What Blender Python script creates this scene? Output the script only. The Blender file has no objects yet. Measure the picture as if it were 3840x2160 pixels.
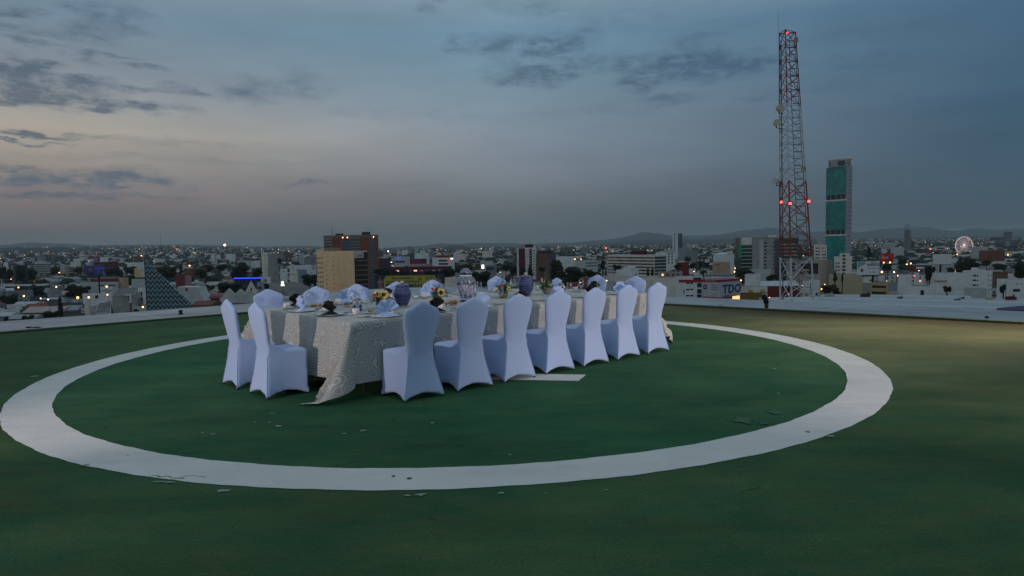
import bpy, bmesh, math, random
from math import sin, cos, pi, radians, hypot, atan2, sqrt, tan
from mathutils import Vector, Matrix
random.seed(11)
R = random.Random(5)
SC = bpy.context.scene; COL = SC.collection
# ------------------------------------------------------------------ camera
F, PITCH, ROLL, EYE = 2534.0, 0.0637, -0.0172, 1.5     # focal in 3840-px units
cp, sp, cr, sr = cos(PITCH), sin(PITCH), cos(ROLL), sin(ROLL)
FW = Vector((0, cp, -sp)); UP0 = Vector((0, sp, cp)); RT0 = Vector((1, 0, 0))
RT = RT0*cr + UP0*sr; UP = -RT0*sr + UP0*cr
cam = bpy.data.cameras.new('camera'); camo = bpy.data.objects.new('camera', cam); COL.objects.link(camo)
cam.sensor_width = 36; cam.lens = 36*F/3840; cam.clip_start = .1; cam.clip_end = 60000
M = Matrix((RT, UP, -FW)).transposed().to_4x4(); M.translation = (0, 0, EYE)
camo.matrix_world = M; SC.camera = camo
def ray(px, py): return FW + RT*((px-1920)/F) + UP*(-(py-1080)/F)
def W(px, py, Y):
    d = ray(px, py); return Vector((0, 0, EYE)) + d*(Y/d.y)
def G(px, py, z=0):
    d = ray(px, py); return Vector((0, 0, EYE)) + d*((z-EYE)/d.z)
def hor(px): return 951.4-px*0.01721
def lin(r, g, b):
    return tuple(((c/255/12.92) if c/255 <= .04045 else ((c/255+.055)/1.055)**2.4) for c in (r, g, b))
# ------------------------------------------------------------------ view / world
SC.render.engine = 'CYCLES'
SC.view_settings.view_transform = 'Standard'; SC.view_settings.look = 'None'; SC.view_settings.exposure = 0; SC.view_settings.gamma = 1
SC.cycles.use_denoising = True; SC.cycles.max_bounces = 8; SC.cycles.transparent_max_bounces = 8
SC.cycles.volume_bounces = 0; SC.cycles.sample_clamp_indirect = 4
try: SC.cycles.denoiser = 'OPENIMAGEDENOISE'
except Exception: pass
wd = bpy.data.worlds.new('World'); SC.world = wd; wd.use_nodes = True
def world():
    T = wd.node_tree; N = T.nodes; L = T.links; N.clear()
    def n(t, **k):
        x = N.new(t)
        for a, b in k.items(): setattr(x, a, b)
        return x
    def math_(op, a, b=None, c=None, clamp=False):
        x = n('ShaderNodeMath', operation=op); x.use_clamp = clamp
        for i, v in enumerate((a, b, c)):
            if v is None: continue
            if isinstance(v, (int, float)): x.inputs[i].default_value = v
            else: L.new(v, x.inputs[i])
        return x.outputs[0]
    tc = n('ShaderNodeTexCoord'); sx = n('ShaderNodeSeparateXYZ'); L.new(tc.outputs['Generated'], sx.inputs[0])
    X, Y, Z = sx.outputs
    def ramp(st):
        r = n('ShaderNodeValToRGB'); cr_ = r.color_ramp; cr_.interpolation = 'EASE' if 0 else 'LINEAR'
        while len(cr_.elements) < len(st): cr_.elements.new(.5)
        for e, (p, c) in zip(cr_.elements, st): e.position = p; e.color = (*lin(*c), 1)
        L.new(zz, r.inputs[0]); return r.outputs[0]
    zz = math_('MULTIPLY', math_('MAXIMUM', Z, 0), 2.0, clamp=True)
    up = [(.75, (140, 158, 170)), (1, (158, 174, 184))]
    left = ramp([(0, (92, 97, 99)), (.05, (100, 103, 105)), (.13, (130, 121, 122)), (.2, (144, 137, 131)), (.30, (174, 167, 156)), (.42, (138, 147, 155)), (.56, (114, 136, 152))]+up)
    mid = ramp([(0, (80, 91, 95)), (.055, (88, 100, 105)), (.13, (104, 113, 119)), (.21, (119, 129, 139)), (.33, (128, 143, 156)), (.45, (120, 145, 160)), (.58, (110, 143, 165))]+up)
    right = ramp([(0, (56, 73, 84)), (.055, (65, 83, 95)), (.13, (66, 87, 103)), (.21, (64, 90, 108)), (.33, (66, 94, 116)), (.45, (68, 98, 122)), (.58, (72, 105, 131))]+up)
    rear = ramp([(0, (110, 118, 124)), (.3, (138, 145, 150)), (.75, (170, 179, 185)), (1, (158, 174, 184))])
    def mix(f, a, b):
        m = n('ShaderNodeMix', data_type='RGBA'); 
        if isinstance(f, (int, float)): m.inputs[0].default_value = f
        else: L.new(f, m.inputs[0])
        for i, v in ((6, a), (7, b)):
            if isinstance(v, tuple): m.inputs[i].default_value = (*v, 1)
            else: L.new(v, m.inputs[i])
        return m.outputs[2]
    fl = math_('MULTIPLY_ADD', X, 1/.56, 1.0, clamp=True)      # -0.56..0
    fr = math_('MULTIPLY', X, 1/.58, clamp=True)
    base = mix(fr, mix(fl, left, mid), right)
    base = mix(math_('MULTIPLY', Y, -2.2, clamp=True), base, rear)
    # warped direction for clouds
    mp = n('ShaderNodeMapping'); mp.inputs['Scale'].default_value = (9, 9, 30); L.new(tc.outputs['Generated'], mp.inputs[0])
    nz = n('ShaderNodeTexNoise'); nz.inputs['Scale'].default_value = 1.6; nz.inputs['Detail'].default_value = 6; nz.inputs['Roughness'].default_value = .6; L.new(mp.outputs[0], nz.inputs[0])
    vm = n('ShaderNodeVectorMath', operation='MULTIPLY_ADD'); L.new(nz.outputs['Color'], vm.inputs[0]); vm.inputs[1].default_value = (.10, 0, .045)
    L.new(tc.outputs['Generated'], vm.inputs[2])
    off = n('ShaderNodeVectorMath', operation='SUBTRACT'); L.new(vm.outputs[0], off.inputs[0]); off.inputs[1].default_value = (.05, 0, .0225)
    pl = n('ShaderNodeVectorMath', operation='MULTIPLY'); L.new(off.outputs[0], pl.inputs[0]); pl.inputs[1].default_value = (1, 0, 1)
    blobs = [(68,250,80,34,1),(30,37,55,15,.7),(400,70,90,50,.75),(235,118,90,16,.6),(150,168,55,13,.6),(415,205,70,10,.8),(330,220,30,16,.5),(545,258,60,12,.8),(30,110,55,18,.7),(150,230,50,12,.7),
        (40,310,90,50,1),(190,350,150,40,1),(372,317,110,16,.9),(300,390,130,22,1),(633,330,50,15,.7),(745,357,42,12,.7),(530,404,120,12,.9),(930,340,85,36,.7),(1120,310,80,45,.5),
        (143,500,150,8,1),(93,528,110,6,1),(160,668,330,30,1),(370,675,150,16,.8),(370,735,230,13,.6),(120,735,150,12,.5),(1150,693,70,6,.6),(650,540,200,8,.25),(1550,695,70,5,.4),(700,600,400,10,.2),
        (1897,174,140,34,.9),(2114,161,120,40,.9),(1971,275,120,38,1),(2127,248,100,24,.8),(2487,236,190,42,1),(2630,262,160,42,.9),(2406,305,70,30,.7),(2611,149,90,18,.6),(2518,373,100,16,.7),
        (2828,236,80,24,.7),(2860,376,70,14,.5),(1600,12,50,24,.6),(1700,170,30,20,.4),(1950,30,120,26,.4),(3200,250,160,40,.35),(3250,120,200,40,.3),(2300,60,300,40,.25),(3450,400,260,40,.25),(2200,420,200,18,.25),(1500,430,300,16,.2),(3100,330,120,14,.3)]
    tot = None
    for (px, py, rx, rz, s) in blobs:
        d = ray(px, py); q = d.normalized(); k = F*d.length
        a = n('ShaderNodeVectorMath', operation='SUBTRACT'); L.new(pl.outputs[0], a.inputs[0]); a.inputs[1].default_value = (q.x, 0, q.z)
        b = n('ShaderNodeVectorMath', operation='MULTIPLY'); L.new(a.outputs[0], b.inputs[0]); b.inputs[1].default_value = (k/rx/1.25, 0, k/rz/1.25)
        c = n('ShaderNodeVectorMath', operation='LENGTH'); L.new(b.outputs[0], c.inputs[0])
        v = math_('MULTIPLY', math_('SUBTRACT', 1.35, c.outputs['Value'], clamp=True), s)
        tot = v if tot is None else math_('ADD', tot, v)
    mp2 = n('ShaderNodeMapping'); mp2.inputs['Scale'].default_value = (15, 15, 40); L.new(tc.outputs['Generated'], mp2.inputs[0])
    nz2 = n('ShaderNodeTexNoise'); nz2.inputs['Scale'].default_value = 2.2; nz2.inputs['Detail'].default_value = 7; nz2.inputs['Roughness'].default_value = .65; L.new(mp2.outputs[0], nz2.inputs[0])
    nn = math_('MULTIPLY_ADD', nz2.outputs[0], 2.7, -.78, clamp=True)
    cov = math_('MULTIPLY', math_('MULTIPLY', math_('MINIMUM', tot, 1.1), nn), 1.3, clamp=True)
    # only in front half and above horizon
    cov = math_('MULTIPLY', cov, math_('MULTIPLY', Y, 4, clamp=True))
    cov = math_('MULTIPLY', cov, .80)
    cc = mix(fr, mix(fl, lin(78, 96, 113), lin(82, 104, 124)), lin(52, 78, 108))
    c1 = mix(cov, base, cc)
    # soft large-scale veil
    mp3 = n('ShaderNodeMapping'); mp3.inputs['Scale'].default_value = (3, 3, 16); mp3.inputs['Rotation'].default_value = (0, .12, 0); L.new(tc.outputs['Generated'], mp3.inputs[0])
    nz3 = n('ShaderNodeTexNoise'); nz3.inputs['Scale'].default_value = 1.5; nz3.inputs['Detail'].default_value = 5; L.new(mp3.outputs[0], nz3.inputs[0])
    hsv = n('ShaderNodeHueSaturation'); L.new(c1, hsv.inputs['Color']); L.new(math_('MULTIPLY_ADD', nz3.outputs[0], .36, .82), hsv.inputs['Value'])
    # a dusk share of the physical sky
    sky = n('ShaderNodeTexSky', sky_type='NISHITA'); sky.sun_disc = False; sky.sun_elevation = radians(.5); sky.sun_rotation = radians(-62)
    bg2 = n('ShaderNodeBackground'); L.new(sky.outputs[0], bg2.inputs[0]); bg2.inputs[1].default_value = .001
    bg = n('ShaderNodeBackground'); L.new(hsv.outputs[0], bg.inputs[0]); bg.inputs[1].default_value = 1.0
    ad = n('ShaderNodeAddShader'); L.new(bg.outputs[0], ad.inputs[0]); L.new(bg2.outputs[0], ad.inputs[1])
    o = n('ShaderNodeOutputWorld'); L.new(ad.outputs[0], o.inputs[0])
world()
def lamp(name, kind, loc, aim, energy, col, **k):
    l = bpy.data.lights.new(name, kind); l.energy = energy; l.color = col
    for a, b in k.items(): setattr(l, a, b)
    o = bpy.data.objects.new(name, l); COL.objects.link(o); o.location = loc
    o.rotation_euler = (Vector(aim)-Vector(loc)).to_track_quat('-Z', 'Y').to_euler(); return o
lamp('sun', 'SUN', (0, 0, 50), (19, -9, 49.3), .12, (1, .8, .7), angle=radians(20))
lamp('flood_lamp', 'SPOT', (7.6, 2.0, 1.7), (1.6, 9.0, .55), 1750, (1, .77, .69), spot_size=radians(44), spot_blend=.9, shadow_soft_size=.09)
lamp('flood_lamp', 'SPOT', (-7.0, 1.6, 1.5), (-2.0, 8.6, .6), 1150, (1, .77, .68), spot_size=radians(40), spot_blend=.8, shadow_soft_size=.09)
lamp('deck_lamp', 'SPOT', (14.5, 12.0, 4.2), (6.3, 10.7, 0), 4200, (1, .80, .56), spot_size=radians(36), spot_blend=1.0, shadow_soft_size=.15)
# ------------------------------------------------------------------ materials
MATS = {}
def mat(name, col, rough=.7, var=.12, scale=3.0, emit=0, spec=.3, metal=0, ecol=None):
    if name in MATS: return MATS[name]
    m = bpy.data.materials.new(name); m.use_nodes = True; T = m.node_tree; b = T.nodes['Principled BSDF']
    b.inputs['Base Color'].default_value = (*col, 1); b.inputs['Roughness'].default_value = rough; b.inputs['Metallic'].default_value = metal
    b.inputs['Specular IOR Level'].default_value = spec
    if var:
        tc = T.nodes.new('ShaderNodeTexCoord'); nz = T.nodes.new('ShaderNodeTexNoise'); nz.inputs['Scale'].default_value = scale; nz.inputs['Detail'].default_value = 5
        T.links.new(tc.outputs['Object'], nz.inputs[0]); h = T.nodes.new('ShaderNodeHueSaturation'); h.inputs['Color'].default_value = (*col, 1)
        mr = T.nodes.new('ShaderNodeMapRange'); mr.inputs[1].default_value = .3; mr.inputs[2].default_value = .7; mr.inputs[3].default_value = 1-var; mr.inputs[4].default_value = 1+var
        T.links.new(nz.outputs[0], mr.inputs[0]); T.links.new(mr.outputs[0], h.inputs['Value']); T.links.new(h.outputs[0], b.inputs['Base Color'])
    if emit:
        b.inputs['Emission Color'].default_value = (*(ecol or col), 1); b.inputs['Emission Strength'].default_value = emit
    MATS[name] = m; return m
class NT:
    """tiny helper for hand-made node materials"""
    def __init__(s, name):
        s.m = bpy.data.materials.new(name); s.m.use_nodes = True; s.T = s.m.node_tree; s.b = s.T.nodes['Principled BSDF']; MATS[name] = s.m
    def n(s, t, **k):
        x = s.T.nodes.new(t)
        for a, b in k.items(): setattr(x, a, b)
        return x
    def l(s, a, b): s.T.links.new(a, b)
    def math(s, op, a, b=None, c=None, clamp=False):
        x = s.n('ShaderNodeMath', operation=op); x.use_clamp = clamp
        for i, v in enumerate((a, b, c)):
            if v is None: continue
            if isinstance(v, (int, float)): x.inputs[i].default_value = v
            else: s.l(v, x.inputs[i])
        return x.outputs[0]
    def mix(s, f, a, b):
        m = s.n('ShaderNodeMix', data_type='RGBA')
        if isinstance(f, (int, float)): m.inputs[0].default_value = f
        else: s.l(f, m.inputs[0])
        for i, v in ((6, a), (7, b)):
            if isinstance(v, tuple): m.inputs[i].default_value = (*v[:3], 1)
            else: s.l(v, m.inputs[i])
        return m.outputs[2]
    def noise(s, scale, detail=5, rough=.55, vec=None, sc=None, dist=0):
        x = s.n('ShaderNodeTexNoise'); x.inputs['Scale'].default_value = scale; x.inputs['Detail'].default_value = detail; x.inputs['Roughness'].default_value = rough; x.inputs['Distortion'].default_value = dist
        v = vec or s.n('ShaderNodeTexCoord').outputs['Object']
        if sc:
            mp = s.n('ShaderNodeMapping'); mp.inputs['Scale'].default_value = sc; s.l(v, mp.inputs[0]); v = mp.outputs[0]
        s.l(v, x.inputs[0]); return x.outputs[0]
    def rng(s, v, a, b, c=0, d=1):
        x = s.n('ShaderNodeMapRange'); s.l(v, x.inputs[0])
        for i, q in enumerate((a, b, c, d)): x.inputs[i+1].default_value = q
        return x.outputs[0]
    def bump(s, h, strength=.3, dist=.02):
        b = s.n('ShaderNodeBump'); b.inputs['Strength'].default_value = strength; b.inputs['Distance'].default_value = dist
        s.l(h, b.inputs['Height']); s.l(b.outputs[0], s.b.inputs['Normal'])
    def out(s, col=None, rough=None, spec=None):
        if col is not None: s.l(col, s.b.inputs['Base Color'])
        if isinstance(rough, (int, float)): s.b.inputs['Roughness'].default_value = rough
        elif rough is not None: s.l(rough, s.b.inputs['Roughness'])
        if spec is not None: s.b.inputs['Specular IOR Level'].default_value = spec
        return s.m
# ------------------------------------------------------------------ mesh builder
class MB:
    def __init__(s): s.v = []; s.f = []; s.mi = []; s.cur = 0; s.sm = []; s.smooth = False
    def add(s, vs, fs):
        o = len(s.v); s.v += [tuple(p) for p in vs]
        for f in fs: s.f.append(tuple(i+o for i in f)); s.mi.append(s.cur); s.sm.append(s.smooth)
        return s
    def box(s, x0, x1, y0, y1, z0, z1):
        vs = [(x, y, z) for z in (z0, z1) for y in (y0, y1) for x in (x0, x1)]
        return s.add(vs, [(0, 2, 3, 1), (4, 5, 7, 6), (0, 1, 5, 4), (2, 6, 7, 3), (0, 4, 6, 2), (1, 3, 7, 5)])
    def quad(s, a, b, c, d): return s.add([a, b, c, d], [(0, 1, 2, 3)])
    def prism(s, pts, z0, z1):
        n = len(pts); vs = [(x, y, z0) for x, y in pts]+[(x, y, z1) for x, y in pts]
        return s.add(vs, [tuple(range(n-1, -1, -1)), tuple(range(n, 2*n))]+[(i, (i+1) % n, n+(i+1) % n, n+i) for i in range(n)])
    def extr(s, pts, y0, y1):      # polygon in xz, extruded along y
        n = len(pts); vs = [(x, y0, z) for x, z in pts]+[(x, y1, z) for x, z in pts]
        return s.add(vs, [tuple(range(n)), tuple(range(2*n-1, n-1, -1))]+[(i, n+i, n+(i+1) % n, (i+1) % n) for i in range(n)])
    def tube(s, p0, p1, r0, r1=None, n=6):
        r1 = r0 if r1 is None else r1; p0 = Vector(p0); p1 = Vector(p1); d = (p1-p0)
        if d.length < 1e-6: return s
        d.normalize(); a = d.orthogonal().normalized(); b = d.cross(a)
        vs = [p0+(a*cos(2*pi*i/n)+b*sin(2*pi*i/n))*r0 for i in range(n)]+[p1+(a*cos(2*pi*i/n)+b*sin(2*pi*i/n))*r1 for i in range(n)]
        return s.add(vs, [(i, (i+1) % n, n+(i+1) % n, n+i) for i in range(n)]+[tuple(range(n-1, -1, -1)), tuple(range(n, 2*n))])
    def lathe(s, prof, n=24, c=(0, 0, 0), lobes=None):
        o = []; m = len(prof)
        for r, z in prof:
            for i in range(n):
                a = 2*pi*i/n; rr = r*(1+(lobes(a, z) if lobes else 0)); o.append((c[0]+rr*cos(a), c[1]+rr*sin(a), c[2]+z))
        fs = [(j*n+i, j*n+(i+1) % n, (j+1)*n+(i+1) % n, (j+1)*n+i) for j in range(m-1) for i in range(n)]
        if prof[0][0] > 1e-5: fs.append(tuple(range(n-1, -1, -1)))
        if prof[-1][0] > 1e-5: fs.append(tuple(range((m-1)*n, m*n)))
        return s.add(o, fs)
    def ball(s, c, r, n=8, sq=(1, 1, 1)):
        m = max(4, n//2+1); pr = [(r*sin(pi*j/m)*1.0, -r*cos(pi*j/m)) for j in range(m+1)]; o = len(s.v)
        s.lathe([(p[0], p[1]) for p in pr], n)
        for k in range(o, len(s.v)):
            x, y, z = s.v[k]; s.v[k] = (c[0]+x*sq[0], c[1]+y*sq[1], c[2]+z*sq[2])
        return s
    def build(s, name, mats, parent=None, loc=None, rz=0):
        me = bpy.data.meshes.new(name); me.from_pydata(s.v, [], s.f)
        if not isinstance(mats, (list, tuple)): mats = [mats]
        for m in mats: me.materials.append(m)
        for p, i, q in zip(me.polygons, s.mi, s.sm): p.material_index = i; p.use_smooth = q
        me.validate(); me.update()
        return link(name, me, parent, loc, rz)
def link(name, me, parent=None, loc=None, rz=0):
    o = bpy.data.objects.new(name, me); COL.objects.link(o)
    if parent: o.parent = parent
    if loc is not None: o.location = loc
    if rz: o.rotation_euler[2] = rz
    return o
def tag(o, label=None, cat=None, group=None, kind=None):
    if label: o['label'] = label
    if cat: o['category'] = cat
    if group: o['group'] = group
    if kind: o['kind'] = kind
    return o
def empty(name, loc, rz=0, label=None, cat=None, group=None):
    o = bpy.data.objects.new(name, None); COL.objects.link(o); o.location = loc; o.rotation_euler[2] = rz; o.empty_display_size = .1
    return tag(o, label, cat, group)
def kids(o): return [c for c in o.children]
CH = {}
def copy_tree(src, parent=None):
    c = src.copy(); COL.objects.link(c); c.parent = parent
    for k in src.children: copy_tree(k, c)
    return c
def dup(src, loc, rz, label, group=None):
    c = copy_tree(src); c.location = loc; c.rotation_euler[2] = rz; c['label'] = label
    if group: c['group'] = group
    return c
def text(s, size, mat_, parent, loc, rot, name='lettering', ext=.02, align='LEFT', bold=0, sx=1.0):
    cu = bpy.data.curves.new('t', 'FONT'); cu.body = s; cu.size = size; cu.extrude = ext; cu.align_x = align; cu.offset = bold; cu.resolution_u = 2
    t = bpy.data.objects.new('t', cu); COL.objects.link(t); bpy.context.view_layer.update()
    me = bpy.data.meshes.new_from_object(t.evaluated_get(bpy.context.evaluated_depsgraph_get())); bpy.data.objects.remove(t)
    me.materials.clear(); me.materials.append(mat_)
    o = link(name, me, parent, loc); o.rotation_euler = rot; o.scale = (sx, 1, 1); return o
def struct(name, mb, m, **k): o = mb.build(name, m, **k); o['kind'] = 'structure'; return o

# plain materials
dark = mat('dark_glass', (.012, .016, .02), .25, 0, spec=.5); black = mat('black_plastic', (.012, .012, .013), .5, 0)
white = mat('white_paint', (.62, .64, .64), .7); glassb = mat('blue_glass', (.03, .06, .085), .15, 0, spec=.7)
lit = mat('lit_window', (1, .62, .28), .5, 0, emit=1.1); litw = mat('lit_white', (1, .93, .8), .5, 0, emit=2.2)
red_l = mat('red_lamp', (1, .06, .05), .5, 0, emit=6, ecol=(1, .05, .05)); orange_l = mat('sodium_lamp', (1, .5, .16), .5, 0, emit=7, ecol=(1, .45, .14)); white_l = mat('white_lamp', (1, .9, .75), .5, 0, emit=8)
# ================================================================== DECK
CX, CY, RO, RI = -.65, 9.17, 5.09, 4.68
def deck_mat():
    t = NT('deck_paint'); tc = t.n('ShaderNodeTexCoord').outputs['Object']
    big = t.noise(.28, 4, .55, tc); med = t.noise(1.3, 6, .62, tc, (1, 1.6, 1)); fine = t.noise(55, 4, .7, tc); mot = t.noise(5, 6, .7, tc, (.6, 1.5, 1))
    d = t.n('ShaderNodeVectorMath', operation='DISTANCE'); t.l(tc, d.inputs[0]); d.inputs[1].default_value = (CX, CY, 0)
    outm = t.rng(d.outputs['Value'], RI-.05, RO+.1)
    sx = t.n('ShaderNodeSeparateXYZ'); t.l(tc, sx.inputs[0])
    gin = t.mix(t.rng(med, .35, .68), (.018, .082, .044), (.038, .106, .050)); gin = t.mix(t.rng(mot, .5, .75, 0, .4), gin, (.056, .094, .044))
    gout = t.mix(t.rng(med, .35, .68), (.026, .082, .040), (.056, .098, .044)); gout = t.mix(t.rng(mot, .5, .75, 0, .5), gout, (.086, .092, .044))
    olive = t.mix(t.rng(med, .3, .7), (.120, .128, .070), (.170, .155, .086))
    # the deck colour turns to a paler olive towards the far right edge
    side = t.math('ADD', t.math('MULTIPLY', sx.outputs[0], .6), t.math('MULTIPLY', sx.outputs[1], .34))
    w = t.math('ADD', side, t.math('MULTIPLY', big, 3.4))
    bl = t.math('MULTIPLY', t.rng(w, 5.4, 9.2), t.math('MULTIPLY_ADD', outm, .8, .2))
    base = t.mix(outm, gin, gout); base = t.mix(t.math('MULTIPLY', bl, .85), base, olive)
    # darker brown band near the right-hand edge line
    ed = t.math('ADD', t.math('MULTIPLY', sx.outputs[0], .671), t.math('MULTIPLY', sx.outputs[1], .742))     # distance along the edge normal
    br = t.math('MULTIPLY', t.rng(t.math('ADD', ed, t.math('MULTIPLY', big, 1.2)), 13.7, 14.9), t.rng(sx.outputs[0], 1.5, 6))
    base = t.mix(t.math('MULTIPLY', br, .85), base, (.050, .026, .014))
    wear = t.noise(9, 8, .75, tc, (.45, 1.7, 1), .8); base = t.mix(t.rng(wear, .56, .74, 0, .55), base, (.085, .115, .070)); base = t.mix(t.rng(wear, .28, .42, .5, 0), base, (.008, .045, .030))
    h = t.n('ShaderNodeHueSaturation'); t.l(base, h.inputs['Color']); t.l(t.rng(fine, .3, .7, .76, 1.22), h.inputs['Value'])
    v2 = t.n('ShaderNodeHueSaturation'); t.l(h.outputs[0], v2.inputs['Color']); t.l(t.math('MULTIPLY', t.rng(big, .33, .67, .74, 1.25), t.rng(t.noise(.9, 7, .7, tc, (.35, 1.3, 1), .6), .3, .7, .80, 1.2)), v2.inputs['Value'])
    # hairline cracks
    vo = t.n('ShaderNodeTexVoronoi', feature='DISTANCE_TO_EDGE'); vo.inputs['Scale'].default_value = .55
    wv = t.n('ShaderNodeVectorMath', operation='MULTIPLY_ADD'); nz = t.n('ShaderNodeTexNoise'); nz.inputs['Scale'].default_value = 2.2; nz.inputs['Detail'].default_value = 8; t.l(tc, nz.inputs[0]); t.l(nz.outputs['Color'], wv.inputs[0]); wv.inputs[1].default_value = (.7, .7, 0); t.l(tc, wv.inputs[2]); t.l(wv.outputs[0], vo.inputs[0])
    cr_ = t.math('MULTIPLY', t.rng(vo.outputs['Distance'], .0, .004, 1, 0), t.rng(mot, .52, .62))
    col = t.mix(t.math('MULTIPLY', cr_, .75), v2.outputs[0], (.008, .012, .01))
    t.bump(t.math('ADD', t.math('MULTIPLY', fine, .6), mot), .5, .012)
    return t.out(col, .9, .06)
def ring_mat():
    t = NT('ring_paint'); tc = t.n('ShaderNodeTexCoord').outputs['Object']
    a = t.noise(1.2, 6, .65, tc); f = t.noise(45, 4, .7, tc); g = t.noise(3.5, 8, .75, tc)
    c = t.mix(t.rng(a, .3, .7), (.46, .49, .50), (.56, .58, .575)); c = t.mix(t.rng(f, .58, .75, 0, .35), c, (.28, .30, .30)); c = t.mix(t.rng(g, .66, .74, 0, .45), c, (.22, .26, .24)); c = t.mix(t.rng(t.noise(2.2, 8, .75, tc, (.4, 1.6, 1), 1.0), .5, .72, 0, .35), c, (.30, .33, .33))
    t.bump(f, .5, .01); return t.out(c, .8, .25)
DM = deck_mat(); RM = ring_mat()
LD = Vector((.727, .688)); RD = Vector((.742, -.671)); CT = Vector((-1.24, 20.45))
A_ = CT-LD*24; B_ = CT+RD*24
deckpoly = [CT, A_, A_+Vector((6, -16)), B_+Vector((-4, -14)), B_]
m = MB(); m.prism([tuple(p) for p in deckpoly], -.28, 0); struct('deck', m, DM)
# raised lip on the two visible edges (butted at the corner)
lipm = mat('lip_paint', (.040, .062, .032), .8, .3, 6)
def edge_strip(p, d, n, a, b, w0, w1, z0, z1, mb):
    q = [p+d*a+n*w0, p+d*b+n*w0, p+d*b+n*w1, p+d*a+n*w1]; mb.prism([tuple(x) for x in q], z0, z1)
NL = Vector((-.688, .727)); NR = Vector((.671, .742))
m = MB(); edge_strip(CT, RD, NR, 0, 24, .003, .16, -.30, .035, m); edge_strip(CT, -LD, NL, .17, 24, .003, .16, -.30, .035, m)
struct('deck_kerb', m, lipm)
def wob(a, s): return .0035*sin(a*57+s)+.003*sin(a*131+s*2)+.003*sin(a*23+s)
m = MB(); n = 360
for i in range(n):
    a = 2*pi*i/n
    for r, s in ((RO, 0), (RI, 3)):
        rr = r+wob(a, s); m.v.append((CX+rr*cos(a), CY+rr*sin(a), .004))
for i in range(n): j = (i+1) % n; m.f.append((2*i, 2*j, 2*j+1, 2*i+1)); m.mi.append(0); m.sm.append(False)
o = struct('painted_ring', m, RM)
hc = Vector((CX, CY)); hd = Vector((.985, -.172)); hn = Vector((.172, .985)); m = MB()
for off in (-1.42, 1.42):
    c = hc+hn*off; q = [c+hd*1.66-hn*.18, c+hd*1.72+hn*.18, c-hd*1.7+hn*.18, c-hd*1.7-hn*.18]; m.quad(*[(x.x, x.y, .004) for x in q])
q = [hc-hd*.18-hn*1.24, hc+hd*.18-hn*1.24, hc+hd*.18+hn*1.24, hc-hd*.18+hn*1.24]; m.quad(*[(x.x, x.y, .004) for x in q])
struct('painted_letter', m, RM)
# worn patches and cracks seen in the paint
def blobpoly(c, rx, ry, k=9, z=.006):
    ph = R.random()*6; pts = []
    for i in range(k):
        a = 2*pi*i/k; s = R.uniform(.45, 1.15); pts.append((c.x+rx*s*cos(a), c.y+ry*s*sin(a), z))
    return pts
chipm = mat('bare_concrete', (.20, .235, .215), .9, .25, 20); damp = mat('dark_stain', (.010, .066, .036), .6, .2, 8); creamp = mat('pale_chip', (.33, .34, .33), .9, .2, 20)
m = MB()
for px, py, rx, ry in [(1620,1588,.02,.014),(1044,1600,.045,.02),(1010,1586,.02,.014),(1360,1617,.03,.02),(1290,1628,.03,.015),(1578,1858,.04,.018),(1525,1861,.025,.012),(1878,1852,.02,.012),
        (130,1412,.05,.03),(325,1745,.03,.02),(600,1809,.05,.012),(840,1843,.04,.02),(640,1811,.03,.012),(3115,1637,.034,.022),(800,1630,.02,.012),(760,1624,.014,.01),
        (2905,1384,.02,.02),(2920,1476,.015,.01),(1912,1708,.012,.008),(2046,1854,.014,.006),(2272,1840,.014,.008),(480,1710,.012,.008),(955,1585,.02,.012),(1020,1552,.03,.012)]:
    c = G(px, py); p = blobpoly(c, rx*1.1, ry*1.5); m.add(p, [tuple(range(len(p)))])
struct('worn_paint_patches', m, chipm)
m = MB()
for px, py, rx, ry in [(2780,1578,.09,.10),(2908,1550,.06,.05),(2865,1590,.045,.04),(3030,1622,.02,.015),(1476,1789,.013,.02),(1535,1797,.02,.015),]:
    c = G(px, py); p = blobpoly(c, rx, ry*1.3, 12, .0075); m.add(p, [tuple(range(len(p)))])
struct('damp_stains', m, damp)
m = MB()
def crack(px, py, l, d, w=.0025):
    c = G(px, py); a = d; p = Vector((c.x, c.y))
    for i in range(int(l/.05)):
        q = p+Vector((cos(a), sin(a)))*.05; nn = Vector((-sin(a), cos(a)))*min(w, .004)*R.uniform(.3, 1.0)
        m.quad((*(p-nn), .0065), (*(q-nn), .0065), (*(q+nn), .0065), (*(p+nn), .0065)); p = q; a = d+R.uniform(-.9, .9)
for a in [(1310,1694,.42,.1,.006),(1288,1734,.16,.15,.007),(1640,1575,.5,.4,.004),(1430,1630,.55,.1,.004),(1245,1624,.35,.1,.004),(940,1556,.25,.2,.004),(1680,1588,.2,.1,.004),(560,1786,.35,.0,.005),(2046,1681,.4,.2,.004),
          (950,1719,.12,.05,.006),(640,1800,.3,.3,.004),(1475,1657,.3,.05,.004),(3560,1650,.9,.9,.002),(820,1635,.3,0,.003),(1620,1745,.14,.1,.004)]: crack(*a)
struct('paint_cracks', m, damp)
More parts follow.
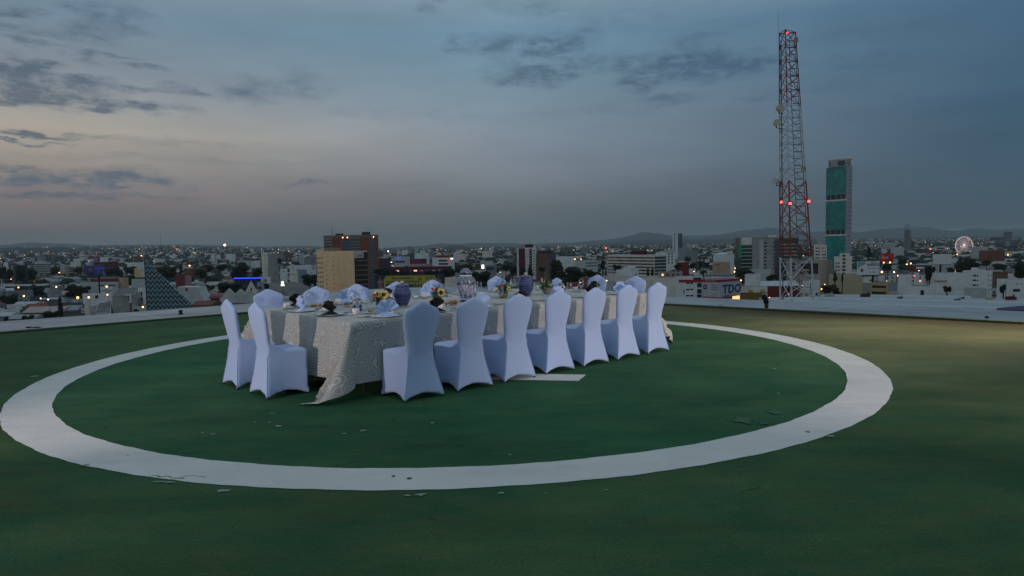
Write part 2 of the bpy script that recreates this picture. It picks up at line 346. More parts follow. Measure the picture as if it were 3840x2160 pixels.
# ------------------------------------------------------------------ corrugated roofs round the deck
def corr_mat(name, col, ang, pitch=.32, dirt=.3):
    t = NT(name); tc = t.n('ShaderNodeTexCoord').outputs['Object']; mp = t.n('ShaderNodeMapping'); mp.inputs['Rotation'].default_value = (0, 0, ang); t.l(tc, mp.inputs[0])
    sx = t.n('ShaderNodeSeparateXYZ'); t.l(mp.outputs[0], sx.inputs[0])
    s = t.math('SINE', t.math('MULTIPLY', sx.outputs[0], 2*pi/pitch)); a = t.noise(.35, 5, .6, tc, (1, 1, 1)); f = t.noise(6, 5, .65, tc)
    seam = t.math('LESS_THAN', t.math('FRACT', t.math('MULTIPLY', sx.outputs[1], 1/3.1)), .03)
    lap = t.math('LESS_THAN', t.math('FRACT', t.math('MULTIPLY', sx.outputs[0], 1/6.3)), .012)
    c = t.mix(t.rng(a, .3, .7), tuple(x*(1-dirt) for x in col), col); c = t.mix(t.rng(f, .45, .75, 0, .4), c, tuple(x*.72 for x in col))
    c = t.mix(t.math('MULTIPLY', t.math('MAXIMUM', seam, lap), .45), c, tuple(min(.8, x*1.6) for x in col))
    t.bump(t.math('MULTIPLY', s, 1), .8, .03); return t.out(c, .5, .4)
cmR = corr_mat('corrugated_blue', (.30, .36, .41), atan2(-RD.y, RD.x), .32, .5); cmL = corr_mat('corrugated_grey', (.36, .37, .41), -atan2(LD.y, LD.x), .32, .5)
def slope_roof(name, p, d, n, a, b, w0, w1, z0, z1, m_, zmid=None):
    mb = MB(); P = lambda t, w, z: (*(p+d*t+n*w), z)
    N = 12
    for i in range(N):
        f0, f1 = i/N, (i+1)/N; wa, wb = w0+(w1-w0)*f0, w0+(w1-w0)*f1
        za = z0+(z1-z0)*f0+(zmid or 0)*sin(pi*f0); zb = z0+(z1-z0)*f1+(zmid or 0)*sin(pi*f1)
        mb.add([P(a, wa, za), P(b, wa, za), P(b, wb, zb), P(a, wb, zb)], [(0, 1, 2, 3)])
    mb.add([P(a, w1, z1), P(b, w1, z1), P(b, w1, z1-2.5), P(a, w1, z1-2.5)], [(0, 1, 2, 3)])
    mb.add([P(a, w0, z0), P(b, w0, z0), P(b, w0, z0-2), P(a, w0, z0-2)], [(0, 1, 2, 3)])
    return mb.build(name, m_)
tag(slope_roof('metal_roof', CT, RD, NR, -12, 34, .17, 10.3, -.55, -.7, cmR, .12), 'pale blue corrugated metal roof running along the right edge of the green deck', 'roof')
tag(slope_roof('metal_roof', CT, -LD, NL, .0, 34, .17, 11.6, -.55, -.7, cmL, .1), 'pale grey corrugated metal roof running along the left edge of the green deck', 'roof')
# lower, farther roof on the right
m = MB(); z = -3.6; pts = [G(3030, 1150, z), G(3078, 1106, z), G(3640, 1113, z), G(3646, 1119, z), G(3900, 1121, z), G(4200, 1125, z), G(4200, 1330, z), G(3000, 1260, z)]
m.prism([(p.x, p.y) for p in pts][::-1], z-3, z)
o = m.build('metal_roof', corr_mat('corrugated_far', (.26, .32, .37), atan2(-RD.y, RD.x)+.1, 1.1)); tag(o, 'wide slate blue metal roof lying beyond the near roof at the right', 'roof')
ridg = mat('ridge_white', (.45, .48, .5), .6)
m = MB()
for ya, yb in ((1123, 1137), (1140, 1160), (1110, 1113)):
    a, b = G(3085 if ya > 1111 else 3080, ya-3, z+.02), G(3840 if ya > 1111 else 3640, yb, z+.02); m.tube(a, b, .10, n=5)
m.build('ridge_cap', ridg, o)
# purple banner lying on that roof
m = MB(); z2 = z+.05; a, b, c, d = G(3738, 1158, z2), G(3880, 1146, z2), G(3900, 1168, z2), G(3738, 1166, z2)
m.add([a, b, c, d, a+Vector((0, 0, .06)), b+Vector((0, 0, .06)), c+Vector((0, 0, .06)), d+Vector((0, 0, .06))], [(0, 1, 2, 3), (4, 5, 6, 7), (0, 1, 5, 4), (1, 2, 6, 5), (2, 3, 7, 6), (3, 0, 4, 7)])
tag(m.build('tarpaulin', mat('purple_cloth', (.022, .020, .07), .8)), 'dark purple tarpaulin lying on the slate blue roof at the right', 'tarpaulin')
for i, (px, py, s) in enumerate([(3110, 1112, .9), (3245, 1113, .9), (3375, 1119, .5), (3350, 1108, 1.0), (3790, 1124, .9), (3590, 1128, .5), (3710, 1124, .6), (3610, 1120, .35)]):
    p = G(px, py, z); s *= .5; m = MB(); m.box(-s*.8, s*.8, -s*.4, s*.4, 0, s*.5); m.box(-s*.6, s*.6, -s*.3, s*.3, s*.5, s*.62); m.tube((s*.5, 0, s*.62), (s*.5, 0, s*.95), .05)
    o = m.build('roof_unit', [mat('unit_grey%d' % (i % 3), [(.3, .29, .24), (.06, .02, .022), (.08, .09, .1)][i % 3], .7)], loc=p)
    tag(o, ['pale beige', 'dark red', 'dark grey'][i % 3]+' vent box on the slate blue roof, number %s from its left end' % ['one', 'three', 'five', 'four', 'eight', 'six', 'seven', 'two'][i], 'vent box', 'vent boxes on the slate blue roof')
# pipe vents and small litter on the near roofs
rust = mat('rusty_pipe', (.06, .03, .022), .8, .3, 20); bk = mat('soot_black', (.01, .01, .011), .8)
zt = -.6
p = G(2874, 1176, zt); r_ = empty('vent_pipe', p, 0, 'rusty bent vent pipe with a black cap on the blue roof before the mast', 'vent pipe')
m = MB(); m.tube((0, 0, -.1), (0, 0, .34), .055, n=10); m.build('pipe', rust, r_); m = MB(); m.smooth = True; m.tube((0, 0, .31), (-.05, 0, .47), .075, .07, 10); m.ball((-.07, 0, .48), .085, 8); m.build('cap', bk, r_)
for (px, py, s, lb) in [(678, 1184, .085, 'short sooty chimney stub on the grey roof behind the left deck edge'), (3700, 1205, .06, 'squat black roof vent on the blue roof at far right')]:
    p = G(px, py, zt); r_ = empty('roof_vent', p, 0, lb, 'roof vent'); m = MB(); m.lathe([(s*1.1, -.1), (s*.9, .05), (s*.6, .1), (s*.6, s*1.6), (s*.8, s*1.7), (s*.8, s*2.0), (.0, s*2.3)], 10); m.build('stack', bk, r_)
    m = MB(); m.box(-s*3, s*2.2, -s, s, -.02, .03); m.build('flashing', bk, r_)
for (px, py, lb) in [(2706, 1152, 'small pile of pale debris by the right deck kerb behind the chairs'), (3390, 1184, 'small pale bracket on the blue roof at the right deck kerb'), (127, 1234, 'dark scrap of cable on the grey roof at far left')]:
    p = G(px, py, -.57); m = MB()
    for k in range(6): x = -.15+.06*k; m.box(x-.06, x+.05, R.uniform(-.05, 0), .05, 0, R.uniform(.03, .07))
    tag(m.build('roof_scrap', mat('scrap_%d' % (px % 7), (.2, .18, .16) if px > 1000 else (.02, .02, .02), .8), loc=p), lb, 'scrap')
# ================================================================== CHAIRS
def interp(tab, z):
    if z <= tab[0][0]: return tab[0][1]
    for (a, b), (c, d) in zip(tab, tab[1:]):
        if z <= c: return b+(d-b)*(z-a)/(c-a)
    return tab[-1][1]
def fabric_mat(name, col, bumpy=.25):
    t = NT(name); tc = t.n('ShaderNodeTexCoord').outputs['Object']; f = t.noise(260, 3, .6, tc); w = t.noise(7, 5, .6, tc, (1, 1, .5)); a = t.noise(2.5, 3, .5, tc)
    c = t.mix(t.rng(f, .3, .7), tuple(x*.93 for x in col), tuple(min(1, x*1.05) for x in col)); c = t.mix(t.rng(a, .35, .65, 0, .25), c, tuple(x*.9 for x in col))
    t.bump(t.math('ADD', t.math('MULTIPLY', f, .25), w), bumpy, .012); t.b.inputs['Sheen Weight'].default_value = .25; return t.out(c, .75, .2)
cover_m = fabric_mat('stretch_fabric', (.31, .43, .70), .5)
def cover_mesh():
    m = MB(); NA = 40
    def outline(z, k):   # k: index round the outline
        wr = interp([(0, .24), (.06, .226), (.15, .202), (.3, .168), (.40, .152), (.46, .150)], z); wf = interp([(0, .238), (.1, .226), (.45, .214)], z)
        yr = interp([(0, -.005), (.1, .01), (.3, .04), (.46, .055)], z); yf = interp([(0, .455), (.1, .445), (.46, .45)], z)
        cs = [(-wr, yr), (wr, yr), (wf, yf), (-wf, yf)]; side = k//10; t = (k % 10)/10
        a, b = cs[side], cs[(side+1) % 4]; x = a[0]+(b[0]-a[0])*t; y = a[1]+(b[1]-a[1])*t
        s = sin(pi*t); pull = (.03*(1-z/.46) if side in (0, 2) else .035*(1-z/.46))*s
        if side == 0: y += pull*.6
        if side == 2: y -= pull
        if side == 1: x -= pull
        if side == 3: x += pull
        rc = .012  # soften corners
        return x, y, s
    zs = [0, .03, .06, .1, .15, .2, .26, .32, .38, .42, .455]
    for z in zs:
        for k in range(NA):
            x, y, s = outline(z, k); zz = z+(.058*s**.7)*(1-z/.455)
            m.v.append((x, y, max(zz, .002)))
    nz = len(zs)
    for sc, z in ((.93, .472), (.75, .483), (.4, .488), (0.0, .489)):
        for k in range(NA):
            x, y, s = outline(.455, k); cx, cy = 0, .25; m.v.append((cx+(x-cx)*sc, cy+(y-cy)*sc, z))
    rows = nz+4
    for j in range(rows-1):
        for k in range(NA):
            l = (k+1) % NA; m.f.append((j*NA+k, j*NA+l, (j+1)*NA+l, (j+1)*NA+k)); m.mi.append(0); m.sm.append(True)
    b = len(m.v); m.v.append((0, .22, .08))
    for k in range(NA): m.f.append((b, (k+1) % NA, k)); m.mi.append(0); m.sm.append(True)
    # back
    hw = [(.36, .135), (.45, .142), (.55, .160), (.65, .182), (.74, .199), (.81, .208), (.85, .207), (.874, .199), (.890, .181), (.903, .156), (.914, .128), (.926, .100), (.939, .074), (.952, .050), (.961, .030), (.967, .008)]
    lv = [(z, w) for z, w in hw]
    NB = 28
    for z, w in lv:
        yc = interp([(.36, .09), (.5, .082), (.7, .045), (.966, .005)], z); th = interp([(.36, .036), (.55, .036), (.85, .034), (.93, .026), (.966, .006)], z)
        for k in range(NB):
            a = 2*pi*k/NB; c, s_ = cos(a), sin(a); ex = .5
            x = w*(abs(c)**ex)*(1 if c > 0 else -1); y = th*(abs(s_)**.75)*(1 if s_ > 0 else -1); m.v.append((x, yc+y, z))
    o = b+1
    for j in range(len(lv)-1):
        for k in range(NB):
            l = (k+1) % NB; m.f.append((o+j*NB+k, o+j*NB+l, o+(j+1)*NB+l, o+(j+1)*NB+k)); m.mi.append(0); m.sm.append(True)
    m.f.append(tuple(o+k for k in range(NB-1, -1, -1))); m.f.append(tuple(o+(len(lv)-1)*NB+k for k in range(NB))); m.mi += [0, 0]; m.sm += [True, True]
    # stretched gusset between back and seat on each side
    for s in (-1, 1):
        m.add([(s*.152, .06, .42), (s*.158, .06, .56), (s*.175, .24, .462), (s*.175, .24, .42), (s*.130, .06, .42), (s*.135, .06, .56), (s*.15, .24, .462), (s*.15, .24, .42)],
              [(0, 1, 2, 3), (7, 6, 5, 4), (0, 4, 5, 1), (1, 5, 6, 2), (2, 6, 7, 3), (3, 7, 4, 0)])
    ob = m.build('tmp', cover_m)
    r = ob.modifiers.new('r', 'REMESH'); r.mode = 'VOXEL'; r.voxel_size = .0115; r.use_smooth_shade = True
    s = ob.modifiers.new('s', 'SMOOTH'); s.factor = .5; s.iterations = 5
    bpy.context.view_layer.update()
    me = bpy.data.meshes.new_from_object(ob.evaluated_get(bpy.context.evaluated_depsgraph_get())); bpy.data.objects.remove(ob)
    me.name = 'cover'
    for p in me.polygons: p.use_smooth = True
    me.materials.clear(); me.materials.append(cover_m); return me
COVER = cover_mesh()
UV0 = Vector((-.875, 6.56, 0)); TH = atan2(.668, .744); U_ = Vector((cos(TH), sin(TH), 0)); V_ = Vector((-sin(TH), cos(TH), 0))
def T(u, v, z=0): return UV0+U_*u+V_*v+Vector((0, 0, z))
chair0 = empty('banquet_chair', (0, 0, 0), 0, 'x', 'chair')
link('cover', COVER, chair0)
sm_ = MB(); sm_.smooth = True; WR = [(0, .24), (.06, .226), (.15, .202), (.3, .168), (.40, .152), (.46, .150)]; YR = [(0, -.005), (.1, .01), (.3, .04), (.46, .055)]
for s_ in (-1, 1):
    pr = None; sm_ = MB(); sm_.smooth = True
    for i in range(15):
        z = .03+i*.028; p = (s_*(interp(WR, z)-.004), interp(YR, z)+.001, z)
        if pr: sm_.tube(pr, p, .0028, n=5)
        pr = p
    sm_.build('seam', MATS.get('seam_fabric') or fabric_mat('seam_fabric', (.26, .37, .62)), chair0)
m = MB()
ftm = MB(); ftm.tube((0, 0, 0), (0, 0, .03), .012, n=8); ft = ftm.build('foot', bk, chair0, (-.222, .012, 0))
for x, y in ((.222, .012), (.218, .435), (-.218, .435)): link('foot', ft.data, chair0, (x, y, 0))
ordn = ['first', 'second', 'third', 'fourth', 'fifth', 'sixth', 'seventh']
first = True
def chair(u, v, rz, lb, grp):
    global first
    rz += TH+radians(R.uniform(-2.5, 2.5))
    if first:
        first = False; chair0.location = T(u, v); chair0.rotation_euler[2] = rz; chair0['label'] = lb; chair0['group'] = grp; return chair0
    return dup(chair0, T(u, v), rz, lb, grp)
nearl = ['nearest the camera, beside the loose tablecloth corner']+['back to camera, %s from the loose tablecloth corner' % x for x in ('second', 'third', 'fourth', 'fifth', 'sixth')]+['back to camera, rightmost of the row']
for k in range(7): chair(.64*k, 0, 0, 'white chair in the near row, '+nearl[k], 'white covered chairs along the near side of the table')
us = (-.1, .59, 1.23, 1.92, 2.6, 3.28, 3.96)
farl = ['leftmost, behind the left table end', 'second from the left, before the cream tower', 'third from left, before the dark banded tower side', 'fourth from the left, behind the lattice-patterned jar', 'fifth from the left, before the yellow banner', 'sixth from left, mostly hidden by the tallest jar', 'seventh from the left, right of the tall lidded jar']
for k in range(7): chair(us[k], 3.52, pi, 'white chair in the far row, '+farl[k], 'white covered chairs along the far side of the table')
chair(-1.12, 1.35, -pi/2, 'white covered chair in side view at the left end, the nearer of two', 'white covered chairs at the left end of the table')
chair(-1.15, 2.07, -pi/2, 'white covered chair in side view at the left end, the outer left of two', 'white covered chairs at the left end of the table')
chair(5.12, 1.36, pi/2, 'white covered chair at the right end of the table, the right one of two', 'white covered chairs at the right end of the table')
chair(5.12, 2.18, pi/2, 'white covered chair at the right end of the table, the left one of two', 'white covered chairs at the right end of the table')
# ================================================================== TABLE + CLOTHS
AH, BH, UC, VC = 2.4, 1.225, 1.9, 1.725
tb = empty('banquet_table', T(0, 0), TH, 'long banquet table standing hidden under the patterned cloth', 'table')
m = MB(); m.box(UC-AH+.02, UC+AH-.02, VC-BH+.02, VC+BH-.02, .715, .745); m.build('tabletop', mat('plywood', (.12, .08, .05)), tb)
lgm = MB(); lgm.tube((0, 0, 0), (0, 0, .715), .018, n=8); lg = None
for x in (-2.15, -.75, .75, 2.15):
    for y in (-1.0, 1.0):
        if lg is None: lg = lgm.build('leg', bk, tb, (UC+x, VC+y, 0))
        else: link('leg', lg.data, tb, (UC+x, VC+y, 0))
def cloth(name, m_, over, ztop, inner):
    st = .035; na = int((AH+over)*2/st); nb = int((BH+over)*2/st); vs = []; uvs = []
    def fold(s, ph): return .5*sin(s*8.3+ph)+.3*sin(s*15.7+2*ph+1)+.25*sin(s*27+ph*3)
    for j in range(nb+1):
        b = -(BH+over)+2*(BH+over)*j/nb
        for i in range(na+1):
            a = -(AH+over)+2*(AH+over)*i/na; sa = 1 if a > 0 else -1; sb = 1 if b > 0 else -1
            da, db = max(0, abs(a)-AH), max(0, abs(b)-BH); mx_ = max(da, db); d = mx_ if inner else mx_+(hypot(da, db)-mx_)*(min(da, db)/max(mx_, 1e-6))**.35
            if d < 1e-6: x, y, z = a, b, ztop
            else:
                th = atan2(db, da); t = min(1, d/.66)
                endw = cos(th)**2     # 1 on the short ends, 0 on the long sides
                fl = (.075*endw+.02*(1-endw)); am = (.060*endw+.020*(1-endw))
                s = (b if endw > .5 else a); f = fold(b*endw+a*(1-endw), 1.3*sa+.7*sb)
                o = .012+fl*t+am*t**1.3*f
                cn = sin(2*th)**1.5 if 0 < th < pi/2 and not inner else 0
                d *= 1+(.16*cn if sa < 0 and sb < 0 else 0); o += cn*d*.36+cn*t*.03*sin(th*14)
                o = max(.004, min(o, d*.97)); o *= (.55 if inner else 1)
                z = ztop-(sqrt(max(1e-6, d*d-o*o))-.004*(1-t)); rad = o
                if z < .014:
                    rad += (.014-z)*.95; z = .014+.012*abs(sin(th*9))
                dx, dy = cos(th)*sa, sin(th)*sb
                if sa < 0 and sb < 0 and not inner:      # the near left corner is swept round to the table's end
                    r_ = -radians(60)*cn*t**.8; dx, dy = dx*cos(r_)-dy*sin(r_), dx*sin(r_)+dy*cos(r_)
                x = sa*min(abs(a), AH)+dx*rad; y = sb*min(abs(b), BH)+dy*rad
            vs.append((UC+x, VC+y, z)); uvs.append((a, b))
    fs = [(j*(na+1)+i, j*(na+1)+i+1, (j+1)*(na+1)+i+1, (j+1)*(na+1)+i) for j in range(nb) for i in range(na)]
    me = bpy.data.meshes.new(name); me.from_pydata(vs, [], fs); me.materials.append(m_); uv = me.uv_layers.new(name='flat')
    for l in me.loops: uv.data[l.index].uv = uvs[l.vertex_index]
    for p in me.polygons: p.use_smooth = True
    o = link(name, me, None, T(0, 0), TH); return o
def cloth_mat():
    t = NT('swirl_damask'); uv = t.n('ShaderNodeTexCoord').outputs['UV']
    nz = t.n('ShaderNodeTexNoise'); nz.inputs['Scale'].default_value = 3.2; nz.inputs['Detail'].default_value = 1.5; t.l(uv, nz.inputs[0])
    wv = t.n('ShaderNodeVectorMath', operation='MULTIPLY_ADD'); t.l(nz.outputs['Color'], wv.inputs[0]); wv.inputs[1].default_value = (.22, .22, 0); t.l(uv, wv.inputs[2])
    vo = t.n('ShaderNodeTexVoronoi', feature='SMOOTH_F1'); vo.inputs['Scale'].default_value = 5.2; vo.inputs['Smoothness'].default_value = .35; t.l(wv.outputs[0], vo.inputs[0])
    s = t.math('SINE', t.math('MULTIPLY', vo.outputs['Distance'], 80)); k = t.rng(s, .25, .8)
    f = t.noise(300, 2, .6, uv)
    c = t.mix(k, (.24, .27, .285), (.42, .45, .45)); c = t.mix(t.rng(f, .3, .7, 0, .15), c, (.2, .2, .2))
    t.bump(t.math('ADD', k, t.math('MULTIPLY', f, .2)), .5, .004); t.b.inputs['Sheen Weight'].default_value = .15; return t.out(c, t.rng(k, 0, 1, .5, .7), .3)
tag(cloth('tablecloth', cloth_mat(), .61, .765, 0), 'cream and grey tablecloth with swirling line pattern draped over the long table', 'tablecloth')
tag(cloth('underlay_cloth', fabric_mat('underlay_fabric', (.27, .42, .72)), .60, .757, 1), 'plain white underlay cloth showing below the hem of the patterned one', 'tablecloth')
# ================================================================== TABLEWARE
ZT = .768
def pottery(name, fn, rough=.14):
    t = NT(name); tc = t.n('ShaderNodeTexCoord').outputs['Object']; sx = t.n('ShaderNodeSeparateXYZ'); t.l(tc, sx.inputs[0])
    an = t.math('ARCTAN2', sx.outputs[1], sx.outputs[0]); c = fn(t, tc, an, sx.outputs[2]); t.b.inputs['Coat Weight'].default_value = .15; t.b.inputs['Coat Roughness'].default_value = .05; return t.out(c, rough, .35)
NAVY = (.008, .012, .055); COB = (.008, .016, .085); WHT = (.48, .50, .54)
def lattice(t, tc, an, z, n=10, kz=78, th=.55):
    p = t.math('SINE', t.math('ADD', t.math('MULTIPLY', an, n/2), t.math('MULTIPLY', z, kz/2))); q = t.math('SINE', t.math('SUBTRACT', t.math('MULTIPLY', an, n/2), t.math('MULTIPLY', z, kz/2)))
    pq = t.math('ABSOLUTE', t.math('MULTIPLY', p, q)); ln = t.rng(pq, .02, .12, 1, 0)     # diamond outline
    core = t.rng(pq, .55, .7); rim = t.math('MULTIPLY', t.rng(pq, .28, .36), t.rng(pq, .48, .54, 1, 0))
    w = t.noise(60, 3, .6, tc)
    c = t.mix(t.math('MULTIPLY', rim, t.rng(w, .3, .6)), COB, (.28, .34, .50)); c = t.mix(core, c, (.014, .022, .12)); c = t.mix(ln, c, NAVY); return c
def scroll(t, tc, an, z):
    v = t.n('ShaderNodeCombineXYZ'); t.l(t.math('MULTIPLY', an, .13), v.inputs[0]); t.l(z, v.inputs[1])
    nz = t.n('ShaderNodeTexNoise'); nz.inputs['Scale'].default_value = 9; nz.inputs['Detail'].default_value = 1; t.l(tc, nz.inputs[0])
    s = t.math('SINE', t.math('MULTIPLY', t.noise(14, 2, .5, tc, None, 1.2), 60)); f = t.noise(120, 2, .6, tc)
    k1 = t.rng(s, .1, .5); top = t.mix(k1, (.010, .022, .075), (.24, .30, .36))
    low = t.mix(t.rng(f, .42, .56), WHT, (.05, .08, .22))
    # pointed lobes on the lower half
    lob = t.math('MULTIPLY', t.math('ABSOLUTE', t.math('SINE', t.math('MULTIPLY', an, 2.0))), .11)
    e = t.math('SUBTRACT', z, t.math('ADD', lob, .115)); low = t.mix(t.rng(t.math('ABSOLUTE', e), .003, .006, 1, 0), low, NAVY)
    lob2 = t.math('MULTIPLY', t.math('ABSOLUTE', t.math('COSINE', t.math('MULTIPLY', an, 4.0))), .05); e2 = t.math('SUBTRACT', z, t.math('ADD', lob2, .06))
    blue = t.mix(t.rng(t.noise(90, 2, .5, tc), .45, .6), (.02, .04, .16), (.18, .22, .36))
    low = t.mix(t.math('MULTIPLY', t.math('LESS_THAN', e2, 0), t.math('GREATER_THAN', z, .05)), low, blue)
    c = t.mix(t.math('GREATER_THAN', z, .235), low, top)
    for z0, z1, cc in ((.228, .2325, NAVY), (.2345, .2365, NAVY), (.333, .352, WHT), (.012, .02, NAVY), (0, .012, NAVY), (.352, .375, NAVY)):
        c = t.mix(t.math('MULTIPLY', t.math('GREATER_THAN', z, z0), t.math('LESS_THAN', z, z1)), c, cc)
    return c
def bold(t, tc, an, z):
    p = t.math('SINE', t.math('MULTIPLY', an, 5)); q = t.math('SINE', t.math('MULTIPLY', z, 85)); w = t.noise(75, 2, .5, tc)
    c = t.mix(t.rng(t.math('ADD', t.math('MULTIPLY', p, q), t.math('MULTIPLY', w, 1.6)), .55, .7), NAVY, (.36, .40, .42))
    return t.mix(t.rng(t.math('MULTIPLY', t.math('ABSOLUTE', p), t.rng(z, .02, .09, 1, 0)), .5, .6), c, (.02, .05, .24))
lat1 = pottery('lattice_glaze', lattice); lat2 = pottery('lattice_glaze_light', lambda t, tc, an, z: lattice(t, tc, an, z, 12, 90)); scr = pottery('scroll_glaze', scroll); bld_ = pottery('bold_glaze', bold)
creamg = mat('cream_glaze', (.42, .40, .32), .2, .05, spec=.5); navyg = mat('navy_glaze', NAVY, .15, 0, spec=.6)
def lth(name, prof, mt, parent, n=40, lobes=None):
    m = MB(); m.smooth = True; m.lathe(prof, n, lobes=lobes); return m.build(name, mt, parent)
# tall lidded jar
v1 = empty('ginger_jar', T(1.75, 1.55, ZT), 0, 'tallest blue and white lidded jar with scroll painting, at the middle of the table', 'jar')
lth('body', [(.0, 0), (.073, 0), (.076, .006), (.074, .02), (.080, .07), (.098, .13), (.119, .185), (.131, .225), (.134, .25), (.130, .275), (.116, .303), (.093, .325), (.079, .335), (.078, .352), (.0, .352)], scr, v1, 48)
lth('lid', [(.083, .350), (.084, .356), (.084, .366), (.072, .372), (.068, .39), (.060, .41), (.043, .428), (.022, .438), (0, .441)], scr, v1, 48)
v2 = empty('lidded_jar', T(.8, 1.6, ZT), 0, 'deep blue lidded jar with pale diamond lattice, left of the tallest jar', 'jar', 'two diamond-patterned jars')
pb = [(0, 0), (.062, 0), (.064, .01), (.061, .016), (.078, .05), (.095, .09), (.106, .125), (.110, .150), (.112, .153), (.110, .157), (.100, .19), (.088, .22), (.080, .243), (.080, .25), (0, .25)]
lth('body', pb, lat1, v2); lth('lid', [(.084, .249), (.086, .256), (.078, .266), (.052, .276), (.026, .282), (0, .283)], lat1, v2)
lth('knob', [(.022, .281), (.022, .301), (.026, .303), (.027, .312), (.0, .313)], creamg, v2, 16); lth('foot', [(.066, -.001), (.067, .008), (.064, .010)], creamg, v2)
v3 = empty('lidded_jar', T(2.88, 1.6, ZT), 0, 'lighter cobalt lidded jar with diamond lattice, right of the tallest jar', 'jar', 'two diamond-patterned jars')
s3 = 1.06
lth('body', [(r*s3, z*s3) for r, z in pb], lat2, v3); lth('lid', [(r*s3, z*s3) for r, z in [(.084, .249), (.086, .256), (.078, .266), (.052, .276), (.026, .282), (0, .283)]], lat2, v3)
lth('knob', [(.024, .298), (.022, .316), (.027, .320), (.028, .332), (.0, .333)], creamg, v3, 16)
for (u, lb) in ((.16, 'small squat blue and white jar near the left end of the table'), (3.58, 'small squat blue and white jar near the right end of the table')):
    j = empty('small_jar', T(u, 1.57, ZT), .3, lb, 'jar', 'two small squat jars')
    lth('body', [(0, 0), (.055, 0), (.056, .008), (.056, .098), (.054, .104), (.040, .112), (.038, .118), (0, .118)], bld_, j, 24); lth('lid', [(.038, .117), (.040, .128), (.044, .134), (.044, .142), (0, .147)], mat('grey_glaze', (.16, .19, .2), .2, .1, spec=.6), j, 24)
# flower arrangements
petal_y = mat('petal_yellow', (.60, .56, .25), .6, .15, 30); petal_p = mat('petal_pink', (.62, .12, .13), .6, .15, 30); seed = mat('seed_brown', (.022, .012, .007), .8, .4, 60)
leafm = mat('leaf_green', (.03, .07, .02), .6, .4, 12); leafl = mat('leaf_light', (.14, .19, .045), .6, .35, 14); leafb = mat('leaf_blue_green', (.025, .07, .05), .6, .3, 12); potm = mat('hessian_pot', (.30, .26, .18), .9, .3, 50); fill = mat('small_yellow_flower', (.40, .34, .08), .7, .3, 40)
def petals(mb, c, nrm, r, n, w, inner, cup=.15):
    nrm = Vector(nrm).normalized(); a = nrm.orthogonal().normalized(); b = nrm.cross(a)
    for i in range(n):
        t = 2*pi*i/n+R.uniform(-.1, .1); d = a*cos(t)+b*sin(t); e = nrm.cross(d); rr = r*R.uniform(.86, 1.08); up = nrm*(rr*cup*R.uniform(.4, 1.6))
        p0, p1, p2 = c+d*inner, c+d*(rr*.62)+up, c+d*rr+up*.6
        mb.add([p0-e*w*.3, p0+e*w*.3, p1+e*w*.5, p2, p1-e*w*.5], [(0, 1, 2, 3, 4)])
def leafblade(mb, p, d, l, w, droop=.3):
    p = Vector(p); d = Vector(d).normalized(); e = d.cross(Vector((0, 0, 1)));
    if e.length < .1: e = Vector((1, 0, 0))
    e.normalize(); pr = None; N = 5
    for i in range(N+1):
        t = i/N; q = p+d*l*t-Vector((0, 0, droop*l*t*t)); ww = w*sin(pi*min(.97, t*.9+.08)); cur = (q-e*ww, q+e*ww)
        if pr: mb.add([pr[0], pr[1], cur[1], cur[0]], [(0, 1, 2, 3)])
        pr = cur
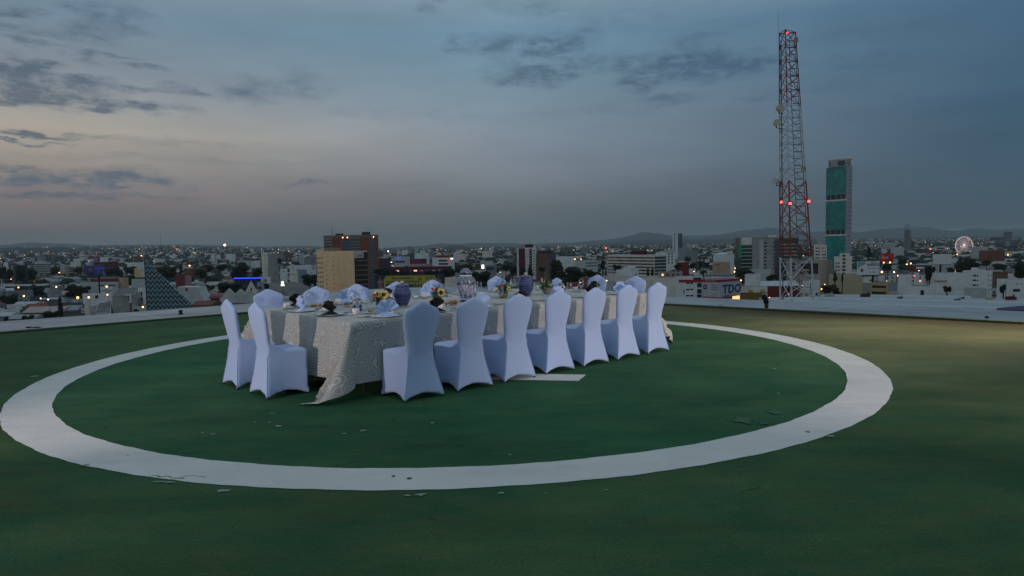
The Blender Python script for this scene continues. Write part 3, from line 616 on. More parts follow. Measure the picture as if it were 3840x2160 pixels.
def arrangement(u, lb, sun, ger, seedv, tall=1):
    r = random.Random(seedv); e = empty('flower_arrangement', T(u, 1.6, ZT), 0, lb, 'flowers', 'flower arrangements along the table')
    lth('pot', [(0, 0), (.05, 0), (.062, .02), (.068, .05), (.064, .075), (.0, .07)], potm, e, 20)
    for nm, mt, cnt, rr, zz, sz in (('foliage', leafm, 110, .10, .13, .035), ('light_foliage', leafl, 80, .10, .15, .028), ('succulent_leaves', leafb, 60, .085, .12, .03), ('filler_blooms', fill, 60, .09, .14, .016)):
        m = MB()
        ox, oy = r.uniform(-.03, .03), r.uniform(-.03, .03)
        for _ in range(cnt):
            a = r.uniform(0, 2*pi); q = sqrt(r.random())*rr; z = zz+r.uniform(-.06, .045)*(1.2-q/rr*.5)
            p = Vector((q*cos(a)+ox, q*sin(a)+oy, z)); d = Vector((cos(a)*r.uniform(.2, 1), sin(a)*r.uniform(.2, 1), r.uniform(-.2, .9)))
            leafblade(m, p, d, sz*r.uniform(.8, 1.9), sz*.35, .2)
        m.build(nm, mt, e)
    m = MB()
    for _ in range(5): a = r.uniform(0, 2*pi); leafblade(m, (0, 0, .09), (cos(a), sin(a), .22), r.uniform(.18, .27), .014, .35)
    m.build('long_leaves', leafm, e)
    m = MB()
    for _ in range(int(26*tall)):
        a = r.uniform(0, 2*pi); s = r.uniform(.15, .55); leafblade(m, (r.uniform(-.02, .02), r.uniform(-.02, .02), .12), (cos(a)*s, sin(a)*s, 1), r.uniform(.14, .24)*tall, .0016, .12)
    m.build('grass_blades', leafm, e)
    for (x, z, R_, kx) in sun:     # offsets in view space: x right, toward camera
        c = Vector((x, -.07, z)); nrm = Vector((kx, -1, .15)); m = MB(); petals(m, c, nrm, R_, 20, R_*.34, R_*.3); petals(m, c+Vector((0, .006, 0)), nrm, R_*.95, 18, R_*.34, R_*.3); h = m.build('sunflower_petals', petal_y, e)
        m = MB(); m.smooth = True; m.ball((0, 0, 0), R_*.42, 12, (1, .35, 1)); q = m.build('sunflower_centre', seed, h, c); q.rotation_euler[2] = atan2(kx, 1)
    for (x, z, R_) in ger:
        c = Vector((x, -.09, z)); nrm = Vector((-.1, -1, .3)); m = MB()
        for k in range(3): petals(m, c-Vector((0, .004*k, 0)), nrm, R_*(1-.2*k), 18, R_*.22, R_*.2, .1+.15*k)
        h = m.build('gerbera_petals', petal_p, e); m = MB(); m.ball((0, 0, 0), R_*.2, 8, (1, .4, 1)); m.build('gerbera_centre', mat('gerbera_eye', (.25, .02, .03), .7), h, c-Vector((0, .012, 0)))
arrangement(.5, 'flowers with a big sunflower beside a pink bloom, left of the blue lattice jar', [(.045, .165, .068, .3), (-.03, .18, .05, -.4)], [(-.065, .165, .024), (-.05, .14, .02)], 1, .7)
arrangement(1.33, 'flowers with a right-facing sunflower and a raised pink gerbera, between the two largest jars', [(.05, .145, .066, .75)], [(-.05, .19, .030)], 2, 1.0)
arrangement(2.45, 'flowers with a pink gerbera low in front, right of the tallest jar', [(.075, .13, .035, .6)], [(-.02, .155, .034)], 3, 1.1)
arrangement(3.3, 'green flowers with tall grass and a small pink bloom, right of the lighter jar', [(.03, .16, .028, .4)], [(-.045, .165, .018)], 4, 1.25)
# place settings
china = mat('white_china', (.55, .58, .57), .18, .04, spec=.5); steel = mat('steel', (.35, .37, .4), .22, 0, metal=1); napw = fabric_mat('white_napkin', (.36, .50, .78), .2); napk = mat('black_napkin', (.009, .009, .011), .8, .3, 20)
def glass_mat():
    m_ = bpy.data.materials.new('clear_glass'); m_.use_nodes = True; Tn = m_.node_tree; Tn.nodes.clear(); o = Tn.nodes.new('ShaderNodeOutputMaterial'); mx = Tn.nodes.new('ShaderNodeMixShader'); tr = Tn.nodes.new('ShaderNodeBsdfTransparent'); gl = Tn.nodes.new('ShaderNodeBsdfGlossy'); fr = Tn.nodes.new('ShaderNodeLayerWeight')
    tr.inputs[0].default_value = (.90, .93, .94, 1); gl.inputs['Roughness'].default_value = .11; gl.inputs[0].default_value = (.9, .95, 1, 1); fr.inputs[0].default_value = .34
    Tn.links.new(fr.outputs['Facing'], mx.inputs[0]); Tn.links.new(tr.outputs[0], mx.inputs[1]); Tn.links.new(gl.outputs[0], mx.inputs[2]); Tn.links.new(mx.outputs[0], o.inputs[0]); return m_
glassm = glass_mat()
def fan(mt, Rr, n, spread, lift=.0):
    m = MB(); pts = []
    for i in range(n+1):
        a = radians(90+spread/2-spread*i/n); y = (.018 if i % 2 else -.018); rr = Rr*(1 if i % 2 else .97)
        pts.append((rr*cos(a)*1.0, y-.02, rr*sin(a)+lift))
    for k in (0, .006):
        b = (0, .012+k, lift)
        for p, q in zip(pts, pts[1:]): m.add([(b[0]-.004, b[1], b[2]), (b[0]+.004, b[1], b[2]), (q[0], q[1]+k, q[2]), (p[0], p[1]+k, p[2])], [(0, 1, 2, 3)])
    # folded foot that keeps the fan upright
    w = Rr*.82; m.add([(-w, -.05, .002), (w, -.05, .002), (w*.5, .0, .030), (0, .004, .055), (-w*.5, .0, .030), (-w*.7, .06, .004), (w*.7, .06, .004)], [(0, 1, 2, 3, 4), (4, 3, 2, 6, 5), (0, 4, 5), (1, 6, 2)])
    m.add([(-w*.9, -.075, .003), (w*.9, -.075, .003), (w*.6, -.02, .022), (-w*.6, -.02, .022)], [(0, 1, 2, 3)])
    return m
plate_m = MB(); plate_m.smooth = True; plate_m.lathe([(0, .004), (.09, .004), (.105, .008), (.152, .016), (.154, .014), (.10, .002), (.06, .0), (0, .0)], 32)
small_m = MB(); small_m.smooth = True; small_m.lathe([(0, .003), (.05, .003), (.082, .011), (.083, .009), (.05, .0), (0, .0)], 24)
cup_m = MB(); cup_m.smooth = True; cup_m.lathe([(0, .004), (.03, .004), (.037, .012), (.040, .035), (.041, .068), (.039, .068), (.037, .035), (.03, .012), (0, .010)], 24)
hd_m = MB(); hd_m.smooth = True
for i in range(8):
    a0, a1 = -pi/2+pi*i/8, -pi/2+pi*(i+1)/8; hd_m.tube((.038+.022*cos(a0), 0, .04+.02*sin(a0)), (.038+.022*cos(a1), 0, .04+.02*sin(a1)), .0035, n=5)
wine = [(.033, .0), (.034, .002), (.006, .006), (.0035, .012), (.0035, .075), (.012, .083), (.030, .10), (.040, .125), (.041, .145), (.037, .18), (.034, .195)]
tumb = [(.028, .0), (.030, .004), (.036, .03), (.040, .055), (.038, .08), (.034, .105)]
def gl_mesh(p):
    m = MB(); m.smooth = True; n = 20; o = []
    for r, z in p:
        for i in range(n): a = 2*pi*i/n; m.v.append((r*cos(a), r*sin(a), z))
    for j in range(len(p)-1):
        for i in range(n): m.f.append((j*n+i, j*n+(i+1) % n, (j+1)*n+(i+1) % n, (j+1)*n+i)); m.mi.append(0); m.sm.append(True)
    return m
wine_m = gl_mesh(wine); tumb_m = gl_mesh(tumb)
fork_m = MB(); fork_m.box(-.004, .004, -.10, .03, .001, .004); fork_m.box(-.011, .011, .03, .05, .001, .004)
for k in (-.009, -.003, .003, .009): fork_m.box(k-.0016, k+.0016, .05, .095, .001, .004)
knife_m = MB(); knife_m.box(-.006, .006, -.11, -.01, .001, .006); knife_m.box(-.008, .004, -.01, .10, .001, .0035)
def proto(name, mb, mt, cat):
    o = mb.build(name, mt); o['category'] = cat; return o
PR = {}
def put(name, mb, mt, cat, u, v, rz, label, group, z=ZT):
    p = T(u, v, z)
    if name not in PR: o = mb.build(name, mt); PR[name] = o.data
    else: o = link(name, PR[name])
    o.location = p; o.rotation_euler[2] = rz+TH; return tag(o, label, cat, group)
cup0 = None
def seat_set(u, v, rz, who, black, nap=True, wn=True, tm=True):
    """rz: rotation of the diner's frame; local y points to the table's middle"""
    def L(x, y): c, s = cos(rz), sin(rz); return u+c*x-s*y, v+s*x+c*y
    put('dinner_plate', plate_m, china, 'plate', *L(0, 0), rz, 'white dinner plate '+who, 'dinner plates')
    put('fork', fork_m, steel, 'fork', *L(-.19, 0), rz, 'steel fork left of the plate '+who, 'forks')
    put('knife', knife_m, steel, 'knife', *L(.19, 0), rz, 'steel knife right of the plate '+who, 'knives')
    put('bread_plate', small_m, china, 'plate', *L(-.17, .21), rz, 'small white bread plate '+who, 'bread plates')
    put('saucer', small_m, china, 'saucer', *L(.2, .20), rz, 'white saucer under the cup '+who, 'saucers')
    global cup0
    x, y = L(.2, .20); lb = 'white coffee cup on its saucer '+who
    if cup0 is None:
        cup0 = empty('coffee_cup', T(x, y, ZT+.0035), TH+rz+.6, lb, 'cup', 'coffee cups'); cup_m.build('bowl', china, cup0); hd_m.build('handle', china, cup0)
    else: dup(cup0, T(x, y, ZT+.0035), TH+rz+R.uniform(0, 1), lb)
    if tm: put('water_glass', tumb_m, glassm, 'glass', *L(.06, .26), rz, 'stemless water glass '+who, 'water glasses')
    if wn: put('wine_glass', wine_m, glassm, 'glass', *L(-.04, .33), rz, 'stemmed wine glass '+who, 'wine glasses')
    nm = 'black_napkin' if black else 'white_napkin'
    fanm = fan(napk, .125, 7, 130, .035) if black else fan(napw, .155, 9, 155, .03)
    put(nm, fanm, napk if black else napw, 'napkin', *L(0, 0), rz+R.uniform(-.25, .25)+(pi if abs(rz) > 3 else 0), ('black' if black else 'white')+' fan-folded napkin '+who, 'fan-folded napkins', ZT+.005)
whoN = ['at the nearest seat']+['at the %s seat of the near row' % ordn[k] for k in range(1, 7)]
whoF = ['at the %s seat of the far row' % ordn[k] for k in range(7)]
for k in range(7): seat_set(.64*k+.02, .70, 0, whoN[k], k % 2 == 1)
for k in range(7): seat_set(us[k]+.03, 2.73, pi, whoF[k], k % 2 == 0)
seat_set(-.30, 1.33, -pi/2, 'at the nearer seat of the left end', True)
seat_set(-.31, 2.02, -pi/2, 'at the outer seat of the left end', False)
seat_set(4.08, 1.36, pi/2, 'at the right-hand seat of the right end', True)
seat_set(4.08, 2.16, pi/2, 'at the left-hand seat of the right end', False)
# bread
def crust(name, a, b):
    t = NT(name); tc = t.n('ShaderNodeTexCoord').outputs['Object']; c = t.mix(t.rng(t.noise(30, 4, .6, tc), .35, .65), a, b); t.bump(t.noise(60, 4, .6, tc), .5, .004); return t.out(c, .55, .3)
crA = crust('brown_crust', (.20, .075, .02), (.42, .20, .06)); crB = crust('sugar_crust', (.30, .20, .12), (.50, .44, .36))
def roll_mb(kind):
    m = MB(); m.smooth = True
    if kind == 0: m.ball((0, 0, .022), .036, 14, (1, 1, .68)); [m.tube((-.03, .012*k, .036-abs(k)*.004), (.03, .012*k, .036-abs(k)*.004), .004, n=5) for k in (-1.6, -.8, 0, .8, 1.6)]
    elif kind == 1:
        for i in range(-3, 4): m.ball((i*.014, .006*i*i*.25, .018), .020-abs(i)*.0032, 10, (1, 1, .85))
    else: m.ball((0, 0, .024), .034, 12, (1.1, .9, .75)); m.ball((.004, 0, .045), .016, 8, (1, 1, .7))
    return m
RM_ = [roll_mb(0), roll_mb(1), roll_mb(2)]; rn = ['shell_bun', 'croissant', 'bread_roll']
bi = 0
for (u, v, ks, where) in [(.10, 1.16, (0,), 'left of the nearest white napkin'), (1.25, 1.22, (1, 2, 2), 'between the nearest chair backs and the tallest jar'), (2.42, 2.13, (1, 0), 'behind the tallest jar'), (.08, 2.35, (1, 1, 2), 'behind the nearest black napkin'), (-.02, 1.95, (2,), 'touching the nearest black napkin'),
                         (.38, 2.15, (1, 2), 'left of the small squat jar at the left end'), (.98, 1.95, (0, 1), 'beside the deep blue lattice jar'), (3.22, 1.95, (0, 1), 'right of the light cobalt jar'), (3.05, 1.25, (1,), 'in front of the light cobalt jar'), (3.75, 1.9, (1, 2), 'behind the right small squat jar')]:
    put('bread_plate', small_m, china, 'plate', u, v, 0, 'small white plate holding bread '+where, 'bread plates')
    for q, k in enumerate(ks):
        du = (q-(len(ks)-1)/2)*.068; nm = ['shell-topped bun', 'golden croissant', 'round brown roll'][k]
        o = put(rn[k], RM_[k], crB if k == 0 else crA, 'bread', u+du, v-.01*(q % 2), R.uniform(0, 3), '%s %s%s' % (nm, where, '' if ks.count(k) == 1 else (', the left one' if q == ks.index(k) else ', the right one')), 'bread rolls on the table', ZT+.008)
# ================================================================== CITY
GZ = -40.0
def terrain(X, Y):
    D = hypot(X, Y); k = X/max(Y, 1); z = GZ
    lf = max(0, min(1, (-.20-k)/.3)); z += max(0, D-2600)*.0125*lf
    rt = max(0, min(1, (k-.25)/.3)); z += max(0, D-5000)*.003*rt
    return z
def ground_mat():
    t = NT('city_ground'); tc = t.n('ShaderNodeTexCoord').outputs['Object']; a = t.noise(.012, 6, .7, tc); b = t.noise(.08, 4, .6, tc)
    c = t.mix(t.rng(a, .4, .6), (.010, .015, .013), (.028, .032, .034)); c = t.mix(t.rng(b, .55, .7, 0, .6), c, (.05, .05, .05)); return t.out(c, .95, .1)
m = MB(); Ds = [60, 120, 200, 300, 420, 560, 800, 1100, 1500, 2000, 2600, 3400, 4500, 6000, 8000, 10500, 14000, 19000]; KK = [(-1.6+.08*i) for i in range(41)]
for D in Ds:
    for k in KK:
        a = atan2(1, k); x, y = D*cos(a), D*sin(a); m.v.append((x, y, terrain(x, y)))
w = len(KK)
for j in range(len(Ds)-1):
    for i in range(w-1): m.f.append((j*w+i, j*w+i+1, (j+1)*w+i+1, (j+1)*w+i)); m.mi.append(0); m.sm.append(True)
struct('city_ground', m, ground_mat())
m = MB(); m.add([(-150, -150, GZ-.5), (150, -150, GZ-.5), (150, 70, GZ-.5), (-150, 70, GZ-.5)], [(0, 1, 2, 3)]); struct('near_ground', m, MATS['city_ground'])
# the tower block that carries the deck
m = MB(); m.box(-9, 9, 2, 16, GZ-1, -.4); tag(m.build('host_building', mat('concrete_wall', (.25, .25, .24))), 'concrete block that carries the green rooftop deck', 'building')
def hillmat(name, c0, c1):
    t = NT(name); tc = t.n('ShaderNodeTexCoord').outputs['Object']; c = t.mix(t.rng(t.noise(.004, 7, .65, tc), .35, .65), c0, c1); return t.out(c, .95, .05)
def ridge(name, prof, D0, D1, D2, mt, seed):
    r = random.Random(seed); m = MB(); x0, x1 = prof[0][0], prof[-1][0]; n = int((x1-x0)/14); rows = 7
    ph = [(r.uniform(.01, .05), r.uniform(0, 6), r.uniform(.3, 1.0)) for _ in range(5)]
    for i in range(n+1):
        px = x0+(x1-x0)*i/n; yc = interp(prof, px)+sum(a*sin(px*f+p)*.9 for f, p, a in ph)*.6
        top = W(px, yc, D1); hz = top.z
        for j in range(rows):
            t = j/(rows-1)
            if t <= .7: D = D0+(D1-D0)*(t/.7); h = GZ-15+(hz-GZ+15)*(sin(pi/2*(t/.7)))*(1+.05*sin(i*.5+j*2)*(t/.7 < 1))
            else: D = D1+(D2-D1)*((t-.7)/.3); h = hz-(hz-GZ+20)*((t-.7)/.3)
            k = W(px, hor(px), D); m.v.append((k.x, D, h if t != .7 else hz))
    for i in range(n):
        for j in range(rows-1): m.f.append((i*rows+j, (i+1)*rows+j, (i+1)*rows+j+1, i*rows+j+1)); m.mi.append(0); m.sm.append(True)
    return struct(name, m, mt)
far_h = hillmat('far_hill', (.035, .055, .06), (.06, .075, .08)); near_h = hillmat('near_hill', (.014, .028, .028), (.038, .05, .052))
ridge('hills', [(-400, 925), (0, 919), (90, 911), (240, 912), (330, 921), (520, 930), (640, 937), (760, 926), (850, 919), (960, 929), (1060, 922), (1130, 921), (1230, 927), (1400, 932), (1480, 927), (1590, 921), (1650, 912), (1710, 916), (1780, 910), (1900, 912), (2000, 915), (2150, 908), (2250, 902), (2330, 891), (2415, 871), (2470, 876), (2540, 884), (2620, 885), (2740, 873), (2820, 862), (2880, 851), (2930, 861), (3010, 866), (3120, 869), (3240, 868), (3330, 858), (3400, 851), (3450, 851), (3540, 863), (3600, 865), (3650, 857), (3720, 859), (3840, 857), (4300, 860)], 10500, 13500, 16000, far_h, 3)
ridge('hills', [(-300, 935), (0, 931), (120, 928), (260, 932), (400, 936), (560, 939), (700, 944), (760, 950)], 4200, 5600, 7000, near_h, 4)
ridge('hills', [(1630, 936), (1680, 922), (1710, 918), (1760, 924), (1810, 934)], 7500, 8200, 9000, near_h, 5)
ridge('hills', [(2200, 922), (2320, 908), (2450, 900), (2700, 897), (3000, 895), (3300, 893), (3500, 890), (3840, 882), (4200, 880)], 8300, 9600, 11500, near_h, 6)
# ---- building kit
HEROES = []      # (px, y, kind words, X, Y, radius)
WIN = {}
def wmesh(w, h, mt, d=.12):
    key = (round(w, 2), round(h, 2), mt.name)
    if key not in WIN:
        m = MB(); m.box(-w/2, w/2, -.05, d, -h/2, h/2); me = bpy.data.meshes.new('window'); me.from_pydata(m.v, [], m.f); me.materials.append(mt); WIN[key] = me
    return WIN[key]
class B:
    """a building: its near vertical edge stands at pixel column xm, depth Y; left face runs back to column xl, right face to column xr"""
    def __init__(s, name, label, xl, xm, xr, yt, Y, a, mt, cat='building', depth=None, roofm=None, par=.5, base=None, group=None, body=True):
        a = radians(a); N = W(xm, yt, Y); kl = W(xl, yt, 1).x; kr = W(xr, yt, 1).x
        s.N = N; s.a = a; s.wl = (N.x-kl*N.y)/(cos(a)+kl*sin(a)); den = sin(a)-kr*cos(a)
        s.wr = (kr*N.y-N.x)/den if (xr > xm and den > .02) else (depth or s.wl*.6)
        if depth and xr <= xm: s.wr = depth
        s.base = terrain(N.x, N.y)-1 if base is None else base
        s.h = N.z-s.base; s.Y = Y; s.px = (xl+xr)/2; s.xm = xm; s.yt = yt
        s.o = empty(name, (N.x, N.y, s.base), -a, label, cat, group)
        s.mt = mt
        if body:
            m = MB(); m.box(-s.wl, 0, 0, s.wr, 0, s.h); s.body = m.build('walls', mt, s.o)
            if par and s.h > 2:
                t = .25; m = MB(); z0, z1 = s.h, s.h+par
                m.box(-s.wl, 0, 0, t, z0, z1); m.box(-s.wl, 0, s.wr-t, s.wr, z0, z1); m.box(-s.wl, -s.wl+t, t, s.wr-t, z0, z1); m.box(-t, 0, t, s.wr-t, z0, z1); m.build('parapet', mt, s.o)
            m = MB(); t = .26 if par else 0; m.box(-s.wl+t, -t, t, s.wr-t, s.h, s.h+.04); m.build('roof', roofm or roofg, s.o)
        c = Vector((N.x, N.y))+Vector((-cos(a), sin(a)))*(s.wl/2)+Vector((sin(a), cos(a)))*(s.wr/2)
        HEROES.append((s.px, yt, name.replace('_', ' '), c.x, c.y, max(s.wl, s.wr)*.62))
    def zy(s, py, px=None):       # height above base seen at pixel row py on the near edge
        return W(px or s.xm, py, s.Y).z-s.base
    def box(s, name, mt, x0, x1, y0, y1, z0, z1, parent=None):
        m = MB(); m.box(x0, x1, y0, y1, z0, z1); return m.build(name, mt, parent or s.o)
    def win(s, face, us, zs, w, h, mt=None, litp=0, name='window', only=None):
        """us: fractions along the face (0 at its left in the picture), zs: heights"""
        for z in zs:
            for u in us:
                q = mt or dark
                if litp and R.random() < litp: q = lit
                me = wmesh(w, h, q)
                if face == 'L': o = link(name, me, s.o, (-s.wl*(1-u), 0, z))
                else: o = link(name, me, s.o, (0, s.wr*u, z), pi/2)
    def band(s, face, mt, z, h, u0=0, u1=1, name='window_band', d=.06, inn=.3):
        m = MB()
        if face == 'L': m.box(-s.wl*(1-u0), -s.wl*(1-u1), -d, inn, z-h/2, z+h/2)
        else: m.box(-inn, d, s.wr*u0, s.wr*u1, z-h/2, z+h/2)
        return m.build(name, mt, s.o)
    def txt(s, face, string, size, u, z, mt, bold=0, sx=1):
        if face == 'L': return text(string, size, mt, s.o, (-s.wl*(1-u), -.12, z), (pi/2, 0, 0), bold=bold, sx=sx)
        return text(string, size, mt, s.o, (.12, s.wr*u, z), (pi/2, 0, pi/2), bold=bold, sx=sx)
    def top(s, x0, x1, y0, y1, h, mt=None, name='roof_hut'):
        return s.box(name, mt or s.mt, -s.wl*(1-x0), -s.wl*(1-x1), s.wr*y0, s.wr*y1, s.h+.045, s.h+.045+h)
fr = lambda n, a=0, b=1: [a+(b-a)*(i+.5)/n for i in range(n)]
roofg = mat('roof_grey', (.10, .105, .11), .9, .3, .4); roofl = mat('roof_light', (.22, .24, .25), .9, .3, .4); wgrey = mat('wall_grey', (.17, .19, .20), .85, .2, .3); wwhite = mat('wall_white', (.56, .60, .62), .8, .15, .25); wwhite2 = mat('wall_white_warm', (.56, .55, .50), .8, .15, .25)
wlg = mat('wall_light_grey', (.36, .40, .42), .8, .15, .3); wblue = mat('wall_blue_grey', (.18, .235, .28), .8, .15, .3); wcream = mat('wall_cream', (.45, .37, .25), .8, .12, .3); wtan = mat('wall_tan', (.36, .27, .20), .85, .2, .3); wbrick = mat('wall_brick', (.20, .062, .040), .85, .2, .3)
wbrown = mat('wall_brown', (.14, .075, .06), .85, .2, .3); wmaroon = mat('wall_maroon', (.075, .012, .020), .8, .15, .3); wred = mat('wall_red', (.13, .018, .016), .8, .2, .3); wmag = mat('wall_magenta', (.17, .012, .095), .8, .15, .3); wyel = mat('wall_yellow', (.42, .26, .02), .8, .1, .5)
wdark = mat('wall_dark', (.035, .035, .042), .8, .2, .3); wpur = mat('wall_purple_grey', (.07, .065, .085), .8, .2, .3); wgreen = mat('sign_green', (.01, .28, .075), .6, .05); wconc = mat('wall_concrete', (.25, .26, .26), .9, .2, .25); wpink = mat('wall_pinkish', (.26, .19, .18), .85, .2, .3)
terra = mat('terracotta', (.13, .05, .036), .85, .3, .6); gwin = mat('green_window', (.008, .035, .030), .15, 0, spec=.7); redband = mat('red_band', (.28, .012, .025), .7, .05)
tanlit = mat('wall_tower_cream', (.78, .55, .33), .85, .1, .2)
# ---- left part
b = B('office_block', 'pale office block with six window bands between dark trees at far left', 130, 179, 190, 985, 1100, 12, wlg)
for i in range(6): b.band('L', dark, b.h-3.0-i*2.9, 1.5, .02, .98); b.band('R', dark, b.h-3.0-i*2.9, 1.5, .05, .95)
b.top(.1, .75, .2, .8, 3)
b = B('white_block', 'narrow white block at the far left edge above the trees', 12, 26, 31, 989, 1200, 15, wwhite); b.top(.2, .9, .2, .8, 3)
b = B('grey_block', 'grey block with bluish windows beside the narrow white block, far left', 40, 54, 57, 998, 1150, 15, wlg); b.win('L', fr(3), [b.h-3, b.h-7, b.h-11], 3, 2, dark)
b = B('slab_building', 'tall plain grey slab with a reddish left edge beyond the dark trees, left', 220, 240, 243, 991, 1120, 12, wlg); b.box('edge_panel', wmaroon, -b.wl, -b.wl+2, -.1, .2, 2, b.h)
b = B('pink_block', 'dull pink block right of the plain grey slab', 243, 257, 262, 1001, 1080, 12, wpink)
b = B('dark_office', 'low dark office with grey floor bands in front of the dull pink block', 257, 274, 279, 1003, 1000, 12, wdark)
for i in range(4): b.band('L', wlg, b.h-1.5-i*2.9, .8, 0, 1, 'floor_band')
b = B('cream_block', 'pale cream stepped block on the left, behind the portrait screen', 263, 290, 303, 983, 1300, 18, wwhite2); b.top(.3, .9, .2, .8, 4)
b = B('dark_tower', 'dark block with a glowing pink roof line at the left', 350, 366, 371, 958, 1600, 12, wdark); b.box('neon_line', mat('pink_neon', (.5, .03, .1), .5, 0, emit=.9), -b.wl, 0, -.2, 0, b.h-1.5, b.h)
for i in range(4): b.band('L', wlg, b.h-6-i*4, 1.4, 0, 1, 'floor_band')
b = B('maroon_building', 'wide dark maroon building speckled with lights, behind the portrait screen', 351, 431, 444, 983, 1150, 10, wmaroon); b.win('L', fr(8, .05, .95), [b.h-4, b.h-9], 1.2, 1.2, lit if 0 else wpink, 0)
b = B('yellow_building', 'small bright yellow block at the left', 105, 129, 131, 1038, 900, 8, wyel, par=.2); b.band('L', black, b.h*.55, .3, 0, .9, 'ledge')
b = B('grey_hall', 'long dark grey ribbed hall right of the yellow block', 131, 200, 206, 1037, 905, 8, wgrey); [b.band('L', wdark, b.h-1-i*1.6, .5, 0, 1, 'rib') for i in range(5)]
b = B('cream_windowed_building', 'cream building with two rows of tall windows, left of the patterned wedge', 504, 531, 553, 1008, 850, 28, wwhite2, par=.6)
b.mt = wcream; b.box('front_panel', mat('wall_warm_front', (.52, .40, .22), .8, .1, .3), -b.wl, -.1, -.15, 0, 1, b.h-.2); b.win('L', fr(5, .08, .95), [b.h-3.2, b.h-7.5], 1.1, 2.4, dark)
b = B('tan_box', 'plain tan box building left of the patterned wedge', 446, 463, 481, 1042, 640, 30, wtan, par=.3)
b = B('wall_building', 'pale grey blank hall directly left of the patterned wedge', 493, 551, 556, 1047, 600, 8, wlg, par=.3)
b = B('text_roof_shop', 'long red-brown shop with big pale roof letters, under the portrait screen', 340, 447, 452, 1045, 700, 6, wred, par=0)
b.txt('L', 'ROTADORES', 3.3, .36, b.h+.1, mat('sign_letters', (.30, .28, .24), .7), .05, 1.1)
b = B('white_depot', 'white depot under the red-brown lettered shop', 300, 441, 447, 1058, 640, 6, wlg, par=.3)
for u in (.55, .85): b.win('L', [u], [b.h-3], 7, 1.2, dark)
b = B('long_white_wall', 'long blank whitish warehouse wall at the left, before dark trees', 159, 258, 263, 1080, 700, 6, wlg, par=.2)
b = B('blue_text_warehouse', 'white warehouse with blue lettering on its wall, behind the cypress', 229, 330, 336, 1122, 560, 4, wlg, par=.2)
blu = mat('sign_blue', (.03, .06, .22), .7); b.txt('L', 'BODEGA', 1.9, .12, b.h*.62, blu); b.txt('L', 'VENTAS', 1.9, .60, b.h*.62, blu) if 0 else None
for i in range(3): b.band('L', blu, b.h*.65-i*1.1, .4, .62, .93, 'text_line', .05); b.band('L', blu, b.h*.65-i*1.1, .4, .17, .36, 'text_line', .05)
b = B('white_stepped_building', 'white two-level building behind the street lamps, left of the bare concrete block', 309, 415, 421, 1101, 540, 4, wwhite, par=.3); b.win('L', [.5], [b.h-2.5], 2.6, 2.6, dark); b.win('L', [.67], [b.h-7], 2.4, 1.4, dark)
b = B('sign_wall_house', 'white house with a black-lettered sign wall above the two-level white building', 377, 418, 421, 1078, 600, 4, wwhite, par=.2); blk = mat('sign_black', (.015, .015, .02), .7); b.txt('L', 'CASA MARIA', 1.6, .12, b.h-3.0, blk, .03); b.txt('L', 'PAREZ', 1.4, .45, b.h-4.6, blk, .03)
b = B('bare_concrete_block', 'unfinished bare concrete block with a tan left side, by the white pylon sign', 420, 447, 516, 1083, 480, 62, wconc, par=.4); b.mt = wtan
b.box('tan_front', mat('wall_sand', (.30, .24, .16), .85), -b.wl, 0, -.1, 0, 0, b.h-.2); b.win('L', [.5], [b.h-4.5, b.h-8.5, b.h-12], 3.0, 2.4, dark)
b = B('white_apartments', 'narrow white apartment house with dark balconies touching the patterned wedge', 517, 535, 556, 1083, 430, 30, wwhite, par=.5)
b.win('L', [.25], [b.h-2.8, b.h-6.6, b.h-10.4], .9, 1.1, dark); b.win('L', [.72], [b.h-3, b.h-6.8, b.h-10.6], 1.9, 2.4, dark, 0, 'balcony')
b = B('white_yard_wall', 'low white wall in front of the white balconied apartments', 490, 551, 554, 1149, 400, 4, wlg, par=.1)
b = B('mural_wall', 'low pale wall with painted signs beside the white pylon sign', 425, 455, 470, 1152, 405, 20, wlg, par=.1); b.win('L', [.7], [b.h-4], 1.6, 3, wpink, 0, 'poster')
b = B('poster_house', 'small house with pale upper and blue lower side wall, lower left', 355, 370, 420, 1137, 430, 60, wlg, par=.2); b.box('blue_dado', blu, -b.wl, 0, -.08, 0, 0, b.h-5)
b = B('white_kiosk', 'small blank white shed above the street, left of the blue-based house', 317, 334, 340, 1141, 440, 20, wwhite2, par=.1)
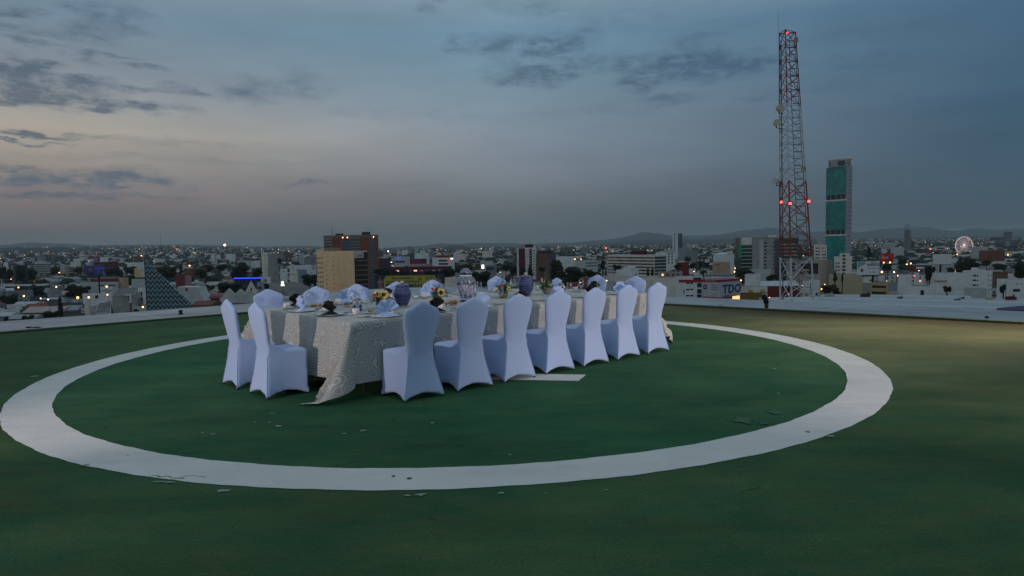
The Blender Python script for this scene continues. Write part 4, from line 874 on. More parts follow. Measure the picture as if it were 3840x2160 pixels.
def gable(name, label, xl, xr, yt, yr, Y, dep, wm, rm, base=None, over=.4, yaw=0, cat='shed', curve=False):
    a = W(xl, yt, Y); c = W(xr, yt, Y); w_ = (c-a).length; o = empty(name, ((a.x+c.x)/2, Y, terrain(a.x, Y)-1), radians(yaw), label, cat); zb = a.z-o.location.z; zr = W((xl+xr)/2, yr, Y+dep/2).z-o.location.z
    m = MB(); m.box(-w_/2, w_/2, 0, dep, 0, zb); m.build('walls', wm, o)
    m = MB(); x0, x1 = -w_/2-over, w_/2+over
    if curve:
        pr = None; m.smooth = True
        for i in range(11):
            t = pi*i/10; p = (dep/2-(dep/2+over)*cos(t), zb+(zr-zb)*sin(t)); 
            if pr: m.add([(x0, pr[0], pr[1]), (x1, pr[0], pr[1]), (x1, p[0], p[1]), (x0, p[0], p[1])], [(0, 1, 2, 3)])
            pr = p
        m.smooth = False; m.add([(x0, dep/2-(dep/2+over)*cos(pi*i/10), zb+(zr-zb)*sin(pi*i/10)) for i in range(11)], [tuple(range(11))]); m.add([(x1, dep/2-(dep/2+over)*cos(pi*i/10), zb+(zr-zb)*sin(pi*i/10)) for i in range(11)], [tuple(range(10, -1, -1))])
    else:
        t = .2; y0, y1 = -over, dep+over
        m.add([(x0, y0, zb), (x1, y0, zb), (x1, dep/2, zr), (x0, dep/2, zr), (x1, y1, zb), (x0, y1, zb), (x0, y0, zb-t), (x1, y0, zb-t), (x1, y1, zb-t), (x0, y1, zb-t)], [(0, 1, 2, 3), (3, 2, 4, 5), (0, 6, 7, 1), (6, 9, 8, 7), (5, 4, 8, 9), (0, 3, 5, 9, 6), (1, 7, 8, 4, 2)])
    m.build('roof', rm, o); HEROES.append(((xl+xr)/2, yr, name.replace('_', ' '), o.location.x, Y+dep/2, w_*.6)); return o
metal = mat('metal_roof_pale', (.33, .38, .42), .6, .2, .4); metal2 = mat('metal_roof_pinkish', (.30, .25, .25), .7, .2, .4); metal3 = mat('metal_roof_grey', (.24, .26, .28), .7, .2, .4)
gable('barrel_shed', 'shed with a pale blue barrel roof, lower left', 51, 128, 1150, 1131, 520, 14, wgrey, metal, curve=True)
gable('long_shed', 'long shed with a dull pink pitched roof behind the cypress, lower left', 84, 228, 1173, 1149, 470, 16, wgrey, metal2)
gable('blue_roof_shed', 'short shed with a blue-grey pitched roof right of the cypress', 230, 288, 1164, 1145, 475, 12, wgrey, mat('metal_roof_blue', (.17, .21, .25), .7, .2, .4))
gable('corner_shed', 'small pale gabled roof at the lower left corner of the city', -20, 36, 1186, 1171, 400, 10, wgrey, metal)
gable('low_shed', 'low shed with a pale sloping roof edge above the left deck roof', 30, 128, 1196, 1180, 385, 9, wgrey, metal3)
gable('train_shed', 'long pale platform roof across the left side of the city', 0, 165, 1074, 1066, 720, 20, wdark, metal3)
gable('lit_shed', 'long low shed with a lit white front beside the cypress', 152, 229, 1122, 1117, 590, 10, wgrey, metal)
# cypress pylon sign
def pix_box(name, label, cat, x0, x1, y0, y1, Y, dep, mt, yaw=0):
    a = W(x0, y0, Y); c = W(x1, y0, Y); z1 = W((x0+x1)/2, y0, Y).z; z0 = W((x0+x1)/2, y1, Y).z; w_ = c.x-a.x
    o = empty(name, ((a.x+c.x)/2, Y, z0), radians(yaw), label, cat); m = MB(); m.box(-w_/2, w_/2, 0, dep, 0, z1-z0); return o, m, w_, z1-z0
o, m, w_, h = pix_box('pylon_sign', 'tall white pylon sign with dark panels before the bare concrete block', 'sign', 469, 490, 1104, 1170, 400, 1, None); h += 18; o.location.z -= 18
m = MB(); m.box(-w_/2, w_/2, 0, .8, h-5, h); m.box(-w_/2, -w_/2+.9, 0, .8, 0, h-5); m.build('frame', wwhite, o); m = MB(); m.box(-w_/2+.95, w_/2-.1, .1, .6, h-13, h-5.1); m.build('dark_panel', wbrown, o); m = MB(); m.box(-.7, .7, -.06, 0, h-4.2, h-1); m.build('portrait_panel', wdark, o)
# portrait screen billboard
def billboard(label, x0, x1, y0, y1, Y, yaw, face, pole=True, cat='billboard', pcol=None, ybase=None, pxp=None):
    a = W(x0, y0, Y); c = W(x1, y0, Y); z1 = W((x0+x1)/2, y0, Y).z; z0 = W((x0+x1)/2, y1, Y).z; w_ = (c.x-a.x)/cos(radians(yaw)); cx = (a.x+c.x)/2; g = terrain(cx, Y)
    o = empty('billboard', (cx, Y, g), radians(yaw), label, cat); m = MB(); m.box(-w_/2, w_/2, 0, .5, z0-g, z1-g); m.build('panel', face, o)
    m = MB(); m.box(-w_/2, w_/2, -.5, -.1, z0-g-.35, z0-g-.1); m.build('catwalk', bk, o)
    if pole:
        xo = 0 if pxp is None else (W(pxp, y1, Y).x-cx); m = MB(); m.tube((xo, .9, 0), (xo, .9, z1-g-.5), .6, n=10); m.build('pole', pcol or bk, o)
    HEROES.append(((x0+x1)/2, y0, 'billboard', cx, Y, w_*.5)); return o, w_, z0-g, z1-g
scr_m = mat('screen_navy', (.010, .014, .05), .3, .3, .5, emit=.35, ecol=(.012, .02, .09)); skin = mat('printed_skin', (.24, .115, .085), .6, .1); skind = mat('screen_skin', (.06, .03, .035), .5, .1, emit=.12, ecol=(.2, .09, .09)); hair = mat('printed_hair', (.012, .01, .01), .6, 0); scrt = mat('screen_text', (.03, .07, .35), .5, 0, emit=.35, ecol=(.05, .12, .5))
o, w_, z0, z1 = billboard('dark blue lit screen billboard showing a smiling man, on the left', 315, 385, 995, 1034, 600, 0, scr_m, True, pxp=368)
hh = z1-z0; m = MB(); m.smooth = True; m.ball((-w_*.17, -.05, z0+hh*.55), hh*.22, 12, (.8, .25, 1.15)); f_ = m.build('portrait_face', skind, o); m = MB(); m.extr([(-w_*.17-hh*.4, z0+.2), (-w_*.17+hh*.4, z0+.2), (-w_*.17+hh*.2, z0+hh*.3), (-w_*.17-hh*.2, z0+hh*.3)], -.06, 0); m.build('portrait_shoulders', mat('screen_shirt', (.012, .02, .06), .5), o)
text('CATORINA', 2.0, scrt, o, (w_*.02, -.05, z0+hh*.60), (pi/2, 0, 0)); text('COMUNICA', 1.3, scrt, o, (w_*.06, -.05, z0+hh*.83), (pi/2, 0, 0)); text('2018', 1.3, scrt, o, (w_*.18, -.05, z0+hh*.35), (pi/2, 0, 0))
# patterned wedge building
def wedge_mat():
    t = NT('chevron_tiles'); tc = t.n('ShaderNodeTexCoord').outputs['Object']; sx = t.n('ShaderNodeSeparateXYZ'); t.l(tc, sx.inputs[0])
    x = t.math('MULTIPLY', sx.outputs[0], .62); z = t.math('MULTIPLY', sx.outputs[2], .55)
    tri = t.math('ABSOLUTE', t.math('SUBTRACT', t.math('FRACT', x), .5)); v = t.math('FRACT', t.math('ADD', z, t.math('MULTIPLY', tri, 1.3)))
    ck = t.math('MODULO', t.math('FLOOR', x), 2); n1 = t.noise(1.4, 3, .6, tc); on = t.math('GREATER_THAN', t.math('ADD', v, t.math('MULTIPLY', n1, .5)), .72)
    on2 = t.math('GREATER_THAN', t.math('FRACT', t.math('ADD', t.math('MULTIPLY', x, 2), t.math('MULTIPLY', z, 1.0))), .35)
    c = t.mix(t.math('MULTIPLY', on, t.math('MULTIPLY_ADD', on2, .6, .4)), (.012, .022, .034), (.15, .27, .32)); return t.out(c, .5, .4)
Yp = 250; a = W(553, 1168, Yp); z0 = -30; o = empty('patterned_wedge', (a.x, Yp, z0), 0, 'dark triangular wall with a pale blue chevron pattern at the left deck edge', 'building')
zt_ = W(553, 977, Yp).z-z0; xr_ = W(735, 1157, Yp).x-a.x; zr_ = W(735, 1157, Yp).z-z0; sl = (zt_-zr_)/xr_; xx = xr_+zr_/sl*.5; zz_ = zt_-sl*xx
m = MB(); m.extr([(0, 0), (xx, 0), (xx, max(0, zz_)), (0, zt_)], 0, .9); m.build('tiled_wall', wedge_mat(), o)
m = MB(); m.tube((-.15, 0, 0), (-.15, 0, zt_+.6), .14); m.build('edge_post', wdark, o); m = MB(); m.tube((.6, 1, zt_-1), (.6, 1, W(563, 943, Yp).z-z0), .06); m.build('aerial', bk, o); HEROES.append((640, 1060, 'patterned wedge', a.x+9, Yp, 16))
# slanted white roof, tile roofs, red barrel, church front
Yq = 300; p0, p1, p2, p3 = W(664, 1076, Yq), W(742, 1077, Yq), W(764, 1129, Yq), W(716, 1129, Yq); z0 = -30
o = empty('slanted_building', (p0.x, Yq, z0), 0, 'whitish building with a slanting wall right of the patterned wedge', 'building'); L_ = lambda p: (p.x-p0.x, p.z-z0)
m = MB(); q = [L_(p0), L_(p1), L_(p2), (L_(p2)[0], 0), (L_(p3)[0]-4, 0)]; m.extr(q, 0, 8); m.build('walls', wlg, o); m = MB(); m.box(L_(p0)[0]+3.8, L_(p0)[0]+4.6, -.1, .1, L_(p0)[1]-2, L_(p0)[1]-.5); m.build('window', dark, o); HEROES.append((714, 1076, 'slanted building', p0.x+5, Yq, 8))
gable('tiled_roof_house', 'house with a rust-red tiled roof at the foot of the patterned wedge', 724, 792, 1144, 1127, 180, 6, wgrey, terra, cat='house')
gable('red_barrel_roof', 'long dark red rounded roof behind the left end of the table', 790, 960, 1120, 1098, 210, 8, wdark, mat('barrel_red', (.11, .018, .022), .5, .15, .5), curve=True, cat='roof')
b = B('white_gabled_hall', 'white wall with three stepped humps before the dark red rounded roof', 824, 950, 952, 1114, 195, 3, wlg, par=0)
for u, hh in ((.28, 2.6), (.62, 2.4), (.95, 1.9)): m = MB(); x = -b.wl*(1-u); m.extr([(x-2.2, b.h), (x+2.2, b.h), (x+.9, b.h+hh*.7), (x, b.h+hh), (x-.9, b.h+hh*.7)], 0, .5); m.build('wall_hump', wlg, b.o)
b.band('L', wdark, b.h-2.6, 1.8, 0, 1, 'dark_band')  # plain dark band across the full width of the wall
Yc = 330; o = empty('church_front', (W(943, 1100, Yc).x, Yc, -38), radians(20), 'pale church gable with a tall pointed window behind the leftmost far chair', 'church'); zc = W(943, 1052, Yc).z+38; hw_ = 2.7
m = MB(); m.extr([(-3.2, 0), (3.2, 0), (3.2, zc-5.5), (1.8, zc-3.6), (0, zc), (-1.9, zc-3.8), (-3.2, zc-6.5)], 0, .9); m.build('facade', wwhite2, o)
m = MB(); m.extr([(-.45, zc-7.6), (.45, zc-7.6), (.45, zc-4.4), (0, zc-3.4), (-.45, zc-4.4)], -.08, 0); m.build('pointed_window', dark, o); m = MB(); m.extr([(-1.5, zc-8), (-1.1, zc-8), (-1.1, zc-5.5), (-1.3, zc-5), (-1.5, zc-5.5)], -.08, 0); m.build('side_window', dark, o); m = MB(); m.box(-3, 3, .9, 14, 0, zc-6); m.build('nave', wgrey, o); HEROES.append((943, 1052, 'church front', o.location.x, Yc+5, 8))
b = B('pale_annex', 'pale blue-white annex with a dark window right of the church gable', 964, 986, 990, 1060, 340, 10, wblue, par=.3); b.mt = wwhite; b.win('L', [.45], [b.h-2.6], 1.8, 1.3, dark)
b = B('neon_building', 'low dark building topped by a long glowing blue neon line', 878, 977, 980, 1044, 470, 5, wdark, par=0); b.box('neon_line', mat('blue_neon', (.03, .06, .9), .5, 0, emit=1.5, ecol=(.035, .075, .95)), -b.wl, 0, -.4, -.1, b.h, b.h+.65); b.band('L', mat('neon_fascia', (.012, .02, .09), .5), b.h-1.6, 2.6, 0, 1, 'fascia'); b.band('L', mat('blue_wall', (.03, .05, .09), .7), b.h-5, 2.6, .2, .95, 'blue_wall')
nav = mat('sign_navy', (.012, .022, .13), .6)
b = B('logo_sign_building', 'white sign wall with a small navy logo at the end of the blue neon line', 978, 1013, 1015, 1039, 460, 4, wwhite, par=0, depth=3); b.txt('L', 'D', 2.6, .28, b.h-3.3, nav, .08); b.box('logo_line', nav, -b.wl*.55, -b.wl*.33, -.12, 0, b.h-2.2, b.h-1.7); b.box('logo_line', nav, -b.wl*.55, -b.wl*.33, -.12, 0, b.h-3.0, b.h-2.6)
b = B('white_tower', 'pale residential tower with dark window columns, left of the cream tower', 980, 1004, 1035, 950, 700, 52, wwhite2, par=1.0)
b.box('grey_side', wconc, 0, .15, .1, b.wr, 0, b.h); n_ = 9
for i in range(n_): z = b.h-2.5-i*2.9; b.win('L', [.55, .9], [z], 1.5, 1.2, dark); b.win('R', [.42], [z-.6], 2.4, 1.1, dark) if i > 1 else None
for k in range(7): b.top(.05+.13*k, .12+.13*k, .1+.1*(k % 3), .3+.1*(k % 3), 1+R.random()*1.6, wdark, 'roof_equipment')
b = B('tower_annex', 'low grey annex at the foot of the pale residential tower', 1003, 1028, 1046, 1006, 660, 40, wconc, par=.3)
b = B('hotel_slab', 'long low hotel slab with rows of windows left of the pale residential tower', 890, 892, 942, 979, 1100, 78, wlg, par=.5); [b.win('R', fr(10, .03, .97), [b.h-2.5-i*3], 2.0, 1.4, wdark) for i in range(4)]
b = B('red_house', 'dark red house with a pinkish windowed side, right of the patterned wedge top', 658, 693, 717, 1032, 620, 38, wred, par=.5); b.box('pink_side', wpink, 0, .15, .1, b.wr, 0, b.h-.2); b.win('R', [.3, .75], [b.h-3, b.h-6.5], 1.6, 2.0, dark)
b = B('grey_market', 'long weathered grey building with a lit round sign on its roof', 1010, 1045, 1160, 1083, 330, 66, wconc, par=.4, depth=8); b.win('L', fr(4, .1, .9), [b.h-3], .7, 1.6, dark)
o = empty('lit_sign', W(1060, 1072, 322), 0, 'round glowing sign above a small lit box on the weathered grey building', 'sign'); m = MB(); m.smooth = True; m.ball((0, 0, 1.55), .62, 14, (1, .3, 1)); m.build('disc', litw, o); m = MB(); m.box(-.75, .75, -.2, .2, 0, .75); m.build('box', litw, o); m = MB(); m.tube((0, .25, -4), (0, .25, 1.4), .12); m.build('post', bk, o)
for i, (x0, x1, yt, Y, mm, lb) in enumerate([(1050, 1078, 1009, 640, wwhite, 'white cube house'), (1085, 1118, 1019, 600, wwhite2, 'white house with three small windows'), (1092, 1104, 993, 700, wwhite, 'slim white roof house'), (1112, 1150, 1012, 640, wblue, 'blue-grey flat house'), (1150, 1186, 1014, 650, wwhite, 'white flat house'), (1126, 1148, 996, 760, wlg, 'small light grey house'), (1165, 1186, 995, 800, wlg, 'tall light grey house')]):
    b = B('flat_roof_house', lb+' between the pale residential tower and the cream tower', x0, x1-5, x1, yt, Y, 22, mm, 'house', par=.4)
    if i == 1: b.win('L', [.25, .5, .75], [b.h-2.6], .9, .9, dark)
    elif i % 2 == 0: b.win('L', [.6], [b.h-2.4], 1.2, 1.0, dark)
# cream tower + brick tower
b = B('cream_tower', 'tall cream tower with small square windows and dark banded right side', 1209, 1327, 1377, 945, 400, 52, tanlit, par=.6)
pr_ = b; zs = [b.h-3.2-i*2.85 for i in range(9)]
b.win('L', [.13], zs, .95, .85, dark); b.win('L', [.45], [z+.3 for z in zs], .95, .85, dark) if 0 else None
b.win('L', [.36], [z+.5 for z in zs], .95, .85, dark)
b.box('raised_panel', mat('wall_tower_panel', (.72, .51, .31), .85, .1, .2), -b.wl*.52, -.2, -.35, 0, b.h-20.5, b.h-.2)
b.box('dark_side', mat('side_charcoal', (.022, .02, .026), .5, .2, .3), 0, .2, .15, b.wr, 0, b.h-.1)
for i in range(9): b.band('R', mat('balcony_tan', (.22, .17, .13), .8), b.h-5.2-i*2.85, .42, .12, .98, 'floor_band', .9, .2)
b.box('banner', mat('banner_white', (.42, .45, .48), .6), .2, .3, b.wr*.02, b.wr*.7, b.h-3.6, b.h+.6); text('Link', 2.4, mat('banner_pink', (.35, .04, .12), .6), b.o, (.35, b.wr*.16, b.h-2.8), (pi/2, 0, pi/2), bold=.05)
b.top(.02, .42, .1, .5, 2.6, mat('wall_penthouse', (.25, .19, .15), .85), 'penthouse')
for k in range(9): b.box('roof_aerial', bk, -b.wl+1+k*.9, -b.wl+1.1+k*.9, 1.5, 1.6, b.h+2.6, b.h+3.6+R.random()*1.2)
zc_ = W(1190, 937, 402).z
b2 = B('cream_tower_wing', 'narrow cream wing with three columns of small windows, left of the cream tower', 1186, 1210, 1211, 937, 407, 10, tanlit, par=.3, depth=12)
for i in range(9): b2.win('L', [.17, .5, .83], [b2.h-5-i*2.85], .55, 1.0, dark)
b = B('brick_tower', 'broad brick and glass tower with a flat crown behind the cream tower', 1213, 1404, 1418, 880, 600, 12, wbrick, par=0)
hcap = 2.0; b.box('crown', mat('wall_crown', (.16, .14, .11), .8), -b.wl-.1, .15, -.2, b.wr+.1, b.h-hcap, b.h+.06)
gl = mat('tower_glass', (.035, .06, .085), .15, .3, .8, spec=.7)
def strip(u0, u1, mt_, nm, z1=None, z0=0, d=.15): return b.box(nm, mt_, -b.wl*(1-u0), -b.wl*(1-u1), -d, .1, z0, b.h-hcap-.05 if z1 is None else z1)
strip(0, .17, mat('wall_buff', (.24, .205, .15), .8), 'buff_bay'); strip(.375, .50, gl, 'glass_bay'); strip(.50, .715, mat('bay_buff2', (.17, .145, .115), .8), 'centre_bay'); strip(.885, 1, gl, 'glass_bay')
nf = 14
for i in range(nf):
    z = b.h-hcap-2.3-i*2.72
    b.band('L', gl, z, 1.5, .01, .165, 'window_band', .24); b.band('L', gl, z, 1.5, .505, .71, 'window_band', .24)
    for u0, u1 in ((.375, .50), (.885, 1.0)): b.band('L', mat('balcony_steel', (.11, .14, .18), .5), z-1.2, .35, u0, u1, 'balcony_rail', .5)
    b.win('L', [.215, .29], [z], .9, 1.0, dark); b.win('L', [.745, .82], [z], .9, 1.0, lit if i == 4 else dark)
for u in (.40, .43, .46, .91, .94, .97): b.box('mullion', mat('mullion', (.14, .17, .2), .5), -b.wl*(1-u)-.1, -b.wl*(1-u)+.1, -.3, -.1, 2, b.h-hcap)
b.box('white_fin', wwhite, -b.wl*.50, -b.wl*.465, -.6, .1, b.h-24, b.h-14)
b.top(.22, .34, .2, .7, 1.6, wdark, 'roof_plant'); b.top(.74, .87, .2, .7, 2.6, wdark, 'roof_plant')
m = MB()
for k in range(3): m.tube((-b.wl*.86+cos(k*2.1)*.5, 3+sin(k*2.1)*.5, b.h), (-b.wl*.86, 3, b.h+8.6), .12, .05)
m.build('mast', mat('mast_red', (.3, .1, .08), .6), b.o)
for u in (.385, .475, .985): m = MB(); m.ball((-b.wl*(1-u), -.5, b.h-2.0), .42, 8); m.build('warning_lamp', red_l if 0 else orange_l, b.o)
# yellow banner
Yb = 300; a = W(1407, 1032, Yb); c = W(1661, 1029, Yb); zt2 = W(1534, 1030, Yb).z; zb2 = W(1534, 1090, Yb).z; w_ = c.x-a.x
o = empty('wall_banner', (a.x, Yb, zb2-22), 0, 'long blue and yellow advertising banner with large navy lettering behind the table', 'banner'); hB = 22; hT = zt2-zb2+22
m = MB(); m.box(0, w_, 0, .6, 0, hT); m.build('panel', mat('banner_blue', (.018, .030, .085), .6, .1), o)
yl = mat('banner_yellow', (.34, .33, .035), .6, .1, .3); m = MB(); H_ = hT-hB; pts = [(w_*.13, hB+.2), (w_*.92, hB+.2), (w_*.93, hT-H_*.42), (w_*.87, hT-H_*.06), (w_*.16, hT-H_*.06), (w_*.12, hT-H_*.30)]; m.extr(pts, -.05, -.01); m.build('yellow_field', yl, o)
nv = mat('banner_navy', (.010, .022, .12), .6)
text('Busca verdadero', H_*.20, nv, o, (w_*.245, -.08, hT-H_*.26), (pi/2, 0, 0), bold=.03, ext=.02); text('mayoreo en herramientas?', H_*.20, nv, o, (w_*.155, -.08, hT-H_*.47), (pi/2, 0, 0), bold=.03, ext=.02)
m = MB(); m.box(w_*.155, w_*.34, -.07, -.05, hT-H_*.85, hT-H_*.55); m.build('navy_box', nv, o); text('ISMÁN', H_*.38, nv, o, (w_*.43, -.08, hT-H_*.83), (pi/2, 0, 0), bold=.06, ext=.02)
for k, (x, l) in enumerate([(.63, .07), (.74, .07), (.81, .07)]):
    for j in range(4): m = MB(); m.box(w_*x, w_*(x+l*(.6+.3*((j+k) % 2))), -.07, -.05, hT-H_*(.16+.055*j), hT-H_*(.135+.055*j)); m.build('text_line', nv, o)
for cx_, flip in ((.075, 1), (.935, -1)):
    x = w_*cx_; s = H_
    m = MB(); m.smooth = False; m.extr([(x-.13*s, hB), (x+.13*s, hB), (x+.15*s, hB+.22*s), (x+.10*s, hB+.40*s), (x+.16*s, hB+.60*s), (x+.13*s, hB+.72*s), (x+.03*s, hB+.76*s), (x+.03*s, hB+.84*s), (x-.03*s, hB+.84*s), (x-.03*s, hB+.76*s), (x-.15*s, hB+.70*s), (x-.20*s, hB+.50*s), (x-.13*s, hB+.36*s), (x-.15*s, hB+.22*s)], -.09, -.06); f_ = m.build('printed_figure', skin, o)
    m = MB(); m.extr([(x-.10*s, hB+.74*s), (x-.08*s, hT-.02*s), (x+.08*s, hT-.02*s), (x+.12*s, hB+.62*s), (x+.05*s, hB+.66*s), (x+.04*s, hT-.10*s), (x-.04*s, hT-.10*s)], -.12, -.10); m.build('printed_hair', hair, f_); m = MB(); m.ball((x, -.1, hB+.88*s), .06*s, 8, (.8, .15, 1.1)); m.build('printed_face', skin, f_)
    m = MB(); m.extr([(x-.11*s, hB+.54*s), (x+.11*s, hB+.54*s), (x+.12*s, hB+.64*s), (x, hB+.60*s), (x-.12*s, hB+.64*s)], -.12, -.10); m.build('printed_top', mat('print_lilac', (.25, .22, .3), .7), f_)
HEROES.append((1534, 1030, 'yellow banner', a.x+w_/2, Yb, 17))
b = B('white_cube_building', 'blank off-white cube building behind the tallest jar', 1668, 1730, 1733, 1042, 290, 5, wwhite2, par=.2); b.box('panel_joint', wlg, -b.wl*.62, -b.wl*.6, -.05, 0, 1, b.h)
p = W(1714, 1041, 290); o = empty('round_sign', p, 0, 'ring-shaped sign with a letter A standing on the off-white cube building', 'sign'); m = MB(); n = 24
for i in range(n): a0, a1 = 2*pi*i/n, 2*pi*(i+1)/n; m.tube((.85*cos(a0), 0, 1.15+.85*sin(a0)), (.85*cos(a1), 0, 1.15+.85*sin(a1)), .09, n=5)
m.build('ring', wwhite, o); text('A', 1.5, wwhite, o, (-.48, 0, .62), (pi/2, 0, 0), bold=.04); m = MB(); m.tube((0, 0, -.4), (0, 0, .4), .08); m.build('post', bk, o)
# centre
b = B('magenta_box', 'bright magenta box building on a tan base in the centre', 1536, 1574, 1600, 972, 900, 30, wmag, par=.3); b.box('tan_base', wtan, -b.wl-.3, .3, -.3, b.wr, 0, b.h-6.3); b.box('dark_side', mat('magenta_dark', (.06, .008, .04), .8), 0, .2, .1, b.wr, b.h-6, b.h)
b = B('magenta_hall', 'long low magenta hall with small lit windows behind the centre trees', 1441, 1688, 1695, 1000, 620, 3, mat('wall_magenta2', (.11, .01, .06), .8, .15, .3), par=.3); b.win('L', fr(9, .15, .98), [b.h-3.2], 3.0, 1.2, wlg, .12)
b = B('red_fronted_building', 'white building with red glowing panels right of the magenta box', 1621, 1683, 1704, 967, 850, 24, wwhite, par=.4); b.band('L', dark, b.h-3.5, 2.2, .38, .95); b.band('L', dark, b.h-7.6, 2.2, .38, .95); b.box('red_panel', mat('red_glow', (.5, .02, .02), .5, 0, emit=.8), -b.wl*.1, -.1, -.15, 0, b.h-6, b.h-1.5); b.top(.25, .8, .1, .7, 3.2, wred, 'red_penthouse'); b.box('lit_panel', litw, .1, .3, b.wr*.3, b.wr*.7, b.h-1.8, b.h-.6)
b = B('blue_sign_building', 'grey building with glowing violet-blue lettering, left of the magenta box', 1478, 1520, 1536, 963, 1100, 24, wlg, par=.3); b.band('L', wdark, b.h-8, 3, .05, .95); vb = mat('violet_neon', (.10, .05, .9), .5, 0, emit=1.6); b.txt('L', 'EL AEREO', 2.2, .15, b.h-2.8, vb)
b = B('dark_block', 'dark block right of the brick tower', 1417, 1458, 1465, 970, 800, 12, wdark, par=.5); b.top(.2, .8, .2, .8, 1.6, wlg)
b = B('lit_cube_building', 'grey building with a bright lit white panel, right of the tallest jar', 1801, 1838, 1850, 980, 620, 25, wlg, par=.3)
o, m, w_, h = pix_box('lit_panel_sign', 'small glowing white sign panel standing above trees right of the tallest jar', 'sign', 1806, 1815, 993, 1007, 560, .5, None); m.build('panel', litw, o); m = MB(); m.tube((0, .3, -22), (0, .3, .5), .2); m.build('post', bk, o)
b = B('glass_front_building', 'low building with a dark glass front right of the glowing white sign panel', 1822, 1855, 1862, 996, 520, 15, wgrey, par=.3); b.band('L', glassb, b.h-2.2, 2.2, .05, .95)
b = B('maroon_tower', 'maroon and white striped apartment tower behind the light blue jar', 1938, 2008, 2012, 931, 700, 8, wwhite, par=.8)
b.box('maroon_bay', wmaroon, -b.wl*.90, -b.wl*.56, -.8, .1, 0, b.h+.3); b.box('maroon_bay', wmaroon, -b.wl*.34, -b.wl*.19, -.3, .1, 0, b.h-.5); b.top(.44, .85, .05, .6, 4.2, wmaroon, 'maroon_penthouse')
for i in range(10): b.band('L', wdark, b.h-2.5-i*2.8, .35, .46, .64, 'balcony_line', .1); b.band('L', wlg, b.h-1.9-i*2.8, .5, .66, .81, 'white_ledge', .35); b.band('L', wdark, b.h-2.5-i*2.8, .9, .86, .97, 'window', .1)
for k in range(6): b.box('roof_aerial', bk, -b.wl*.9+k*1.0, -b.wl*.9+k*1.0+.12, 1, 1.12, b.h+.8, b.h+1.6+R.random()*2)
m = MB(); m.tube((-b.wl*.35, 2, b.h), (-b.wl*.35, 2, b.h+13), .12, .05); m.build('aerial', bk, b.o)
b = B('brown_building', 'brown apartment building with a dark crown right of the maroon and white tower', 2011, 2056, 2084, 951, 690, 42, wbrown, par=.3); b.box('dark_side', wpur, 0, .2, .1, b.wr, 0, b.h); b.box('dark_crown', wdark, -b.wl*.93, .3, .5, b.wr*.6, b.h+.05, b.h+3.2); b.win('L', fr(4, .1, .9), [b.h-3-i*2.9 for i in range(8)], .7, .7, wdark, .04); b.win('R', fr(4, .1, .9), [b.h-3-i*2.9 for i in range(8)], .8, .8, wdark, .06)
b = B('grey_school', 'low grey-white building with blue windows behind the round trees', 2144, 2191, 2242, 978, 850, 62, wlg, par=.4); b.win('R', fr(6, .08, .95), [b.h-3, b.h-6.5], 2.4, 1.6, glassb)
b = B('banded_office', 'long office block with pale floor bands behind the right end of the table', 2278, 2454, 2498, 958, 600, 58, wwhite2, par=.6)
for i in range(6):
    z = b.h-2.2-i*2.85; b.band('L', mat('band_window', (.075, .08, .07), .3, .5, .5), z, 1.5, .01, .99); b.band('R', glassb, z, 2.2, .01, .99)
    for u in (.22, .46, .71): b.band('L', dark, z, 1.4, u+.03*((i*7) % 3), u+.07+.03*((i*7) % 3), 'open_window', .1)
b.box('maroon_plant_room', wmaroon, -b.wl*.53, -b.wl*.26, 3, b.wr*.5, b.h+.05, b.h+3.9)
b = B('stepped_office', 'pale office with a higher dark-framed end right of the long banded office', 2458, 2500, 2531, 948, 750, 48, wwhite, par=.4); [b.band('L', glassb, b.h-3-i*3, 1.5, .03, .97) for i in range(4)]; b.box('raised_end', wlg, -b.wl*.2, .1, -.1, b.wr, b.h, b.h+3.5); b.win('R', [.25, .65], [b.h-1.5-i*3.2 for i in range(4)], 2.5, 2.2, wdark)
b = B('striped_tower', 'slim blue and white striped tower rising above the city, right of centre', 2522, 2543, 2558, 876, 1500, 42, wblue, par=1)
for u0, u1 in ((.0, .30), (.5, .95)): b.box('white_bay', wwhite, -b.wl*(1-u0), -b.wl*(1-u1), -.5, .1, 0, b.h+.5)
for i in range(16): b.win('L', [.12, .73], [b.h-3-i*3.1], 2.0, 1.1, dark)
for u in (.15, .5, .85): b.box('navy_bay', mat('wall_navy', (.04, .06, .1), .7), 0, .4, b.wr*(u-.12), b.wr*(u+.12), 0, b.h-1)
b = B('white_stepped_block', 'blank white stepped block above the tan house, right of centre', 2675, 2735, 2753, 958, 650, 22, wwhite, par=.3); b.box('raised_part', wwhite, -b.wl*.95, -b.wl*.35, .5, b.wr, b.h+.05, b.h+1.7)
b = B('tan_weathered_house', 'weathered tan house in front of the blank white stepped block', 2672, 2738, 2752, 985, 560, 16, wtan, par=.4); b.win('L', [.2, .35], [b.h-1.5], 1.4, .8, dark)
b = B('red_shop', 'long low red building left of the dark conifers, right of centre', 2538, 2584, 2590, 985, 700, 8, wred, par=.3)
b = B('green_finned_office', 'dark green glass office with white floor lines and a bright green fin', 2781, 2994, 2998, 888, 560, 4, gwin, par=0, depth=20, roofm=roofl)
b.box('white_top', wwhite2, -b.wl, -b.wl*.82, -.3, b.wr*.6, b.h-5.6, b.h+.1); b.box('long_cornice', wconc, -b.wl*.82, .2, -.3, .3, b.h-.9, b.h+.2); b.box('green_fin', wgreen, -b.wl-2.3, -b.wl, -.5, .6, b.h-16.6, b.h-5.6)
for i in range(7): b.band('L', wwhite2, b.h-6-i*3.05, .38, 0, 1, 'floor_line', .35)
b.box('top_hut', wwhite, -b.wl*.5, -b.wl*.38, 1, 5, b.h, b.h+1.6); b.box('top_hut', wlg, -b.wl*.36, -b.wl*.15, 2, 8, b.h, b.h+1.2)
